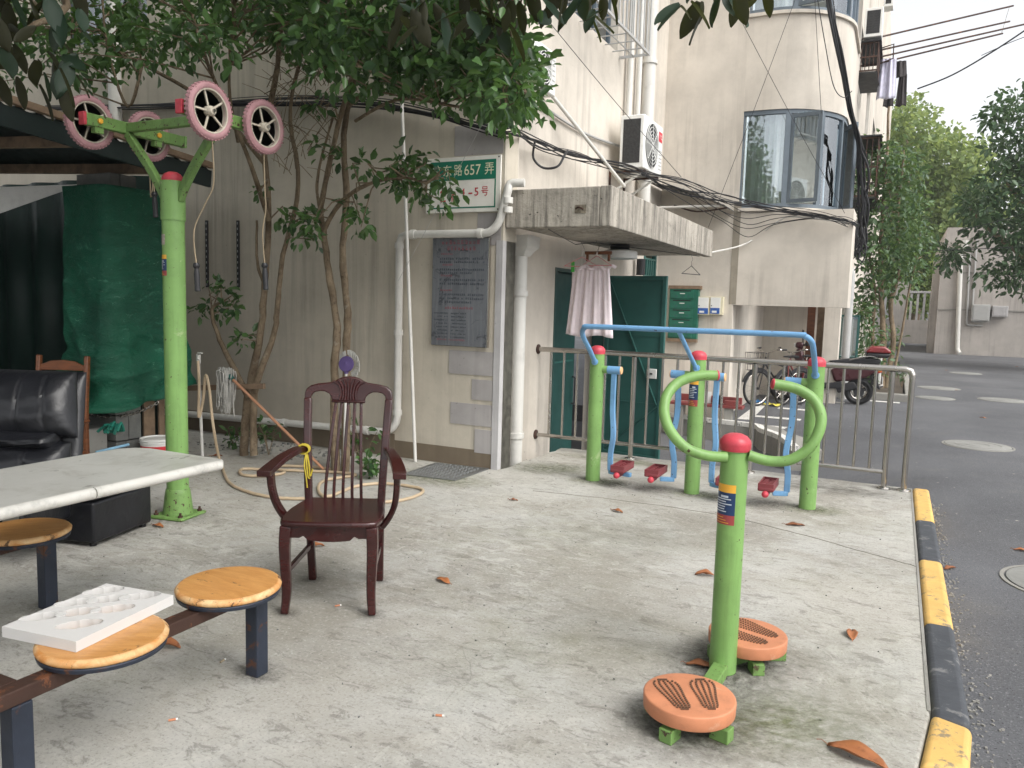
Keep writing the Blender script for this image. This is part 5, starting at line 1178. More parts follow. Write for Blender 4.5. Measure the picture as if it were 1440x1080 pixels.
# far osmanthus in the planter bed
B3 = P(1240, 545, z=ZL + .1); B3.z = ZL + .1; T3 = thing('osmanthus_tree', 'slender multi stemmed tree in the planter by the long wall', 'tree', B3); y3 = B3.y
t3p = [([P(1240, 545, y=y3), P(1242, 480, y=y3), P(1238, 400, y=y3), P(1240, 320, y=y3), P(1246, 230, y=y3), P(1250, 150, y=y3)], .07, .02), ([P(1247, 545, y=y3), P(1256, 480, y=y3), P(1252, 430, y=y3), P(1264, 380, y=y3), P(1262, 300, y=y3), P(1272, 220, y=y3)], .06, .02), ([P(1232, 545, y=y3), P(1227, 470, y=y3), P(1230, 410, y=y3), P(1220, 340, y=y3), P(1215, 260, y=y3)], .04, .015), ([P(1252, 545, y=y3), P(1266, 480, y=y3), P(1280, 400, y=y3), P(1296, 340, y=y3)], .03, .012)]
stems(T3, t3p); nodes3 = [V(p) for pts, a, b in t3p for p in spline(pts, 4) if p.z > .9]
c3 = sample_px([([(1195, 330), (1195, 240), (1225, 200), (1270, 190), (1295, 240), (1305, 330), (1300, 390), (1275, 395), (1262, 415), (1240, 400), (1215, 430), (1210, 370)], 1.0), ([(1200, 425), (1225, 425), (1225, 460), (1202, 450)], .07), ([(1212, 460), (1258, 455), (1255, 520), (1220, 530)], .1)], 300, y3 - 1.2, y3 + 1.2)
leaf_mesh('crown', *clusters(c3, 13, .26, .115), M['leaf_far'], T3); twigs(T3, nodes3, c3[::4], .008)
# big plane tree behind
py_ = FY + 16; B4 = V((P(1280, 470, y=py_).x, py_, ZL)); T4 = thing('plane_tree', 'tall sunlit yellow green plane tree beyond the yard wall', 'tree', B4)
t4p = [([B4, B4 + V((.2, 0, 4)), P(1278, 250, y=py_), P(1275, 180, y=py_)], .35, .08), ([B4 + V((.1, 0, 4.5)), P(1320, 280, y=py_), P(1350, 220, y=py_)], .18, .05), ([B4 + V((.1, 0, 4)), P(1240, 280, y=py_), P(1225, 220, y=py_)], .16, .05)]
stems(T4, t4p)
c4 = sample_px([([(1205, 420), (1205, 260), (1225, 190), (1262, 150), (1285, 140), (1310, 160), (1330, 185), (1350, 195), (1385, 205), (1400, 330), (1330, 400), (1300, 430)], 1.0)], 640, py_ - 3, py_ + 3)
leaf_mesh('crown', *clusters(c4, 26, .75, .3, .3, .75), M['leaf_plane'], T4)
# dark evergreen at the right
y5 = FY - 9; B5 = V((P(1475, 470, y=y5).x, y5, ZL)); T5 = thing('evergreen_tree', 'dark glossy evergreen tree overhanging the low grey building', 'tree', B5)
t5p = [([B5, B5 + V((-.1, 0, 3)), B5 + V((-.5, 0, 6)), B5 + V((-.8, 0, 9))], .25, .06), ([B5 + V((-.2, 0, 3)), P(1400, 330, y=y5), P(1360, 290, y=y5)], .1, .03), ([B5 + V((-.2, 0, 4)), P(1410, 250, y=y5)], .1, .03)]
stems(T5, t5p)
c5 = sample_px([([(1390, 150), (1440, 130), (1600, 120), (1600, 420), (1440, 410), (1410, 395), (1385, 400), (1375, 380), (1405, 345), (1365, 320), (1355, 300), (1365, 270), (1390, 220)], 1.0), ([(1325, 345), (1350, 340), (1350, 365), (1330, 370)], .02)], 520, y5 - 2, y5 + 2)
leaf_mesh('crown', *clusters(c5, 22, .5, .22, .4, .45), M['leaf_dark'], T5)
# far mass of trees so that nothing is bare behind the lane
c6 = [P(rr.uniform(1150, 1700), rr.uniform(250, 440), y=FY + rr.uniform(20, 26)) for _ in range(500)]
o = leaf_mesh('far_woodland', *clusters(c6, 24, 1.1, .4, .3, .7), M['leaf_plane']); tag(o, 'hazy mass of green trees beyond the plane tree', 'trees', kind='stuff')
# small plants
def plant(px, py, n, h, label, z=0, m_=None, name='small_plant'):
    c = P(px, py, z=z); o = thing(name, label, 'plant', c); mb = MB(); cs = []
    for k in range(n):
        a = rnd.uniform(0, 6.28); tip = c + V((math.cos(a) * h * .4, math.sin(a) * h * .25, h * rnd.uniform(.6, 1.1))); mb.tube([c, (c + tip) / 2 + V((0, 0, h * .12)), tip], [.005, .004, .002], 5); cs += [tip, (c + tip) / 2 + V((0, 0, h * .1))]
    mb.build('stem', M['bark'], o); leaf_mesh('foliage', *clusters(cs, 7, .06, .07, .1), m_ or M['leaf'], o); return o
plant(378, 640, 4, .3, 'low leafy sapling at the foot of the mop tree')
plant(510, 660, 4, .42, 'leafy seedling growing behind the armchair slats')
plant(330, 632, 3, .15, 'low weeds left of the mop tree base', name='weed_clump')
plant(520, 672, 5, .16, 'spiky weed tuft by the wall behind the armchair', name='weed_clump')
plant(1268, 545, 5, .5, 'round shrub at the planter corner', ZL + .1, M['leaf_far']); plant(1222, 545, 5, .5, 'shrub beside the scooter in the planter', ZL + .1, M['leaf_far'])
# ------------------------------------------------------------------ wooden armchair
CH = thing('armchair', 'dark red lacquered wooden armchair with a slatted back', 'chair', (-2.44, 3.04, 0.001), R(28))
MH = M['mahogany']
def cb(mb, name, par=CH, **k): return mb.build(name, MH, par, local=True, **{**dict(bevel=.006, seg=2, smooth=True), **k})
# seat: rounded trapezoid
sp_ = [(-.2, .22), (.2, .22), (.235, .0), (.242, -.16), (.225, -.235), (.18, -.252), (0, -.262), (-.18, -.252), (-.225, -.235), (-.242, -.16), (-.235, .0)]
cb(MB().prism(sp_, (0, 0, 0), (1, 0, 0), (0, 1, 0), (0, 0, 1), .43, .458), 'seat', bevel=.011, seg=4)
# aprons
pts = [(-.19, .43), (.19, .43), (.19, .372)] + [(.16 - .32 * i / 16, .372 + .0 - .018 * math.sin(math.pi * i / 16) * (1 if 2 < i < 14 else .3) + (.012 if i in (2, 14) else 0)) for i in range(17)] + [(-.19, .372)]
cb(MB().prism(pts, (0, -.225, 0), (1, 0, 0), (0, 0, 1), (0, 1, 0), 0, .022), 'front_apron', bevel=.003)
for s in (-1, 1): cb(MB().sweep([(s * .2, -.19, .4), (s * .175, .2, .4)], .022, .06), 'side_apron', bevel=.003)
cb(MB().sweep([(-.17, .205, .4), (.17, .205, .4)], .022, .06), 'rear_apron', bevel=.003)
for s in (-1, 1):
    lp_ = spline([(s * .2, -.215, .43), (s * .206, -.222, .34), (s * .203, -.22, .22), (s * .2, -.215, .1), (s * .208, -.225, 0)], 4); n = len(lp_)
    cb(MB().sweep(lp_, [.056 - .02 * (i / (n - 1)) for i in range(n)], [.052 - .018 * (i / (n - 1)) for i in range(n)], up=(0, 1, 0)), 'front_leg', bevel=.008, seg=3)
    rp = spline([(s * .178, .245, 0), (s * .182, .215, .2), (s * .188, .2, .42), (s * .196, .21, .6), (s * .206, .245, .82), (s * .2125, .285, .975)], 4); n = len(rp)
    cb(MB().sweep(rp, [.04] * n, [.036] * n, up=(0, 1, 0)), 'back_post', bevel=.008, seg=3)
    cb(MB().sweep([(s * .203, -.2, .2), (s * .183, .2, .2)], .02, .028), 'stretcher', bevel=.004)
    # arm: flat curved rest, scroll end, curved support
    ap = spline([(s * .205, .235, .715), (s * .235, .16, .72), (s * .275, .04, .705), (s * .305, -.06, .68), (s * .32, -.13, .665), (s * .322, -.165, .662)], 5); n = len(ap)
    cb(MB().sweep(ap, [.034 + .03 * math.sin(min(1, i / (n - 1) * 1.15) * 1.7) for i in range(n)], [.03] * n), 'armrest', bevel=.011, seg=3)
    us = spline([(s * .305, -.1, .655), (s * .302, -.088, .58), (s * .29, -.06, .5), (s * .262, -.03, .43), (s * .226, -.01, .375)], 5); n = len(us)
    cb(MB().sweep(us, [.03] * n, [.062 - .01 * math.sin(i / (n - 1) * 3) for i in range(n)], up=(0, 1, 0)), 'arm_support', bevel=.009, seg=3)
# crest rail from the photo's outline (local metres)
o_ = [(318, 262), (318, 240), (324, 218), (345, 201), (380, 192), (420, 187), (440, 184), (458, 176), (480, 164), (500, 158), (523, 156), (546, 158), (566, 164), (588, 176), (606, 184), (626, 187), (666, 192), (701, 201), (722, 218), (728, 240), (728, 262),
      (698, 262), (694, 245), (682, 233), (660, 227), (636, 228), (615, 238), (604, 252), (600, 268), (446, 268), (442, 252), (431, 238), (410, 228), (386, 227), (364, 233), (352, 245), (348, 262)]
k_ = .001124
cy_ = lambda z: .245 + (z - .82) * .26
cr = MB(); nn = len(o_)
for t_ in (-.0135, .0135):
    for a, b in o_:
        z = 1.092 - (b - 156) * k_; cr.v.append(V(((a - 523) * k_, cy_(z) + t_, z)))
cr.f = [tuple(range(nn)), tuple(reversed(range(nn, 2 * nn)))] + [(i, nn + i, nn + (i + 1) % nn, (i + 1) % nn) for i in range(nn)]
crest = cb(cr, 'crest_rail', bevel=.006, seg=3)
for i in range(7):
    u = (i - 3) / 3; fan = spline([(u * .045, 0, .968), (u * .038, 0, 1.0), (u * .05, 0, 1.045), (u * .082, 0, 1.086 - abs(u) * .02)], 4)
    fan = [V((p.x, cy_(p.z) - .0165, p.z)) for p in fan]; cb(MB().tube(fan, [.0068] * len(fan), 6), 'fluting', crest, bevel=0)
cb(MB().sweep([(-.088, cy_(.962) - .004, .962), (.088, cy_(.962) - .004, .962)], .03, .014), 'splat_cap', bevel=.004)
for a, b in zip((-.065, -.0345, 0, .034, .067), (-.105, -.06, -.012, .036, .084)):
    q = spline([(b, .2, .455), (b + (a - b) * .15, .2, .56), (b + (a - b) * .6, .235, .78), (a, cy_(.95), .957)], 4); cb(MB().sweep(q, .0155, .014, up=(0, 1, 0)), 'slat', bevel=.004)
# yellow ribbon knotted on the arm
Mc = W[CH]; M['ribbon'] = mat('yellow_ribbon', S(176, 158, 48), .6, var=.2)
rb = thing('yellow_ribbon', 'yellow ribbon knotted round the armchair arm', 'ribbon', Mc @ V((-.215, .2, .65)))
for k in range(3): MB().tube([Mc @ V((-.215 + .03 * math.cos(a), .19 + .012 * k - .01, .718 + .024 * math.sin(a))) for a in [2 * math.pi * i / 14 for i in range(14)]], .005, 5, closed=True).build('loop', M['ribbon'], rb)
for k in range(3): MB().tube(spline([Mc @ V((-.2, .18 + .01 * k, .7)), Mc @ V((-.205 + .012 * k, .165, .64)), Mc @ V((-.195 + .01 * k, .16, .58)), Mc @ V((-.19 + .014 * k, .165, .52 + .05 * k))], 4), .004, 5).build('tail', M['ribbon'], rb)

# ------------------------------------------------------------------ table with stools on a steel frame
t = NT('old_white_tabletop')
c = t.mix(t.ramp(t.noise(2.5, 6), .35, .7), S(170, 169, 163), S(188, 187, 181)); c = t.mix(t.mul(t.ramp(t.noise(4, 9, .75, dist=.8), .5, .66), .5), c, S(136, 131, 120)); c = t.mix(t.mul(t.ramp(t.noise(14, 5, .65, t.coords((1, .45, 1))), .66, .7), .8), c, S(74, 70, 64)); c = t.mix(t.mul(t.ramp(t.noise(60, 3, .6, t.coords((1, .12, 1))), .66, .7), .45), c, S(120, 116, 108))
t.base(c); t.set(Roughness=.35, Specular_IOR_Level=.4); t.bump(t.noise(40, 5), .1, .003); M['tabletop'] = t.m
M['signw0'] = mat('white_edge_trim', S(196, 194, 187), .4, var=.08, vs_=5, wear=S(112, 104, 92), wear_amt=.22, wear_scale=9, grime_shade=.6)
tx0, tx1, ty1, ty0 = -3.37, -2.745, 2.615, .35
tb = thing('white_table', 'long worn white table with a cracked rounded edge', 'table', ((tx0 + tx1) / 2, 1.3, 0))
r0 = .06; pl = [(tx0, ty0), (tx1, ty0)] + [(tx1 - .03 + .03 * math.cos(R(a)), ty1 - .03 + .03 * math.sin(R(a))) for a in (0, 45, 90)] + [(tx0 + .12, ty1), (tx0 + .05, ty1 - .03), (tx0, ty1 - .1)]
top = MB().prism(pl, (0, 0, 0), (1, 0, 0), (0, 1, 0), (0, 0, 1), .71, .745).build('tabletop', M['tabletop'], tb, bevel=.012, seg=3, smooth=True)
yc = P(132, 690, x=tx1).y
for a, b in ((ty0, yc - .003), (yc + .003, ty1 - .04)): MB().tube([(tx1 - .004, a, .724), (tx1 - .004, b, .724)], .0235, 14).build('edge_trim', M['signw0'], top, smooth=True)
MB().rng(tx0 + .02, tx1 - .03, ty0 + .02, ty1 - .02, .695, .7095).build('underboard', M['dado'], top)
for y in (.6, 1.16): MB().rng(-3.1, -3.03, y - .03, y + .03, 0.001, .694).build('leg', M['iron'], tb, bevel=.004)
frm = thing('stool_frame', 'rusty steel beam frame carrying round seats beside the table', 'seat frame', (-2.6, 1.3, 0))
MB().rng(-2.225, -2.165, .5, 2.24, .325, .372).build('beam', M['rust'], frm, bevel=.004)
MB().rng(-3.56, -3.5, .5, 2.3, .325, .372).build('beam', M['rust'], frm, bevel=.004)
MB().rng(-3.499, -2.226, 1.27, 1.32, .325, .371).build('cross_beam', M['rust'], frm, bevel=.004)
for (x, y) in ((-2.195, 2.235), (-2.195, 1.295), (-3.53, 2.25), (-3.53, 1.25), (-2.195, .55)):
    MB().rng(x - .031, x + .031, y - .031, y + .031, 0.001, .324 if y != 2.235 else .3725).build('leg', M['iron'], frm, bevel=.005)
SEATS = []
for i, (x, y, lb) in enumerate(((-2.2, 2.1, 'bare worn orange round wooden stool seat beside the armchair'), (-2.19, 1.57, 'round wooden stool seat under the white foam tray'), (-3.5, 2.13, 'round wooden stool seat on the far side of the table'), (-2.19, .95, 'round wooden stool seat nearest the table end leg'))):
    z = .374; st = thing('round_stool_seat', lb, 'stool', (x, y, z), R(25 * i), 'round seats on the steel frame'); rr_ = .19
    MB().lathe([(.17, .0), (.185, .004), (.188, .016), (.186, .02)], n=48).build('seat_pan', M['iron'], st, local=True, smooth=True)
    MB().lathe([(rr_ - .006, .0205), (rr_, .026), (rr_ + .002, .036), (rr_ - .006, .045), (rr_ - .012, .047)], n=56).build('seat_edge', M['seat_edge'], st, local=True, smooth=True, sharp=80)
    MB().lathe([(rr_ - .012, .0475), (rr_ - .02, .0485), (0, .0485)], n=56).build('seat_top', M['seatwood'], st, local=True, smooth=True, sharp=80); SEATS.append(st)
# foam tray lying on the second seat
def foam_tray():
    z0 = .4235; cs = [P(2, 888, z=.445), P(150, 824, z=.445), P(245, 843, z=.445), P(106, 906, z=.445)]
    c = sum(cs, V()) / 4; ex = ((cs[2] - cs[1]) + (cs[3] - cs[0])) / 2; ey = ((cs[1] - cs[0]) + (cs[2] - cs[3])) / 2
    Lx, Ly = ex.length, ey.length; ang = math.atan2(ex.y, ex.x)
    o = thing('foam_tray', 'white foam packing tray with cut out pockets lying on a stool', 'tray', (c.x, c.y, z0), ang)
    holes = [(.15, .26), (.15, .58), (.15, .86), (.4, .43), (.41, .73), (.68, .25), (.68, .58), (.67, .88)]
    cu = bpy.data.curves.new('foam', 'CURVE'); cu.dimensions = '2D'; cu.fill_mode = 'BOTH'; cu.extrude = .017
    def poly_spline(pts):
        sp = cu.splines.new('POLY'); sp.points.add(len(pts) - 1); sp.use_cyclic_u = True
        for q_, p_ in zip(sp.points, pts): q_.co = (p_[0], p_[1], 0, 1)
    poly_spline([(-Lx / 2, -Ly / 2), (Lx / 2, -Ly / 2), (Lx / 2, Ly / 2), (-Lx / 2, Ly / 2)])
    for hu, hv in holes:
        pts = []
        for i in range(72):
            th = 2 * math.pi * i / 72; dx, dy = math.cos(th), math.sin(th); best = 0
            for q_, r2_ in ((-.042, .025), (-.015, .034), (.015, .034), (.042, .025)):
                b_ = q_ * dx; disc_ = r2_ ** 2 - (q_ * dy) ** 2
                if disc_ > 0: best = max(best, b_ + math.sqrt(disc_))
            a, b = best * dx, best * dy; pts.append(((hu - .5) * Lx + (a - b) * .707, (hv - .5) * Ly + (a + b) * .707))
        poly_spline(pts)
    co_ = bpy.data.objects.new('foam', cu); COL.objects.link(co_); dg = bpy.context.evaluated_depsgraph_get(); dg.update(); me = co_.evaluated_get(dg).to_mesh()
    mb = MB(); mb.add([v.co + V((0, 0, .017)) for v in me.vertices], [tuple(p_.vertices) for p_ in me.polygons]); bpy.data.objects.remove(co_); bpy.data.curves.remove(cu)
    t_ = NT('white_foam'); t_.base(S(204, 202, 199)); t_.set(Roughness=.75, Subsurface_Weight=.0); t_.bump(t_.noise(220, 3), .25, .002)
    import bmesh
    fb = mb.build('foam_block', t_.m, o, local=True); bm = bmesh.new(); bm.from_mesh(fb.data); bmesh.ops.remove_doubles(bm, verts=bm.verts, dist=1e-5); bmesh.ops.recalc_face_normals(bm, faces=bm.faces); bm.to_mesh(fb.data); bm.free()
    fb.data.shade_smooth(); fb.data.set_sharp_from_angle(angle=R(30))
foam_tray()

# ------------------------------------------------------------------ arm wheel trainer
PX, PY = -4.3, 3.66; AT = thing('arm_wheel_trainer', 'tall green pole trainer with four pink wheels and hanging rope handles', 'exercise machine', (PX, PY, 0))
pr2 = .071
MB().lathe([(pr2, .02), (pr2, 1.98)], (PX, PY, 0), n=32).build('pole', M['green'], AT, smooth=True)
pole = AT.children[-1]
MB().lathe([(.1, .02), (.095, .05), (.082, .16), (.076, .19), (pr2, .195)], (PX, PY, 0), n=32).build('foot_socket', M['green_wear'], pole, smooth=True)
bp = MB().box((PX, PY, .011), (.26, .26, .022), Matrix.Rotation(R(10), 3, 'Z')).build('base_plate', M['green_wear'], AT, bevel=.01)
for a in range(4):
    q = V((.105 * math.cos(R(55 + 90 * a)) * 1.3, .105 * math.sin(R(55 + 90 * a)) * 1.3, .022)); MB().lathe([(.016, 0), (.016, .012), (.008, .013), (.008, .03)], V((PX, PY, 0)) + q, n=6).build('bolt', M['rust'], bp)
zT = P(247, 245, y=PY).z
MB().lathe([(pr2 + .006, 1.98), (pr2 + .006, zT - .045)], (PX, PY, 0), n=32).build('collar', M['green'], AT, smooth=True)
MB().lathe([(pr2 - .008, zT - .046)] + dome(pr2 - .004, .062, zT - .044), (PX, PY, 0), n=32).build('cap', M['red'], AT, smooth=True)
info_plate(AT, (PX, PY), pr2, R(-118), R(40), 1.62, 1.755)
label_patch(AT, (PX, PY), pr2, R(-150), R(-86), 1.82, 1.888, mat('scuffed_white_sticker', S(160, 150, 140), .6, var=.5, vs_=40))
zb = 2.6; hx_ = .435; bl = .5
for s, hh in ((-1, 0), (1, 0)):
    a0_ = V((PX + s * .06, PY, zT - .17)); a1_ = V((PX + s * .2, PY, zT + .04)); a2_ = V((PX + s * (hx_ - .02), PY, zb - .04))
    MB().sweep(spline([a0_, V((PX + s * .1, PY, zT - .1)), a1_, a2_], 5), .05, .045, up=(0, 1, 0)).build('diagonal_arm', M['green_wear'], AT, bevel=.006, smooth=True)
    bx = PX + s * hx_
    bm_ = MB().rng(bx - .025, bx + .025, PY - .3, PY + .46, zb - .038, zb + .038).build('cross_beam', M['green_wear'], AT, bevel=.006)
    for y, sg in ((PY - .3, -1), (PY + .46, 1)): MB().rng(bx - .027, bx + .027, y - (.022 if sg < 0 else -.0005), y + (.022 if sg > 0 else -.0005), zb - .041, zb + .041).build('end_cap', M['red'] if sg < 0 or s > 0 else M['green'], bm_, bevel=.004)
MB().rng(PX - hx_ + .026, PX + hx_ - .026, PY - .022, PY + .022, zb - .03, zb + .03).build('tie_beam', M['green_wear'], AT, bevel=.005)
M['tyre'] = mat('pink_tyre', S(176, 134, 138), .75, var=.12, vs_=8, wear=S(120, 84, 80), wear_amt=.3, wear_scale=14, bump=.3, bs=60); M['rimw'] = mat('cream_plastic_rim', S(196, 188, 172), .5, var=.1, grime_shade=.4)
wheels = []
for s, y in ((1, PY - .16), (1, PY + .29), (-1, PY - .21), (-1, PY + .24)):
    wx = PX + s * (hx_ + .075); c_ = V((wx, y, zb)); ax = V((1, 0, 0)); e1, e2 = V((0, 0, 1)), V((0, -1, 0)); rt = .17
    circ = lambda rr_, n_, dx=0: [c_ + V((dx, 0, 0)) + e1 * rr_ * math.cos(2 * math.pi * k / n_) + e2 * rr_ * math.sin(2 * math.pi * k / n_) for k in range(n_)]
    wh = MB().tube(circ(rt - .024, 40), .0245, 12, closed=True, up=ax).build('wheel', M['rimw'], AT, smooth=True); wh.data.materials[0] = M['tyre']
    tr = MB()
    for k in range(40):
        a = 2 * math.pi * k / 40
        for dx in (-.011, .011):
            q = c_ + (e1 * math.cos(a + dx * 3) + e2 * math.sin(a + dx * 3)) * (rt + .0005) + V((dx, 0, 0)); tr.box(q - (q - c_).normalized() * .002, (.014, .014, .005), Matrix.Rotation(a, 3, 'X'))
    tr.build('tread', M['tyre'], wh)
    MB().lathe([(rt - .048, -.018), (rt - .04, -.02), (rt - .036, 0), (rt - .04, .02), (rt - .048, .018), (rt - .048, -.018)], c_, ax, 40).build('rim', M['rimw'], wh, smooth=True)
    MB().lathe([(.022, -.035), (.03, -.02), (.03, .02), (.022, .035), (.0, .035)], c_, ax, 20).build('hub', M['rimw'], wh, smooth=True)
    for k in range(5):
        a = 2 * math.pi * k / 5 + .3; d_ = e1 * math.cos(a) + e2 * math.sin(a); MB().sweep([c_ + d_ * .026, c_ + d_ * (rt - .044)], .012, .012, up=(1, 0, 0)).build('spoke', M['rimw'], wh, bevel=.003)
    MB().cyl(c_ - V((s * .06, 0, 0)), c_ + V((s * .045, 0, 0)), .01, 10).build('axle', M['steel'], wh, smooth=True)
    if s < 0: MB().lathe([(.018, 0), (.018, .012), (.01, .014), (.0, .014)], (PX - hx_ + .026, y, zb), (1, 0, 0), 6).build('axle_nut', M['lab_y'], wh)
    MB().rng(PX + s * hx_ - .02, PX + s * hx_ + .02, y - .03, y + .03, zb - .075, zb - .039).build('stop_block', M['green_wear'], AT)
    wheels.append(c_)
# ropes with grips
def rope(name_lbl, top, grip_px, y, par, rx=0):
    b = P(grip_px[0], grip_px[1], y=y); b2 = P(grip_px[0] + 2, grip_px[2], y=y); o = thing('rope_handle', name_lbl, 'handle', b2, group='rope handles hanging from the wheels')
    pts = spline([top, top + V((.008, 0, -.25)), (top + b) / 2 + V((.014, 0, 0)), b + V((-.015, 0, .2)), b], 5); MB().tube(pts, .0045, 6).build('rope', M['rope'], o, smooth=True)
    ax = (b2 - b).normalized(); L2 = (b2 - b).length
    MB().lathe([(0, -.003), (.016, 0), (.021, .012), (.021, .022), (.013, .034), (.014, .04), (.018, .07), (.0165, L2 - .03), (.018, L2 - .005), (.012, L2), (0, L2)], b, ax, 16).build('grip', M['scoot_dark'], o, smooth=True)
rope('black rope handle dangling lowest beside the green pole', wheels[0] + V((0, .02, -.17)), (276, 370, 410), PY - .15, AT)
rope('black rope handle hanging in front of the forked tree', wheels[1] + V((0, .0, -.17)), (372, 370, 408), PY + .28, AT)
rope('black rope handle pulled up short by the green tarp', wheels[3] + V((.0, 0, -.17)), (217, 270, 306), PY + .25, AT)

# ------------------------------------------------------------------ black leather chair and ottoman
t = NT('black_leather'); n1 = t.noise(5, 6); c = t.mix(t.ramp(n1, .3, .7), (.006, .0065, .008), (.012, .0125, .016)); t.base(c); t.set(Roughness=.33, Specular_IOR_Level=.45)
b1_ = t.bump(t.noise(7, 5, .6, dist=.8), .35, .02); t.bump(t.noise(220, 3), .25, .002, b1_); M['leather'] = t.m
LC = thing('leather_armchair', 'black leather office armchair with a padded back behind the table', 'chair', (-4.56, 2.62, 0), R(24))
def pad(name, c, d, par=LC, M_=None, bev=.05):
    return MB().box(c, d, M_).build(name, M['leather'], par, local=True, bevel=bev, seg=5, smooth=True)
def quilt(name, x0, x1, z0, z1, y0, depth, xseams, seed, round_=.07, lean=.22, xpinch=0):
    """padded cushion: rounded slab whose front bulges between stitched seams"""
    r_ = random.Random(seed); nu, nv = 56, 26; mb = MB(); ph = r_.uniform(0, 6)
    def half(u, v):
        ex_ = min(u, 1 - u) * (x1 - x0) / round_; ez_ = min(v, 1 - v) * (z1 - z0) / round_
        e_ = min(1, ex_) ; g_ = min(1, ez_); f_ = math.sqrt(max(0, 1 - (1 - e_) ** 2)) * math.sqrt(max(0, 1 - (1 - g_) ** 2))
        sm = 1
        for s in xseams: sm *= 1 - .11 * math.exp(-((u - s - .02 * math.sin(v * 3 + ph)) / .016) ** 2)
        return max(.004, depth * f_ * sm * (1 + .025 * math.sin(u * 17 + v * 9 + ph) + .02 * math.sin(v * 21 - u * 8)))
    for side in (-1, 1):
        for j in range(nv + 1):
            for i in range(nu + 1):
                u, v = i / nu, j / nv; z = z0 + (z1 - z0) * v; xx = (x0 + (x1 - x0) * u) * (1 - xpinch * v)
                mb.v.append(V((xx, y0 + lean * (z - .4) + (side * half(u, v) if side < 0 else min(depth, half(u, v)) * .5), z)))
    n1_ = (nu + 1) * (nv + 1)
    for o in (0, n1_): mb.f += [(o + j * (nu + 1) + i, o + j * (nu + 1) + i + 1, o + (j + 1) * (nu + 1) + i + 1, o + (j + 1) * (nu + 1) + i) for j in range(nv) for i in range(nu)]
    rim = [i for i in range(nu + 1)] + [j * (nu + 1) + nu for j in range(1, nv + 1)] + [nv * (nu + 1) + i for i in range(nu - 1, -1, -1)] + [j * (nu + 1) for j in range(nv - 1, 0, -1)]
    for a, b in zip(rim, rim[1:] + rim[:1]): mb.f.append((a, b, n1_ + b, n1_ + a))
    return mb.build(name, M['leather'], LC, local=True, smooth=True, sharp=70)
quilt('back_cushion', -.37, .37, .64, 1.02, .12, .13, (.3, .54, .78), 1, .17, .34, .2)
quilt('lumbar_roll', -.28, .28, .585, .68, .09, .13, (), 2, .05, .34)
quilt('lower_cushion', -.37, .37, .38, .62, .1, .12, (.36, .7), 3, .11, .34, .06)
quilt('back_shell', -.385, .385, .4, 1.01, .2, .06, (), 6, .14, .34, .19)
for s in (-1, 1): pad('armrest', (s * .38, -.16, .5), (.1, .4, .1), LC, None, .045); pad('arm_panel', (s * .36, -.1, .33), (.06, .4, .3), LC, None, .03)
pad('seat', (0, -.1, .38), (.58, .5, .16), LC, None, .06)
MB().lathe([(.03, 0), (.03, .3)], n=16).build('column', M['dark'], LC, local=True)
for k in range(5):
    a = 2 * math.pi * k / 5; MB().sweep([(0, 0, .09), (.3 * math.cos(a), .3 * math.sin(a), .07)], .05, .035).build('base_arm', M['dark'], LC, local=True, bevel=.008); MB().lathe([(.028, -.025), (.028, .025)], (.3 * math.cos(a), .3 * math.sin(a), .029), (1, 0, 0), 14).build('castor', M['black'], LC, local=True)
O1, O2 = P(132, 771, z=0), P(214, 739, z=0); ang = math.atan2(O2.y - O1.y, O2.x - O1.x) - math.pi / 2; wd = (O2 - O1).length
OT = thing('leather_ottoman', 'black leather box ottoman with a lid under the table end', 'ottoman', (O1.x, O1.y, 0), ang)
MB().rng(-.5, 0, 0, wd, .025, .27).build('box', M['leather'], OT, local=True, bevel=.015, seg=3, smooth=True); MB().rng(-.505, .005, -.005, wd + .005, .275, .39).build('lid', M['leather'], OT, local=True, bevel=.03, seg=4, smooth=True)
for x in (-.45, -.04):
    for y in (.04, wd - .04): MB().cyl((x, y, 0.001), (x, y, .024), .02, 12).build('foot', M['black'], OT, local=True)

# ------------------------------------------------------------------ shed with tarp
M['tarp'] = None
t = NT('green_tarpaulin'); c = t.mix(t.ramp(t.noise(2, 6), .35, .7), S(14, 74, 55), S(22, 98, 72)); cr_ = t.noise(3, 9, .8, t.coords((1, 1, 2)), 1.5); c = t.mix(t.mul(t.ramp(cr_, .58, .62), .5), c, S(84, 150, 124)); c = t.mix(t.mul(t.ramp(t.noise(9, 9, .8, t.coords((1, 1, 2.4)), 1.5), .62, .64), .6), c, S(130, 176, 156)); t.base(c); t.set(Roughness=.42, Specular_IOR_Level=.4); b1_ = t.bump(t.noise(6, 7, .7, t.coords((1, 1, 2)), 1), .8, .05); t.bump(t.noise(24, 5, .7, t.coords((1, 1, 2.5)), 1), .5, .012, b1_); M['tarp'] = t.m
M['tarp_dark'] = mat('black_green_tarpaulin', S(24, 36, 34), .5, var=.25, bump=.4, bs=6)
t = NT('grey_block'); c = t.mix(t.ramp(t.noise(6, 6), .3, .7), S(96, 98, 96), S(128, 128, 122)); t.base(c); t.set(Roughness=.9); t.bump(t.noise(50, 6), .5, .006); M['block'] = t.m
shed = thing('lean_to_shed', 'makeshift lean to shed with a corrugated roof and timber edge', 'shed', (-7.2, 4.4, 0))
ez_n, ez_f = 2.9, 2.56; rx = -5.35
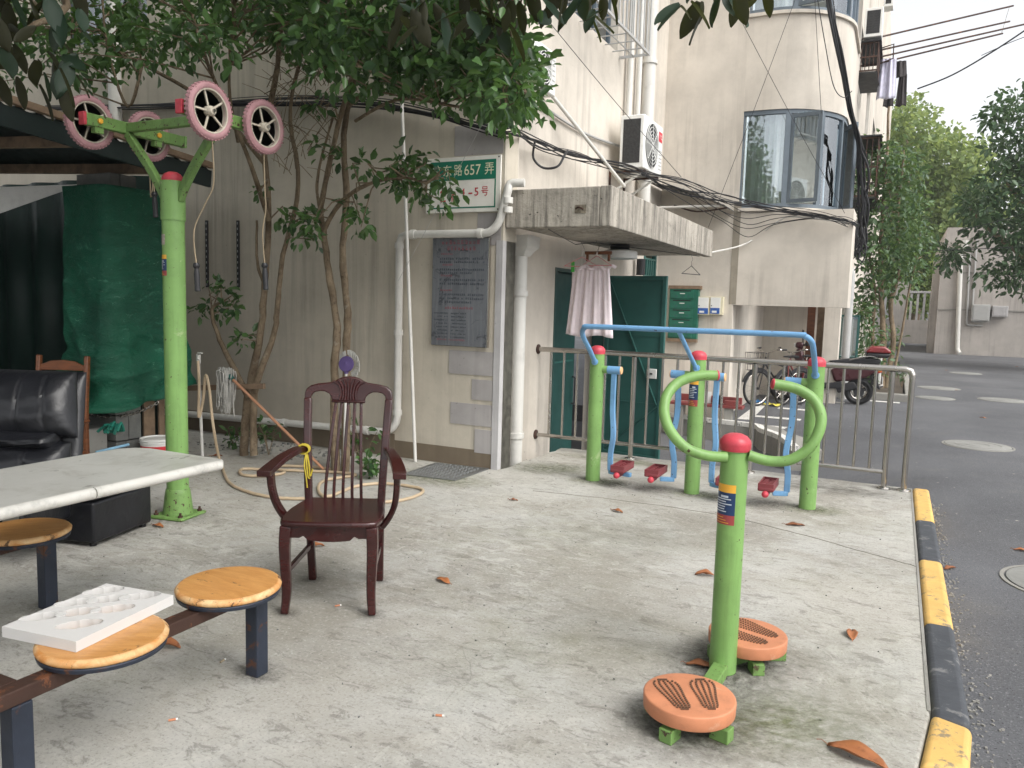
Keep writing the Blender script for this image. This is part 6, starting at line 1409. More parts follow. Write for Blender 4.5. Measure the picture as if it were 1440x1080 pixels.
# corrugated roof sheets
rf = MB(); y0r, y1r = 1.0, 4.95; nr = 56
for i in range(nr + 1):
    y = y0r + (y1r - y0r) * i / nr; dz = .018 * (1 if i % 2 else -1); ze = ez_n + (ez_f - ez_n) * (y - y0r) / (y1r - y0r)
    rf.v += [V((-10.2, y, ze + .25 + dz)), V((rx, y, ze + dz)), V((rx, y, ze + dz + .008)), V((-10.2, y, ze + .258 + dz))]
for i in range(nr):
    a = i * 4; rf.f += [(a + k, a + (k + 1) % 4, a + 4 + (k + 1) % 4, a + 4 + k) for k in range(4)]
roof = rf.build('roof', M['tarp_dark'], shed)
e0, e1_ = V((rx + .02, y0r, ez_n + .02)), V((rx + .02, y1r, ez_f + .02))
MB().sweep([e0 + V((0, 0, .02)), e1_ + V((0, 0, .02))], .05, .05).build('edge_batten', M['timber'], roof, bevel=.006)
MB().sweep([e0 + V((-.03, 0, -.09)), e1_ + V((-.03, 0, -.09))], .03, .14).build('fascia', M['tarp_dark'], roof)
for k in range(5):
    y = 1.4 + k * .8; z = ez_n + (ez_f - ez_n) * (y - y0r) / (y1r - y0r) - .07; MB().sweep([(-10, y, z + .23), (rx - .08, y, z)], .05, .08).build('rafter', M['timber'], roof)
# brick pillar under the tarp
pxA, pxB, pyA, pyB = -6.36, -5.93, 4.42, 4.68
pil = thing('block_pillar', 'grey block pillar holding up the shed behind the green tarp', 'pillar', ((pxA + pxB) / 2, (pyA + pyB) / 2, 0))
hcount = 11; bh = 2.5 / hcount
for k in range(hcount):
    z0 = k * bh + .002; off = .5 if k % 2 else .38
    for (a, b) in ((0, off), (off, 1)):
        MB().rng(pxA + .01 * rnd.random(), pxB - .008 * rnd.random(), pyA + (pyB - pyA) * a + .004, pyA + (pyB - pyA) * b - .004, z0, z0 + bh - .01).build('block', M['block'], pil, bevel=.006)
# tarp draped over the pillar: two faces plus hem
tp = thing('green_tarp', 'crumpled green tarpaulin wrapped round the shed pillar', 'tarpaulin', (pxB, pyA, .6))
from mathutils import noise as mnoise
def tarp_sheet(pathxy, zt_, zb_f, name, m_, nu=120, nv=110):
    mb = MB(); pts = spline([V((x, y, 0)) for x, y in pathxy], 20); cum = [0]
    for a, b in zip(pts, pts[1:]): cum.append(cum[-1] + (b - a).length)
    def at(u):
        s_ = u * cum[-1]
        for i in range(len(pts) - 1):
            if s_ <= cum[i + 1] + 1e-9: k = (s_ - cum[i]) / max(1e-9, cum[i + 1] - cum[i]); d_ = (pts[i + 1] - pts[i]).normalized(); return pts[i].lerp(pts[i + 1], k), V((d_.y, -d_.x, 0))
        return pts[-1], V((1, 0, 0))
    for j in range(nv + 1):
        v = j / nv
        for i in range(nu + 1):
            u = i / nu; p, nrm = at(u); L_ = cum[-1]
            cr1 = 1 - abs(mnoise.noise(V((u * L_ * 2.2 + v * 1.5, v * 3.4, 3.1)))) * 2; cr2 = 1 - abs(mnoise.noise(V((u * L_ * 3 - v * 2, v * 9, 7.7)))) * 2
            big = mnoise.noise(V((u * L_ * 1.5, v * 1.3, .4)))
            lowk = max(0, (v - .62) / .38); w_ = .05 * big * (.3 + v) + .04 * cr1 * (.4 + .8 * v) + .015 * cr2 * (.3 + v) + .05 * cr2 * lowk
            w_ += .085 * lowk * math.sin((v * 30 + math.sin(u * 6) * 2.2 + u * 3)) * (.5 + .5 * mnoise.noise(V((u * 4, v * 3, 1))))
            w_ += .05 * lowk * lowk
            z = zt_ + (zb_f(u) - zt_) * v + .012 * cr2 * lowk; mb.v.append(V((p.x, p.y, z)) + nrm * (max(-.03, w_) + .045))
    mb.f = [(j * (nu + 1) + i, j * (nu + 1) + i + 1, (j + 1) * (nu + 1) + i + 1, (j + 1) * (nu + 1) + i) for j in range(nv) for i in range(nu)]
    o = mb.build(name, m_, tp, smooth=True, sharp=180); s_ = o.modifiers.new('thick', 'SOLIDIFY'); s_.thickness = .003; return o
tarp_sheet([(pxA - .02, pyA - .05), (pxB - .06, pyA - .06), (pxB + .03, pyA - .02), (pxB + .05, (pyA + pyB) / 2 + .1), (pxB + .05, pyB + .36)], 2.38, lambda u: .66 - .14 * math.sin(math.pi * min(1, u * 1.15)) + .03 * math.sin(u * 14), 'sheet', M['tarp'])
# dark hanging sheet at the shed's back and side
M['sheet_dark'] = mat('dark_green_sheet', S(11, 36, 30), .5, var=.25, vs_=2, bump=.5, bs=8)
bk = thing('shed_back_sheet', 'near black green sheet closing the back of the shed', 'tarpaulin', (-7.4, 5.4, 0))
mb = MB(); nu = 50
for j in range(2):
    for i in range(nu + 1): u = i / nu; mb.v.append(V((-9.5 + 3.1 * u, 5.25 + .04 * math.sin(u * 40), 0.003 if j == 0 else 2.62)))
mb.f = [(i, i + 1, nu + 2 + i, nu + 1 + i) for i in range(nu)]; o = mb.build('sheet', M['sheet_dark'], bk, smooth=True); sm = o.modifiers.new('thick', 'SOLIDIFY'); sm.thickness = .004
sdw = MB().rng(-9.6, -9.5, 1, 5.3, 0.002, 2.8).build('side_panel', M['sheet_dark'], bk)
# white awning cloth inside
wc = MB(); a_, b_, c_ = P(0, 263, y=4.3), P(116, 259, y=4.55), P(0, 300, y=4.3); l_ = P(-160, 262, y=4.1); l2 = P(-160, 350, y=4.1)
wc.add([l_, a_, b_, c_, l2], [(0, 1, 2, 3, 4)]); o = solo(wc, 'white_cloth', M['white'], 'white cloth strung up as a pennant in the shed mouth', 'cloth', (b_.x, b_.y, c_.z)); sm = o.modifiers.new('thick', 'SOLIDIFY'); sm.thickness = .004
# low concrete ledge, boards, rail
solo(MB().rng(-7.4, -5.98, 4.0, 4.38, 0.001, .36), 'concrete_ledge', M['kerb_plain'], 'low concrete ledge in front of the block pillar', 'ledge', (-6.7, 4.2, 0), bevel=.02)
for i, (ya, yb_, lb) in enumerate(((4.715, 4.83, 'wide upright board beside the block pillar'), (4.86, 4.92, 'narrow upright board under the timber rail'))):
    solo(MB().rng(-5.975 + .02 * i, -5.95 + .02 * i, ya, yb_, 0.001, .74), 'upright_board', M['timber'], lb, 'board', (-5.96, (ya + yb_) / 2, 0), bevel=.004)
q0, q1 = P(214, 547, y=5.16), P(372, 543, y=5.32)
solo(MB().sweep([q0, q1], .035, .05), 'timber_rail', M['timber'], 'rough timber rail nailed across to the tree', 'rail', ((q0 + q1) / 2) - V((0, 0, .02)), bevel=.004)
# chain
chn = thing('steel_chain', 'sagging steel chain strung across the block pillar', 'chain', (-5.9, 4.3, .4))
p0, p1 = P(92, 570, y=4.25), P(222, 566, y=4.62); nl = 30; prev = None
link = MB().tube([V((.022 * math.cos(a), .011 * math.sin(a), 0)) for a in [2 * math.pi * k / 10 for k in range(10)]], .0042, 5, closed=True).build('link', M['steel'], chn, local=True, smooth=True); first = True
for k in range(nl):
    u = (k + .5) / nl; p = p0.lerp(p1, u) + V((0, 0, -.14 * 4 * u * (1 - u) * .8)); d_ = (p1 - p0) + V((0, 0, -.14 * 3.2 * (1 - 2 * u)))
    o = link if first else link.copy()
    if not first: COL.objects.link(o)
    first = False; o.location = W[chn].inverted() @ p; e = d_.to_track_quat('X', 'Z').to_matrix() @ Matrix.Rotation(R(90 * (k % 2)), 3, 'X'); o.rotation_euler = e.to_euler()
# rubber gloves
gl = P(146, 598, y=4.05); glv = thing('rubber_gloves', 'green rubber gloves dropped on the concrete ledge', 'gloves', (gl.x, 4.15, .361)); M['glove'] = mat('green_rubber', S(22, 104, 88), .5, var=.2)
for k in range(2):
    MB().box((.08 * k - .04, .0, .04 + .02 * k), (.12, .08, .05), Matrix.Rotation(R(30 - 60 * k), 3, 'Z')).build('palm', M['glove'], glv, local=True, bevel=.02, seg=3, smooth=True)
    for f_ in range(5): MB().tube(spline([(.08 * k - .06 + .03 * f_, -.03, .05), (.08 * k - .07 + .035 * f_, -.06, .06 + .015 * f_), (.08 * k - .08 + .04 * f_, -.1, .03 + .03 * (f_ % 3))], 3), .011, 7).build('finger', M['glove'], glv, local=True, smooth=True)
# orange wooden chair in the shed
OC = thing('wooden_chair', 'orange brown wooden chair tucked inside the shed', 'chair', (P(66, 600, y=3.85).x, 3.85, 0), R(24))
for s in (-1, 1):
    MB().sweep(spline([(s * .2, .2, 0), (s * .2, .19, .45), (s * .2, .24, .98)], 4), .035, .045, up=(0, 1, 0)).build('back_post', M['oldwood'], OC, local=True, bevel=.008, smooth=True)
    MB().rng(s * .2 - .02, s * .2 + .02, -.22, -.18, 0, .44).build('leg', M['oldwood'], OC, local=True, bevel=.005)
    MB().sweep([(s * .2, -.2, .2), (s * .2, .18, .2)], .02, .03).build('stretcher', M['oldwood'], OC, local=True)
MB().rng(-.23, .23, -.24, .21, .44, .465).build('seat', M['oldwood'], OC, local=True, bevel=.01, seg=3, smooth=True)
MB().prism([(-.185, .86), (.185, .86), (.185, .9), (.1, .935), (0, .945), (-.1, .935), (-.185, .9)], (0, .215, 0), (1, 0, 0), (0, 0, 1), (0, 1, 0), 0, .022).build('top_rail', M['oldwood'], OC, local=True, bevel=.005)
for z in (.78, .6): MB().rng(-.18, .18, .2, .218, z - .02, z + .02).build('back_rail', M['oldwood'], OC, local=True, bevel=.004)
for k in range(4): MB().rng(-.13 + k * .085, -.105 + k * .085, .203, .215, .62, .76).build('back_slat', M['oldwood'], OC, local=True)
pb = P(12, 537, y=3.7); solo(MB().lathe([(.14, 0), (.17, .1), (.15, .16), (.06, .2), (0, .205)], V((pb.x, 3.9, .62)), n=20), 'purple_bundle', mat('purple_fabric', S(74, 40, 92), .7), 'purple bundle behind the black leather chair', 'bundle', (pb.x, 3.9, .62), smooth=True)
stnd = MB().rng(pb.x - .2, pb.x + .2, 3.7, 4.1, .0, .618); solo(stnd, 'dark_crate', M['timber'], 'dark wooden crate under the purple bundle', 'crate', (pb.x, 3.9, 0), bevel=.01)
# bucket
bq = P(222, 655, z=0); bk_ = thing('paint_bucket', 'white plastic bucket with a red label behind the green pole', 'bucket', V((bq.x, bq.y, .001)))
MB().lathe([(.115, 0), (.12, .01), (.14, .24), (.142, .25), (.135, .25), (.128, .22), (.11, .02), (0, .02)], n=36).build('body', M['white'], bk_, local=True, smooth=True, sharp=50)
for z in (.215, .235): MB().lathe([(.139, z - .004), (.148, z), (.139, z + .004)], n=36).build('rim_ring', M['white'], bk_, local=True, smooth=True)
MB().lathe([(.1285, .1), (.1365, .19)], n=36).build('label_band', mat('red_white_label', S(196, 50, 56), .5, var=.2), bk_, local=True, smooth=True)
bq2 = P(160, 632, y=4.1); solo(MB().cyl(P(135, 636, y=4.2), P(181, 625, y=4.5), .012, 8), 'blue_stick', mat('pale_blue_plastic', S(140, 186, 214), .4), 'pale blue plastic stick behind the table end', 'stick', P(135, 636, y=4.2))
# ------------------------------------------------------------------ facade pipes, signs, board
Yp = YF - .06
dirz, dirx = V((0, 0, 1)), V((1, 0, 0))
a, b = P(562, 332, y=Yp), P(562, 590, y=Yp); r_ = .036
xa = a.x; zl_ = P(540, 607, y=Yp).z; zh = P(620, 329, y=Yp).z; e = P(712, 262, y=Yp); xe = P(697, 325, y=Yp).x
pipe([(-8.8, Yp, zl_ - .1), (xa - .1, Yp, zl_), (xa, Yp, zl_ + .1), (xa, Yp, zh), (xe - .06, Yp, zh), (xe + .03, Yp, zh + .08), (e.x + .02, Yp, e.z - .03), (e.x + .02, Yp + .02, e.z + .03), (e.x + .15, Yp + .05, e.z + .03)], r_, M['pvc'], 'white plastic waste pipe stepping across the facade up to the canopy', 'waste_pipe',
     [((xa, Yp, zl_ + .2), dirz), ((xa, Yp, zh - .1), dirz), ((xa + .15, Yp, zh), dirx), ((xe - .15, Yp, zh), dirx), ((e.x + .02, Yp, e.z - .12), dirz), ((e.x + .02, Yp, e.z - .2), dirz), ((xa - .35, Yp, zl_ - .008), dirx), ((xa, Yp, 1.2), dirz), ((-5.6, Yp, zl_ - .03), dirx)])
p0, p1 = P(565, 140, y=Yp - .06), P(584, 655, y=Yp - .06)
pipe([V((p0.x - .05, Yp - .06, p0.z + 1.2)), p0, V((p1.x, Yp - .06, 0.004))], .016, M['pvc'], 'thin white conduit running up the facade in front of the waste pipe', 'conduit', n=8)
# entrance downpipe with hopper
ex_ = XS + .12; ey_ = P(731, 400, x=ex_).y; zt2 = P(733, 356, x=ex_).z
dpp = pipe([(ex_, ey_, zt2), (ex_, ey_, -.5)], .066, M['pvc'], 'fat white downpipe under the canopy corner', 'down_pipe', [((ex_, ey_, 1.6), dirz), ((ex_, ey_, .25), dirz)], 20)
zq = P(733, 332, x=ex_).z
hp = MB(); hp.add([V((ex_ + sx * s, ey_ + sy * s, z)) for z, s in ((zt2 - .03, .07), (zt2 + .02, .1), (zt2 + .05, .13), (zq, .14)) for sx, sy in ((-1, -1), (1, -1), (1, 1), (-1, 1))], [(3, 2, 1, 0), (12, 13, 14, 15)] + [(i * 4 + k, i * 4 + (k + 1) % 4, i * 4 + 4 + (k + 1) % 4, i * 4 + 4 + k) for i in range(3) for k in range(4)])
hp.build('hopper', M['pvc'], dpp, bevel=.006)
# pipes in the inner corner
for px, r_, lb in ((884, .04, 'thin white riser beside the fat downpipe'), (897, .035, 'second thin white riser in the inner corner'), (911, .085, 'fat white downpipe in the inner corner behind the air conditioner')):
    x_ = XS + .03 + r_; y_ = P(px, 150, x=x_).y
    pipe([(x_, y_, P(px, 290 if r_ > .05 else 250, x=x_).z - (.6 if r_ > .05 else 0)), (x_, y_, 9.5)], r_, M['pvc'], lb, 'down_pipe', [((x_, y_, P(px, 85, x=x_).z), dirz), ((x_, y_, P(px, 255, x=x_).z), dirz)] if r_ > .05 else [], 14)
q0, q1 = P(158, 60, y=Yp), P(163, 150, y=Yp); pipe([(q0.x, Yp, 7.5), (q1.x, Yp, 2.3)], .07, M['pvc'], 'white downpipe on the facade above the shed', 'down_pipe')
q0 = P(763, 118, x=XS + .05); q1 = P(878, 262, x=XS + .4); pipe([q0, q1], .02, M['pvc'], 'white pole slanting down the side wall to the canopy', 'prop_pole', n=8)
q0 = P(756, 145, x=XS + .03); q1 = P(873, 206, x=XS + .03); solo(MB().tube(spline([q0, (q0 + q1) / 2 + V((0, 0, -.06)), q1], 4), .016, 6), 'refrigerant_hose', M['pvc_grey'], 'thin grey hose slanting along the side wall to the air conditioner', 'hose', q1)

# house number sign
s0, s1 = P(600, 224, y=YF - .02), P(704, 296, y=YF - .02); zb_, zt3 = P(702, 297, y=YF - .02).z, P(703, 217, y=YF - .02).z
x0, x1 = s0.x, min(s1.x, XC - .03); ys_ = YF - .022
sg = thing('address_sign', 'green and white address sign on the facade reading 657', 'sign', ((x0 + x1) / 2, YF, zb_))
M['signw'] = mat('white_sign_enamel', S(226, 224, 216), .35, var=.04, grime_shade=.15); M['signg'] = mat('green_sign_print', S(16, 112, 88), .35, var=.05, grime_shade=.1); M['signr'] = mat('red_sign_print', S(184, 32, 48), .4, var=.05, grime_shade=0); M['signl'] = mat('cream_sign_letters', S(222, 220, 190), .4, var=.04, grime_shade=0)
MB().rng(x0, x1, ys_, YF - .001, zb_, zt3).build('plate', M['signw'], sg, bevel=.003)
Wd, Hd = x1 - x0, zt3 - zb_; mg = .045
MB().rng(x0 + mg, x1 - mg, ys_ - .0015, ys_ - .0003, zb_ + Hd * .58, zt3 - .035).build('green_band', M['signg'], sg)
bd = MB()
for a, b, c, d in ((x0 + mg, x1 - mg, zb_ + .035, zb_ + .047), (x0 + mg, x0 + mg + .012, zb_ + .0475, zb_ + Hd * .58 - .001), (x1 - mg - .012, x1 - mg, zb_ + .0475, zb_ + Hd * .58 - .001)): bd.rng(a, b, ys_ - .0015, ys_ - .0003, c, d)
bd.build('border_line', M['signg'], sg)
ex, ey = (1, 0, 0), (0, 0, 1); yb = ys_ - .0015
def wr(txt, fx, fz, h, w_, m_): text_mb(txt, (x0 + Wd * fx, yb, zb_ + Hd * fz), ex, ey, h, w_, lift=.001).build('lettering', m_, sg)
wr('胶', .09, .66, .1, .085, M['signl']); wr('东', .24, .66, .1, .085, M['signl']); wr('路', .385, .66, .1, .085, M['signl']); wr('657', .525, .665, .09, .165, M['signl']); wr('弄', .795, .66, .1, .09, M['signl'])
wr('2', .2, .2, .1, .06, M['signr']); wr('幢', .31, .2, .085, .085, M['signr']); wr('4', .485, .29, .07, .04, M['signr']); wr('-', .585, .325, .012, .04, M['signr']); wr('5', .665, .29, .07, .04, M['signr']); wr('号', .755, .285, .08, .07, M['signr'])
for a in (x0 + .02, x1 - .02):
    for b in (zb_ + .018, zt3 - .018): MB().lathe([(.008, 0), (.006, .004), (0, .005)], (a, ys_, b), (0, -1, 0), 8).build('screw', M['dark'], sg)
# notice board: faded print
b0, b1 = P(609, 335, y=YF - .03), P(701, 490, y=YF - .03)
nb_ = thing('notice_board', 'weathered grey metal notice board with faded print on the facade', 'notice board', ((b0.x + b1.x) / 2, YF, b1.z))
t = NT('weathered_notice_metal'); c = t.mix(t.ramp(t.noise(2.5, 6), .3, .7), S(90, 93, 98), S(114, 117, 121)); st = t.noise(1, 6, .7, t.coords((30, 30, 1.2))); c = t.mix(t.mul(t.ramp(st, .5, .7), .4), c, S(150, 154, 158)); c = t.mix(t.mul(t.ramp(t.noise(7, 9, .75, dist=1.5), .56, .62), .6), c, S(38, 42, 48)); t.base(c); t.set(Roughness=.45, Metallic=.25); M['notice'] = t.m
xb0, xb1, zb0, zb1 = b0.x, XC - .125, b1.z, b0.z; yn = YF - .035
MB().rng(xb0, xb1, yn, YF - .008, zb0, zb1).build('panel', M['notice'], nb_, bevel=.004); MB().rng(xb1 + .0005, xb1 + .012, yn - .003, YF - .009, zb0, zb1).build('edge_trim', M['steel'], nb_)
M['ink'] = mat('faded_grey_ink', S(66, 72, 82), .6, var=.3, vs_=30, grime_shade=0); M['inkr'] = mat('faded_red_ink', S(140, 84, 92), .6, var=.3, vs_=30, grime_shade=0)
rr = random.Random(4); Wn, Hn = xb1 - xb0, zb1 - zb0
def glyph_row(fz, f0, f1, h, m_, skip=.12):
    mb = MB(); x = xb0 + Wn * f0; z = zb0 + Hn * fz
    while x < xb0 + Wn * f1:
        if rr.random() > skip:
            for k in range(rr.choice((2, 3, 3))): zz = z + h * (.1 + .38 * k); mb.rng(x, x + h * rr.uniform(.55, .85), yn - .0012, yn - .0003, zz, zz + h * .16)
            for k in range(2): xx = x + h * rr.uniform(.1, .6); mb.rng(xx, xx + h * .12, yn - .0024, yn - .0013, z, z + h * rr.uniform(.6, .95))
        x += h * 1.12
    if mb.v: mb.build('faded_print', m_, nb_)['kind'] = 'stuff'
glyph_row(.94, .17, .85, .036, M['inkr'], 0); glyph_row(.885, .27, .75, .034, M['inkr'], .1)
for fz in (.845, .745, .645, .51): glyph_row(fz, .16, .35, .016, M['inkr'])
for fz in (.8, .77, .70, .67, .605, .57, .47, .435, .40): glyph_row(fz, .14, .93 if fz not in (.4, .67) else .7, .019, M['ink'])
glyph_row(.345, .25, .72, .022, M['inkr'])
for k in range(8): glyph_row(.3 - k * .032, .05 + .04 * (k % 2), .3, .011, M['ink']); glyph_row(.3 - k * .032, .36, .62, .011, M['ink'])
glyph_row(.05, .08, .6, .014, M['inkr'])
# two slotted strips on the wall
for px, lb in ((290, 'slotted steel strip on the facade nearer the green pole'), (334, 'slotted steel strip on the facade behind the forked tree')):
    a, b = P(px, 310, y=YF - .015), P(px + 1, 404, y=YF - .015); o = thing('wall_strip', lb, 'bracket', V((a.x, YF - .01, b.z))); MB().rng(a.x - .016, a.x + .016, YF - .018, YF - .001, b.z, a.z).build('strip', M['dark'], o)
    for k in range(12): z = b.z + (a.z - b.z) * (k + .5) / 12; MB().rng(a.x - .005, a.x + .005, YF - .0195, YF - .0183, z - .012, z + .012).build('slot', M['pvc_grey'], o)

# ------------------------------------------------------------------ standpipe, hose, mops, drain grate
tq = P(285, 648, z=0); ty_ = tq.y
tap = thing('standpipe', 'thin white standpipe with a tap standing near the tree', 'tap', V((tq.x, ty_, 0.001)))
zt4 = P(281, 505, y=ty_).z; MB().cyl((tq.x, ty_, .001), P(279, 508, y=ty_), .014, 10).build('riser', M['pvc'], tap, smooth=True)
t2 = P(279, 508, y=ty_); MB().cyl(t2 - V((0, 0, .02)), t2 + V((0, 0, .06)), .02, 10).build('tap_body', M['pvc'], tap, smooth=True); MB().tube(spline([t2 + V((0, 0, .03)), t2 + V((.04, -.03, .05)), t2 + V((.05, -.05, .02))], 4), .011, 8).build('spout', M['pvc'], tap, smooth=True)
MB().box(t2 + V((.02, 0, .075)), (.06, .016, .014)).build('tap_lever', M['pvc'], tap, bevel=.004)
M['hose2'] = M['hose']
hz = .014
hpts = [t2 + V((.05, -.05, .01)), t2 + V((.06, -.05, -.2)), t2 + V((.05, -.05, -.5)), P(286, 560, y=ty_ - .02), P(289, 528, y=ty_ - .03), P(294, 545, y=ty_ - .06), P(300, 600, y=ty_ - .15)] + [P(x, y, z=hz) for x, y in ((310, 652), (322, 678), (350, 692), (390, 700), (440, 702), (500, 707), (560, 704), (592, 694), (588, 686), (540, 680), (500, 684), (462, 698), (448, 690), (456, 676), (500, 668), (470, 664), (420, 662), (370, 660), (340, 660), (342, 668), (375, 669), (400, 664), (380, 656), (430, 656), (470, 660))]
hp_ = spline(hpts, 7); hs_ = thing('garden_hose', 'beige garden hose running from the tap and coiled on the concrete', 'hose', hpts[10]); MB().tube([V((p.x, p.y, max(p.z, hz - .002 + .004 * (i % 3 == 0)))) for i, p in enumerate(hp_)], .0125, 8).build('hose', M['hose'], hs_, smooth=True)
# mop leaning: head up on the rail, handle down to the floor behind the chair
M['mopstr'] = mat('grey_cotton_strings', S(176, 174, 168), .95, var=.15, vs_=20, grime_shade=.3); M['mopg'] = mat('green_mop_clamp', S(30, 84, 76), .5); M['handle'] = mat('copper_mop_handle', S(190, 140, 110), .35, .3, var=.08)
h1 = P(326, 532, y=5.2); h2 = P(455, 660, z=.015); mo = thing('string_mop', 'string mop with a copper coloured handle leaning on the timber rail', 'mop', V((h2.x, h2.y, .001)))
MB().cyl(h2, h1, .013, 10).build('handle', M['handle'], mo, smooth=True); dv_ = (h1 - h2).normalized()
MB().cyl(h1 - dv_ * .02, h1 + dv_ * .06, .022, 14, .032).build('clamp', M['mopg'], mo, smooth=True)
rr = random.Random(8); st_ = MB()
for k in range(80):
    a = rr.uniform(0, 6.28); s = h1 + dv_ * .06 + V((.03 * math.cos(a), .03 * math.sin(a), 0)); m1_ = s + V((-.02 + rr.uniform(-.06, .06), rr.uniform(-.04, .04), rr.uniform(-.01, .06))); e_2 = V((m1_.x + rr.uniform(-.05, .05), m1_.y + rr.uniform(-.05, .02), h1.z - rr.uniform(.16, .34)))
    st_.tube(spline([s, m1_, m1_.lerp(e_2, .4) + V((rr.uniform(-.015, .015), rr.uniform(-.02, .02), 0)), e_2], 3), .005, 4)
st_.build('strings', M['mopstr'], mo, smooth=True)
mp2 = P(487, 512, y=5.2); q2 = V((mp2.x - .02, 5.2, .001)); m2 = thing('purple_mop', 'mop with a purple disc head propped upside down against the twin tree', 'mop', q2); M['purple'] = mat('purple_plastic', S(84, 68, 116), .55)
MB().cyl(q2, mp2, .011, 10).build('handle', M['pvc'], m2, smooth=True); MB().lathe([(.0, -.03), (.03, -.026), (.062, -.012), (.068, 0), (.062, .014), (0, .02)], mp2, (.25, -1, .15), 28).build('disc_head', M['purple'], m2, smooth=True); MB().lathe([(.018, -.08), (.022, .02)], mp2, (0, 0, 1), 12).build('socket', M['purple'], m2)
st_ = MB()
for k in range(60):
    a = rr.uniform(-1.2, 2.6); s = mp2 + V((.075 * math.cos(a), .03, .075 * math.sin(a))); st_.tube(spline([s, s + V((.03 * math.cos(a), .0, .03 * math.sin(a) + .01)), s + V((.035 * math.cos(a) + .01, -.01, .02 * math.sin(a) - rr.uniform(.0, .05)))], 3), .004, 4)
st_.build('strings', M['mopstr'], m2, smooth=True)
# chequer plate drain cover
g = [P(x, y, z=.0) for x, y in ((566, 668), (612, 652), (688, 660), (640, 677))]; g[1].y = min(g[1].y, YF - .02); g[2].y = min(g[2].y, YF - .02)
M['plate'] = mat('galvanised_plate', S(140, 142, 142), .4, .8, var=.15, bump=.1)
gr = thing('drain_plate', 'galvanised chequer plate over the drain at the facade corner', 'drain cover', sum(g, V()) / 4)
MB().prism([(p.x, p.y) for p in g], (0, 0, 0), (1, 0, 0), (0, 1, 0), (0, 0, 1), .001, .012).build('plate', M['plate'], gr, bevel=.002)
tr = MB(); gx0, gx1, gy0, gy1 = min(p.x for p in g) + .04, max(p.x for p in g) - .04, min(p.y for p in g) + .04, max(p.y for p in g) - .06
for j in range(18):
    for i in range(16): tr.box((gx0 + (gx1 - gx0) * (i + .5 * (j % 2)) / 16, gy0 + (gy1 - gy0) * j / 17, .0135), (.022, .006, .003), Matrix.Rotation(R(45 if (i + j) % 2 else -45), 3, 'Z'))
o = tr.build('tread_pattern', M['plate'], gr); o['kind'] = 'stuff'

# ------------------------------------------------------------------ cables
cb_n = 0
def cable(pts, r=.007, label='', n=6, sp=6, m_=None, name='cable', group=None):
    q = spline(pts, sp); o = solo(MB().tube(q, r, n), name, m_ or M['cable'], label, 'cable', min(q, key=lambda p: p.z), group, smooth=True); return o
rr = random.Random(31)
corner = V((XC + .03, YF + .2, P(722, 193, y=YF + .2).z))
for k in range(8):
    j = lambda s: V((rr.uniform(-s, s), rr.uniform(-s, s), rr.uniform(-s, s)))
    pts = [P(60, 152, y=YF - .05) + j(.03), P(200, 148, y=YF - .05) + j(.04), P(420, 142, y=YF - .05) + j(.05), P(560, 150, y=YF - .06) + j(.05), P(700, 185, y=YF - .06) + j(.05), corner + V((.05, -.2, 0)) + j(.03), P(760, 206, y=7.0) + j(.05), P(810, 222, y=7.8) + j(.06), P(880, 240, y=8.8) + j(.08), P(960, 260, y=9.9) + j(.1), P(1020, 280, y=10.8) + j(.08), P(1080, 292, y=YB - .16) + j(.05), P(1140, 300, y=YB - .16) + j(.05), P(1188, 308, y=YB - .2) + j(.04), P(1204, 316, y=YB + .1) + j(.04)]
    cable(pts, rr.choice((.004, .006, .008, .011)), 'black cable in the drooping bundle strung from the facade to the wing', group='cables in the drooping bundle')
for k in range(5):
    pts = [P(900, 246, y=9.2) + j(.05), P(960, 250 + 8 * k, y=10.0) + j(.05), P(1010, 285 + 6 * k, y=10.9) + j(.05), P(1050, 300 + 8 * k, y=YB - .1) + j(.03), P(1090, 296 + 5 * k, y=YB - .1) + j(.03), P(1150, 305, y=YB - .14) + j(.05), P(1192, 314, y=YB - .15) + j(.05)]
    cable(pts, .005, 'thin black cable sagging below the bundle in front of the curved window', group='thin sagging cables')
cable([P(1190, 313, y=YB - .1), P(1120, 305, y=YB - .1), P(1096, 310, y=YB - .08), P(1050, 342, y=YB - .08), P(1000, 355, y=YB - 1.6)], .011, 'white conduit slanting from the canopy end up the wing wall', m_=M['pvc'], name='conduit')
cable([P(752, 200, y=6.9), P(750, 222, y=6.9), P(764, 236, y=6.95), P(784, 234, y=7.0), P(794, 218, y=7.2), P(798, 212, y=7.4)], .012, 'thick black cable loop hanging near the facade corner')
for k in range(10):
    pts = [P(1155, -60, y=YB - .25) + j(.04), P(1166, 0, y=YB - .2) + j(.04), P(1180, 70, y=YB - .1) + j(.03), P(1196, 150, y=YB + .2) + j(.03), P(1208, 200, y=YB + .6) + j(.04), P(1214, 240, y=YB + .8) + j(.08), P(1212, 300, y=YB + .9) + j(.1), P(1208 + rr.uniform(-8, 10), 320 + 5 * k, y=YB + 1.0) + j(.1), P(1196 + rr.uniform(-6, 20), 345 + 4 * k, y=YB + 1.0) + j(.1)]
    cable(pts, .016 if k < 6 else .008, 'black cable in the thick lashed bundle rising past the wing corner', group='cables in the lashed bundle')
for k in range(7):
    x = rr.uniform(1195, 1215); pts = [P(x, 310, y=YB + .6), P(x + rr.uniform(-16, 12), 330 + rr.uniform(0, 15), y=YB + .7), P(x + rr.uniform(-5, 14), 345 + rr.uniform(0, 12), y=YB + .7), P(x + rr.uniform(-2, 8), 320, y=YB + .8)]; cable(pts, .008, 'black cable tangle looping below the wing corner', group='cable loops at the wing corner')
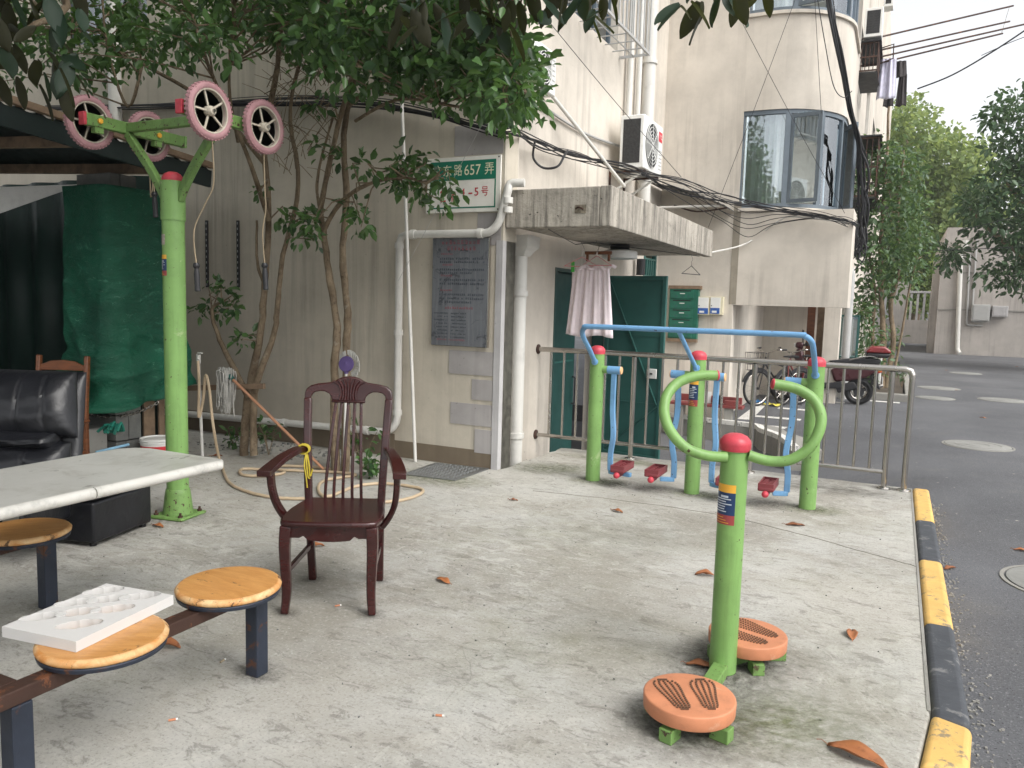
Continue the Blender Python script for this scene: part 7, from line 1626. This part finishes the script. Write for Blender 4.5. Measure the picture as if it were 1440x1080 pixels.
for i, (ax, ay, ay_, bx, by_, by2, lb) in enumerate(((774, 33, 7.2, 958, 249, 10.0, 'taut thin wire crossing in front of the side wall'), (1118, 0, YB - .3, 996, 320, YB - .5, 'thin wire slanting down left across the wing'), (1040, 25, YB - .2, 1188, 300, YB - .2, 'thin wire slanting down right across the curved window'), (1146, 0, YB - .3, 1155, 160, YB - .1, 'thin wire hanging straight down above the open sash'), (690, 150, 5.7, 560, 395, 6.0, 'pale wire slanting across the facade to the conduit'))):
    cable([P(ax, ay, y=ay_), P((ax + bx) / 2, (ay + by_) / 2 + 3, y=(ay_ + by2) / 2), P(bx, by_, y=by2)], .0035 if i < 4 else .002, lb, name='wire', m_=M['pvc_grey'] if i == 4 else None)
cable([P(1150, 0, y=YB - .3), P(1160, 60, y=YB - .25), P(1172, 120, y=YB - .15), P(1186, 137, y=YB), P(1198, 128, y=YB + .2)], .006, 'thin black wire drooping in a curve above the open sash', name='wire')
for i, (pts_, lb) in enumerate((([(1290, 125), (1340, 105), (1400, 70), (1460, 30)], 'heavy overhead cable rising over the trees'), ([(1380, 78), (1420, 60), (1460, 45)], 'thin overhead cable above the dark tree'), ([(1190, 362), (1260, 355), (1330, 352), (1440, 347)], 'level overhead wire across the osmanthus'), ([(1345, 325), (1400, 312), (1470, 292)], 'pale wire rising over the low grey building'))):
    cable([P(x, y, y=24) for x, y in pts_], .02 if i == 0 else .009, lb, name='overhead_wire')

# ------------------------------------------------------------------ litter
M['dry'] = None
t = NT('dry_brown_leaf'); oi = t.n('ShaderNodeObjectInfo'); c = t.mix(oi.outputs['Random'], S(122, 74, 46), S(176, 112, 66)); c = t.mix(t.mul(t.ramp(t.noise(30, 5), .5, .7), .5), c, S(80, 44, 30)); t.base(c); t.set(Roughness=.5); M['dry'] = t.m
def dry_leaf(px, py, L, rz, label, z=0, curl=.5, seed=0):
    r_ = random.Random(seed); mb = MB(); n = 9; wmax = L * .24
    for i in range(n + 1):
        u = i / n; w_ = wmax * math.sin(math.pi * min(.985, u * .95 + .04)) ** .8
        for s in (-1, -.5, 0, .5, 1): mb.v.append(V(((u - .5) * L, s * w_ * (1 - .25 * curl), .004 + curl * abs(s) ** 1.6 * w_ * .9 + .012 * curl * math.sin(u * 3.1) + .003 * math.sin(u * 12 + s * 3))))
    mb.f = [(i * 5 + k, i * 5 + k + 1, (i + 1) * 5 + k + 1, (i + 1) * 5 + k) for i in range(n) for k in range(4)]
    c = P(px, py, z=z); o = thing('dry_leaf', label, 'leaf', V((c.x, c.y, z + .001)), R(rz), 'dry leaves fallen on the ground')
    b = mb.build('blade', M['dry'], o, local=True, smooth=True, sharp=180); s_ = b.modifiers.new('thick', 'SOLIDIFY'); s_.thickness = .0012
    MB().tube([(-L * .5, 0, .006), (-L * .62, .004, .012), (-L * .7, .002, .006)], .0016, 5).build('stalk', M['dry'], o, local=True)
gen = 'dry brown leaf lying on the open concrete'
for i, (px, py, L, rz, lb, cu) in enumerate(((623, 818, .11, 160, gen, .4), (868, 720, .1, -20, gen, .5), (722, 704, .07, 10, gen, .4), (1118, 739, .13, 20, 'long thin dry leaf in front of the air walker end post', .3), (991, 810, .11, 200, 'folded dry leaf just behind the twister post', .8), (1198, 894, .12, 95, 'broad orange dry leaf between the twister and the kerb', .5), (1205, 1066, .2, -18, 'long curled glossy dry leaf near the bend of the kerb', .6), (232, 911, .14, 20, 'curled orange dry leaf under the foam tray stool', .9), (222, 741, .1, 0, 'dry leaf beside the leather ottoman', .5), (446, 770, .09, 60, 'dry leaf behind the armchair legs', .8), (935, 990, .1, 40, 'dry leaf trapped under the nearer orange disc', .5), (985, 938, .12, 10, 'dry leaf caught between the twister post and discs', .5), (305, 642, .1, 40, 'dry leaf by the standpipe foot', .5), (36, 760, .12, 10, 'dry leaf below the far stool', .5))): dry_leaf(px, py, L, rz, lb, 0, cu, i)
gen2 = 'dry leaf lying on the asphalt lane'
for i, (px, py) in enumerate(((1437, 775), (1336, 800), (1330, 521), (1382, 588), (1430, 516), (1345, 549))): dry_leaf(px, py, .1, 50 * i, gen2, ZL, .4, i + 40)
bt = 'orange cigarette butt on the concrete'
for i, (px, py, rz) in enumerate(((475, 853, 55), (243, 1014, 50), (618, 1008, 20), (313, 931, 100))):
    c = P(px, py, z=0); o = thing('cigarette_butt', bt, 'cigarette butt', V((c.x, c.y, .001)), R(rz), 'cigarette butts on the concrete'); MB().cyl((-.014, 0, .0045), (.01, 0, .0045), .0042, 10).build('filter', M['orange'] if i != 3 else M['rope'], o, local=True, smooth=True); MB().cyl((.0101, 0, .0045), (.017, 0, .0045), .004, 10).build('paper', M['white'], o, local=True, smooth=True)
# faint rubber arc marks and grit on the slab
rr = random.Random(17); gm = MB()
for k in range(420):
    x, y = rr.uniform(-5.5, .15), rr.uniform(1.6, 7.2); s = rr.uniform(.002, .005); gm.box((x, y, s * .5), (s * 1.6, s, s), Matrix.Rotation(rr.uniform(0, 3), 3, 'Z'))
for k in range(160):
    x, y = rr.uniform(-6.3, -4.6), rr.uniform(5.5, 6.1); s = rr.uniform(.006, .02); gm.box((x, y, s * .4), (s * 1.5, s, s * .8), Matrix.Rotation(rr.uniform(0, 3), 3, 'Z'))
tag(gm.build('grit', M['block']), 'loose grit and crumbs scattered on the concrete', 'grit', kind='stuff')

# ------------------------------------------------------------------ stains, painted contact shade and joint on the slab
def stain_shade_mat(nm, col, amt, sc_=7):
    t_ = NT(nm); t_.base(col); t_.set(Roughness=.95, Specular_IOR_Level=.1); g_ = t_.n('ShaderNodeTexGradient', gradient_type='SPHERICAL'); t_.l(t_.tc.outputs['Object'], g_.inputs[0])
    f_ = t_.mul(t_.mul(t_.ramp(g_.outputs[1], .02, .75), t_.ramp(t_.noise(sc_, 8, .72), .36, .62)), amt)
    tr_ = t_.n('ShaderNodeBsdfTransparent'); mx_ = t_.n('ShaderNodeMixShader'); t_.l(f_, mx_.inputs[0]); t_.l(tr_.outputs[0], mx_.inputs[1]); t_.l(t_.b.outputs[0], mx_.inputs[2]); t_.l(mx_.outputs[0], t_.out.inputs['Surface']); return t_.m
M['moss'] = stain_shade_mat('green_moss_film', S(108, 114, 74), .6); M['moss2'] = stain_shade_mat('faint_moss_film', S(122, 122, 100), .22, 4); M['grime_shade'] = stain_shade_mat('grime_and_contact_shade', S(66, 63, 56), .55)  # dark film mixes ground dirt with contact shade painted under bases
plat = bpy.data.objects['platform']; zq_ = [.0022]
def stain_shade(x, y, rx, ry, m_, rz=0, z=0):
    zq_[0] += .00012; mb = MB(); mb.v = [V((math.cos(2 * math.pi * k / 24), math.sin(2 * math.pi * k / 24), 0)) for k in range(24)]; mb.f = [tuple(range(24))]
    o = mb.build('stain_shade', m_, plat, local=True); o.location = (x, y, z + zq_[0]); o.scale = (rx, ry, 1); o.rotation_euler = (0, 0, rz)
for x in pxs: stain_shade(x + .05, AY - .03, .3, .2, M['moss'], .2); stain_shade(x, AY, .16, .14, M['grime_shade'])
for x in (pxs[0] + .28, pxs[1] - .28, pxs[1] + .28, pxs[2] - .28): stain_shade(x, AY - .05, .2, .22, M['grime_shade'])  # shade painted on the slab below the hanging pedals
stain_shade(TX + .2, TY - .35, .5, .3, M['moss'], .6); stain_shade(TX, TY - .05, .3, .45, M['grime_shade'], .2); stain_shade(dA.x, dA.y, .32, .3, M['grime_shade']); stain_shade(dB.x, dB.y, .3, .3, M['grime_shade'])  # moss by the twister, plus contact shade painted under post and discs
stain_shade(-2.75, 6.5, .5, .35, M['moss'], .5); stain_shade(-2.3, 7.2, .8, .2, M['moss']); stain_shade(-3.4, 5.6, .6, .35, M['moss']); stain_shade(-.4, 7.1, .8, .3, M['grime_shade']); stain_shade(-1.2, 3.0, .9, .5, M['moss2'], .8); stain_shade(-.1, 3.4, .5, .9, M['moss2'], .1); stain_shade(-1.6, 4.8, 1.0, .6, M['moss2'], .4)
stain_shade(-2.195, 2.235, .14, .12, M['grime_shade']); stain_shade(-3.53, 2.25, .14, .12, M['grime_shade']); stain_shade(PX, PY, .3, .3, M['grime_shade']); stain_shade(-4.4, 3.15, .45, .4, M['grime_shade'])  # contact shade painted at stool legs, pole base and ottoman
for x, y in ((-.005, RY), (.13, RY), (-2.28, RY)): stain_shade(x, y, .14, .12, M['grime_shade'])
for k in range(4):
    q_ = W[CH] @ V(((-.2, .2, -.18, .18)[k], (-.22, -.22, .24, .24)[k], 0)); stain_shade(q_.x, q_.y, .09, .08, M['grime_shade'])  # contact shade painted round each armchair foot
jl = spline([P(x, y, z=.001) for x, y in ((748, 690), (860, 702), (1000, 722), (1120, 750), (1200, 772), (1287, 796))], 8); rj = random.Random(2)
jl = [p + V((rj.uniform(-.008, .008), rj.uniform(-.008, .008), 0)) for p in jl]
MB().sweep(jl, .004, .003).build('slab_joint', mat('joint_dirt', S(120, 116, 106), .95, var=.4, vs_=9), plat)
rr = random.Random(77); gm = MB()
for k in range(500):
    x, y = KO + abs(rr.gauss(0, .05)) + .004, rr.uniform(2.9, 7.6); s = rr.uniform(.003, .009); gm.box((x, y, ZL + s * .4), (s * 1.6, s, s * .8), Matrix.Rotation(rr.uniform(0, 3), 3, 'Z'))
tag(gm.build('gutter_grit', M['kerb_plain']), 'dirt and crumbs gathered along the foot of the kerb', 'grit', kind='stuff')

# ------------------------------------------------------------------ hazy air
hz_ = MB().rng(-76, 116, -66, 166, -1.7, 15).build('haze', NT('hazy_air').m)
hm = hz_.data.materials[0].node_tree; hm.nodes.clear(); ho = hm.nodes.new('ShaderNodeOutputMaterial'); hv = hm.nodes.new('ShaderNodeVolumePrincipled')
hv.inputs['Color'].default_value = (.93, .95, .97, 1); hv.inputs['Density'].default_value = .0012; hv.inputs['Anisotropy'].default_value = .3
hm.links.new(hv.outputs[0], ho.inputs['Volume']); tag(hz_, 'pale hazy air filling the lane', 'haze', kind='stuff')
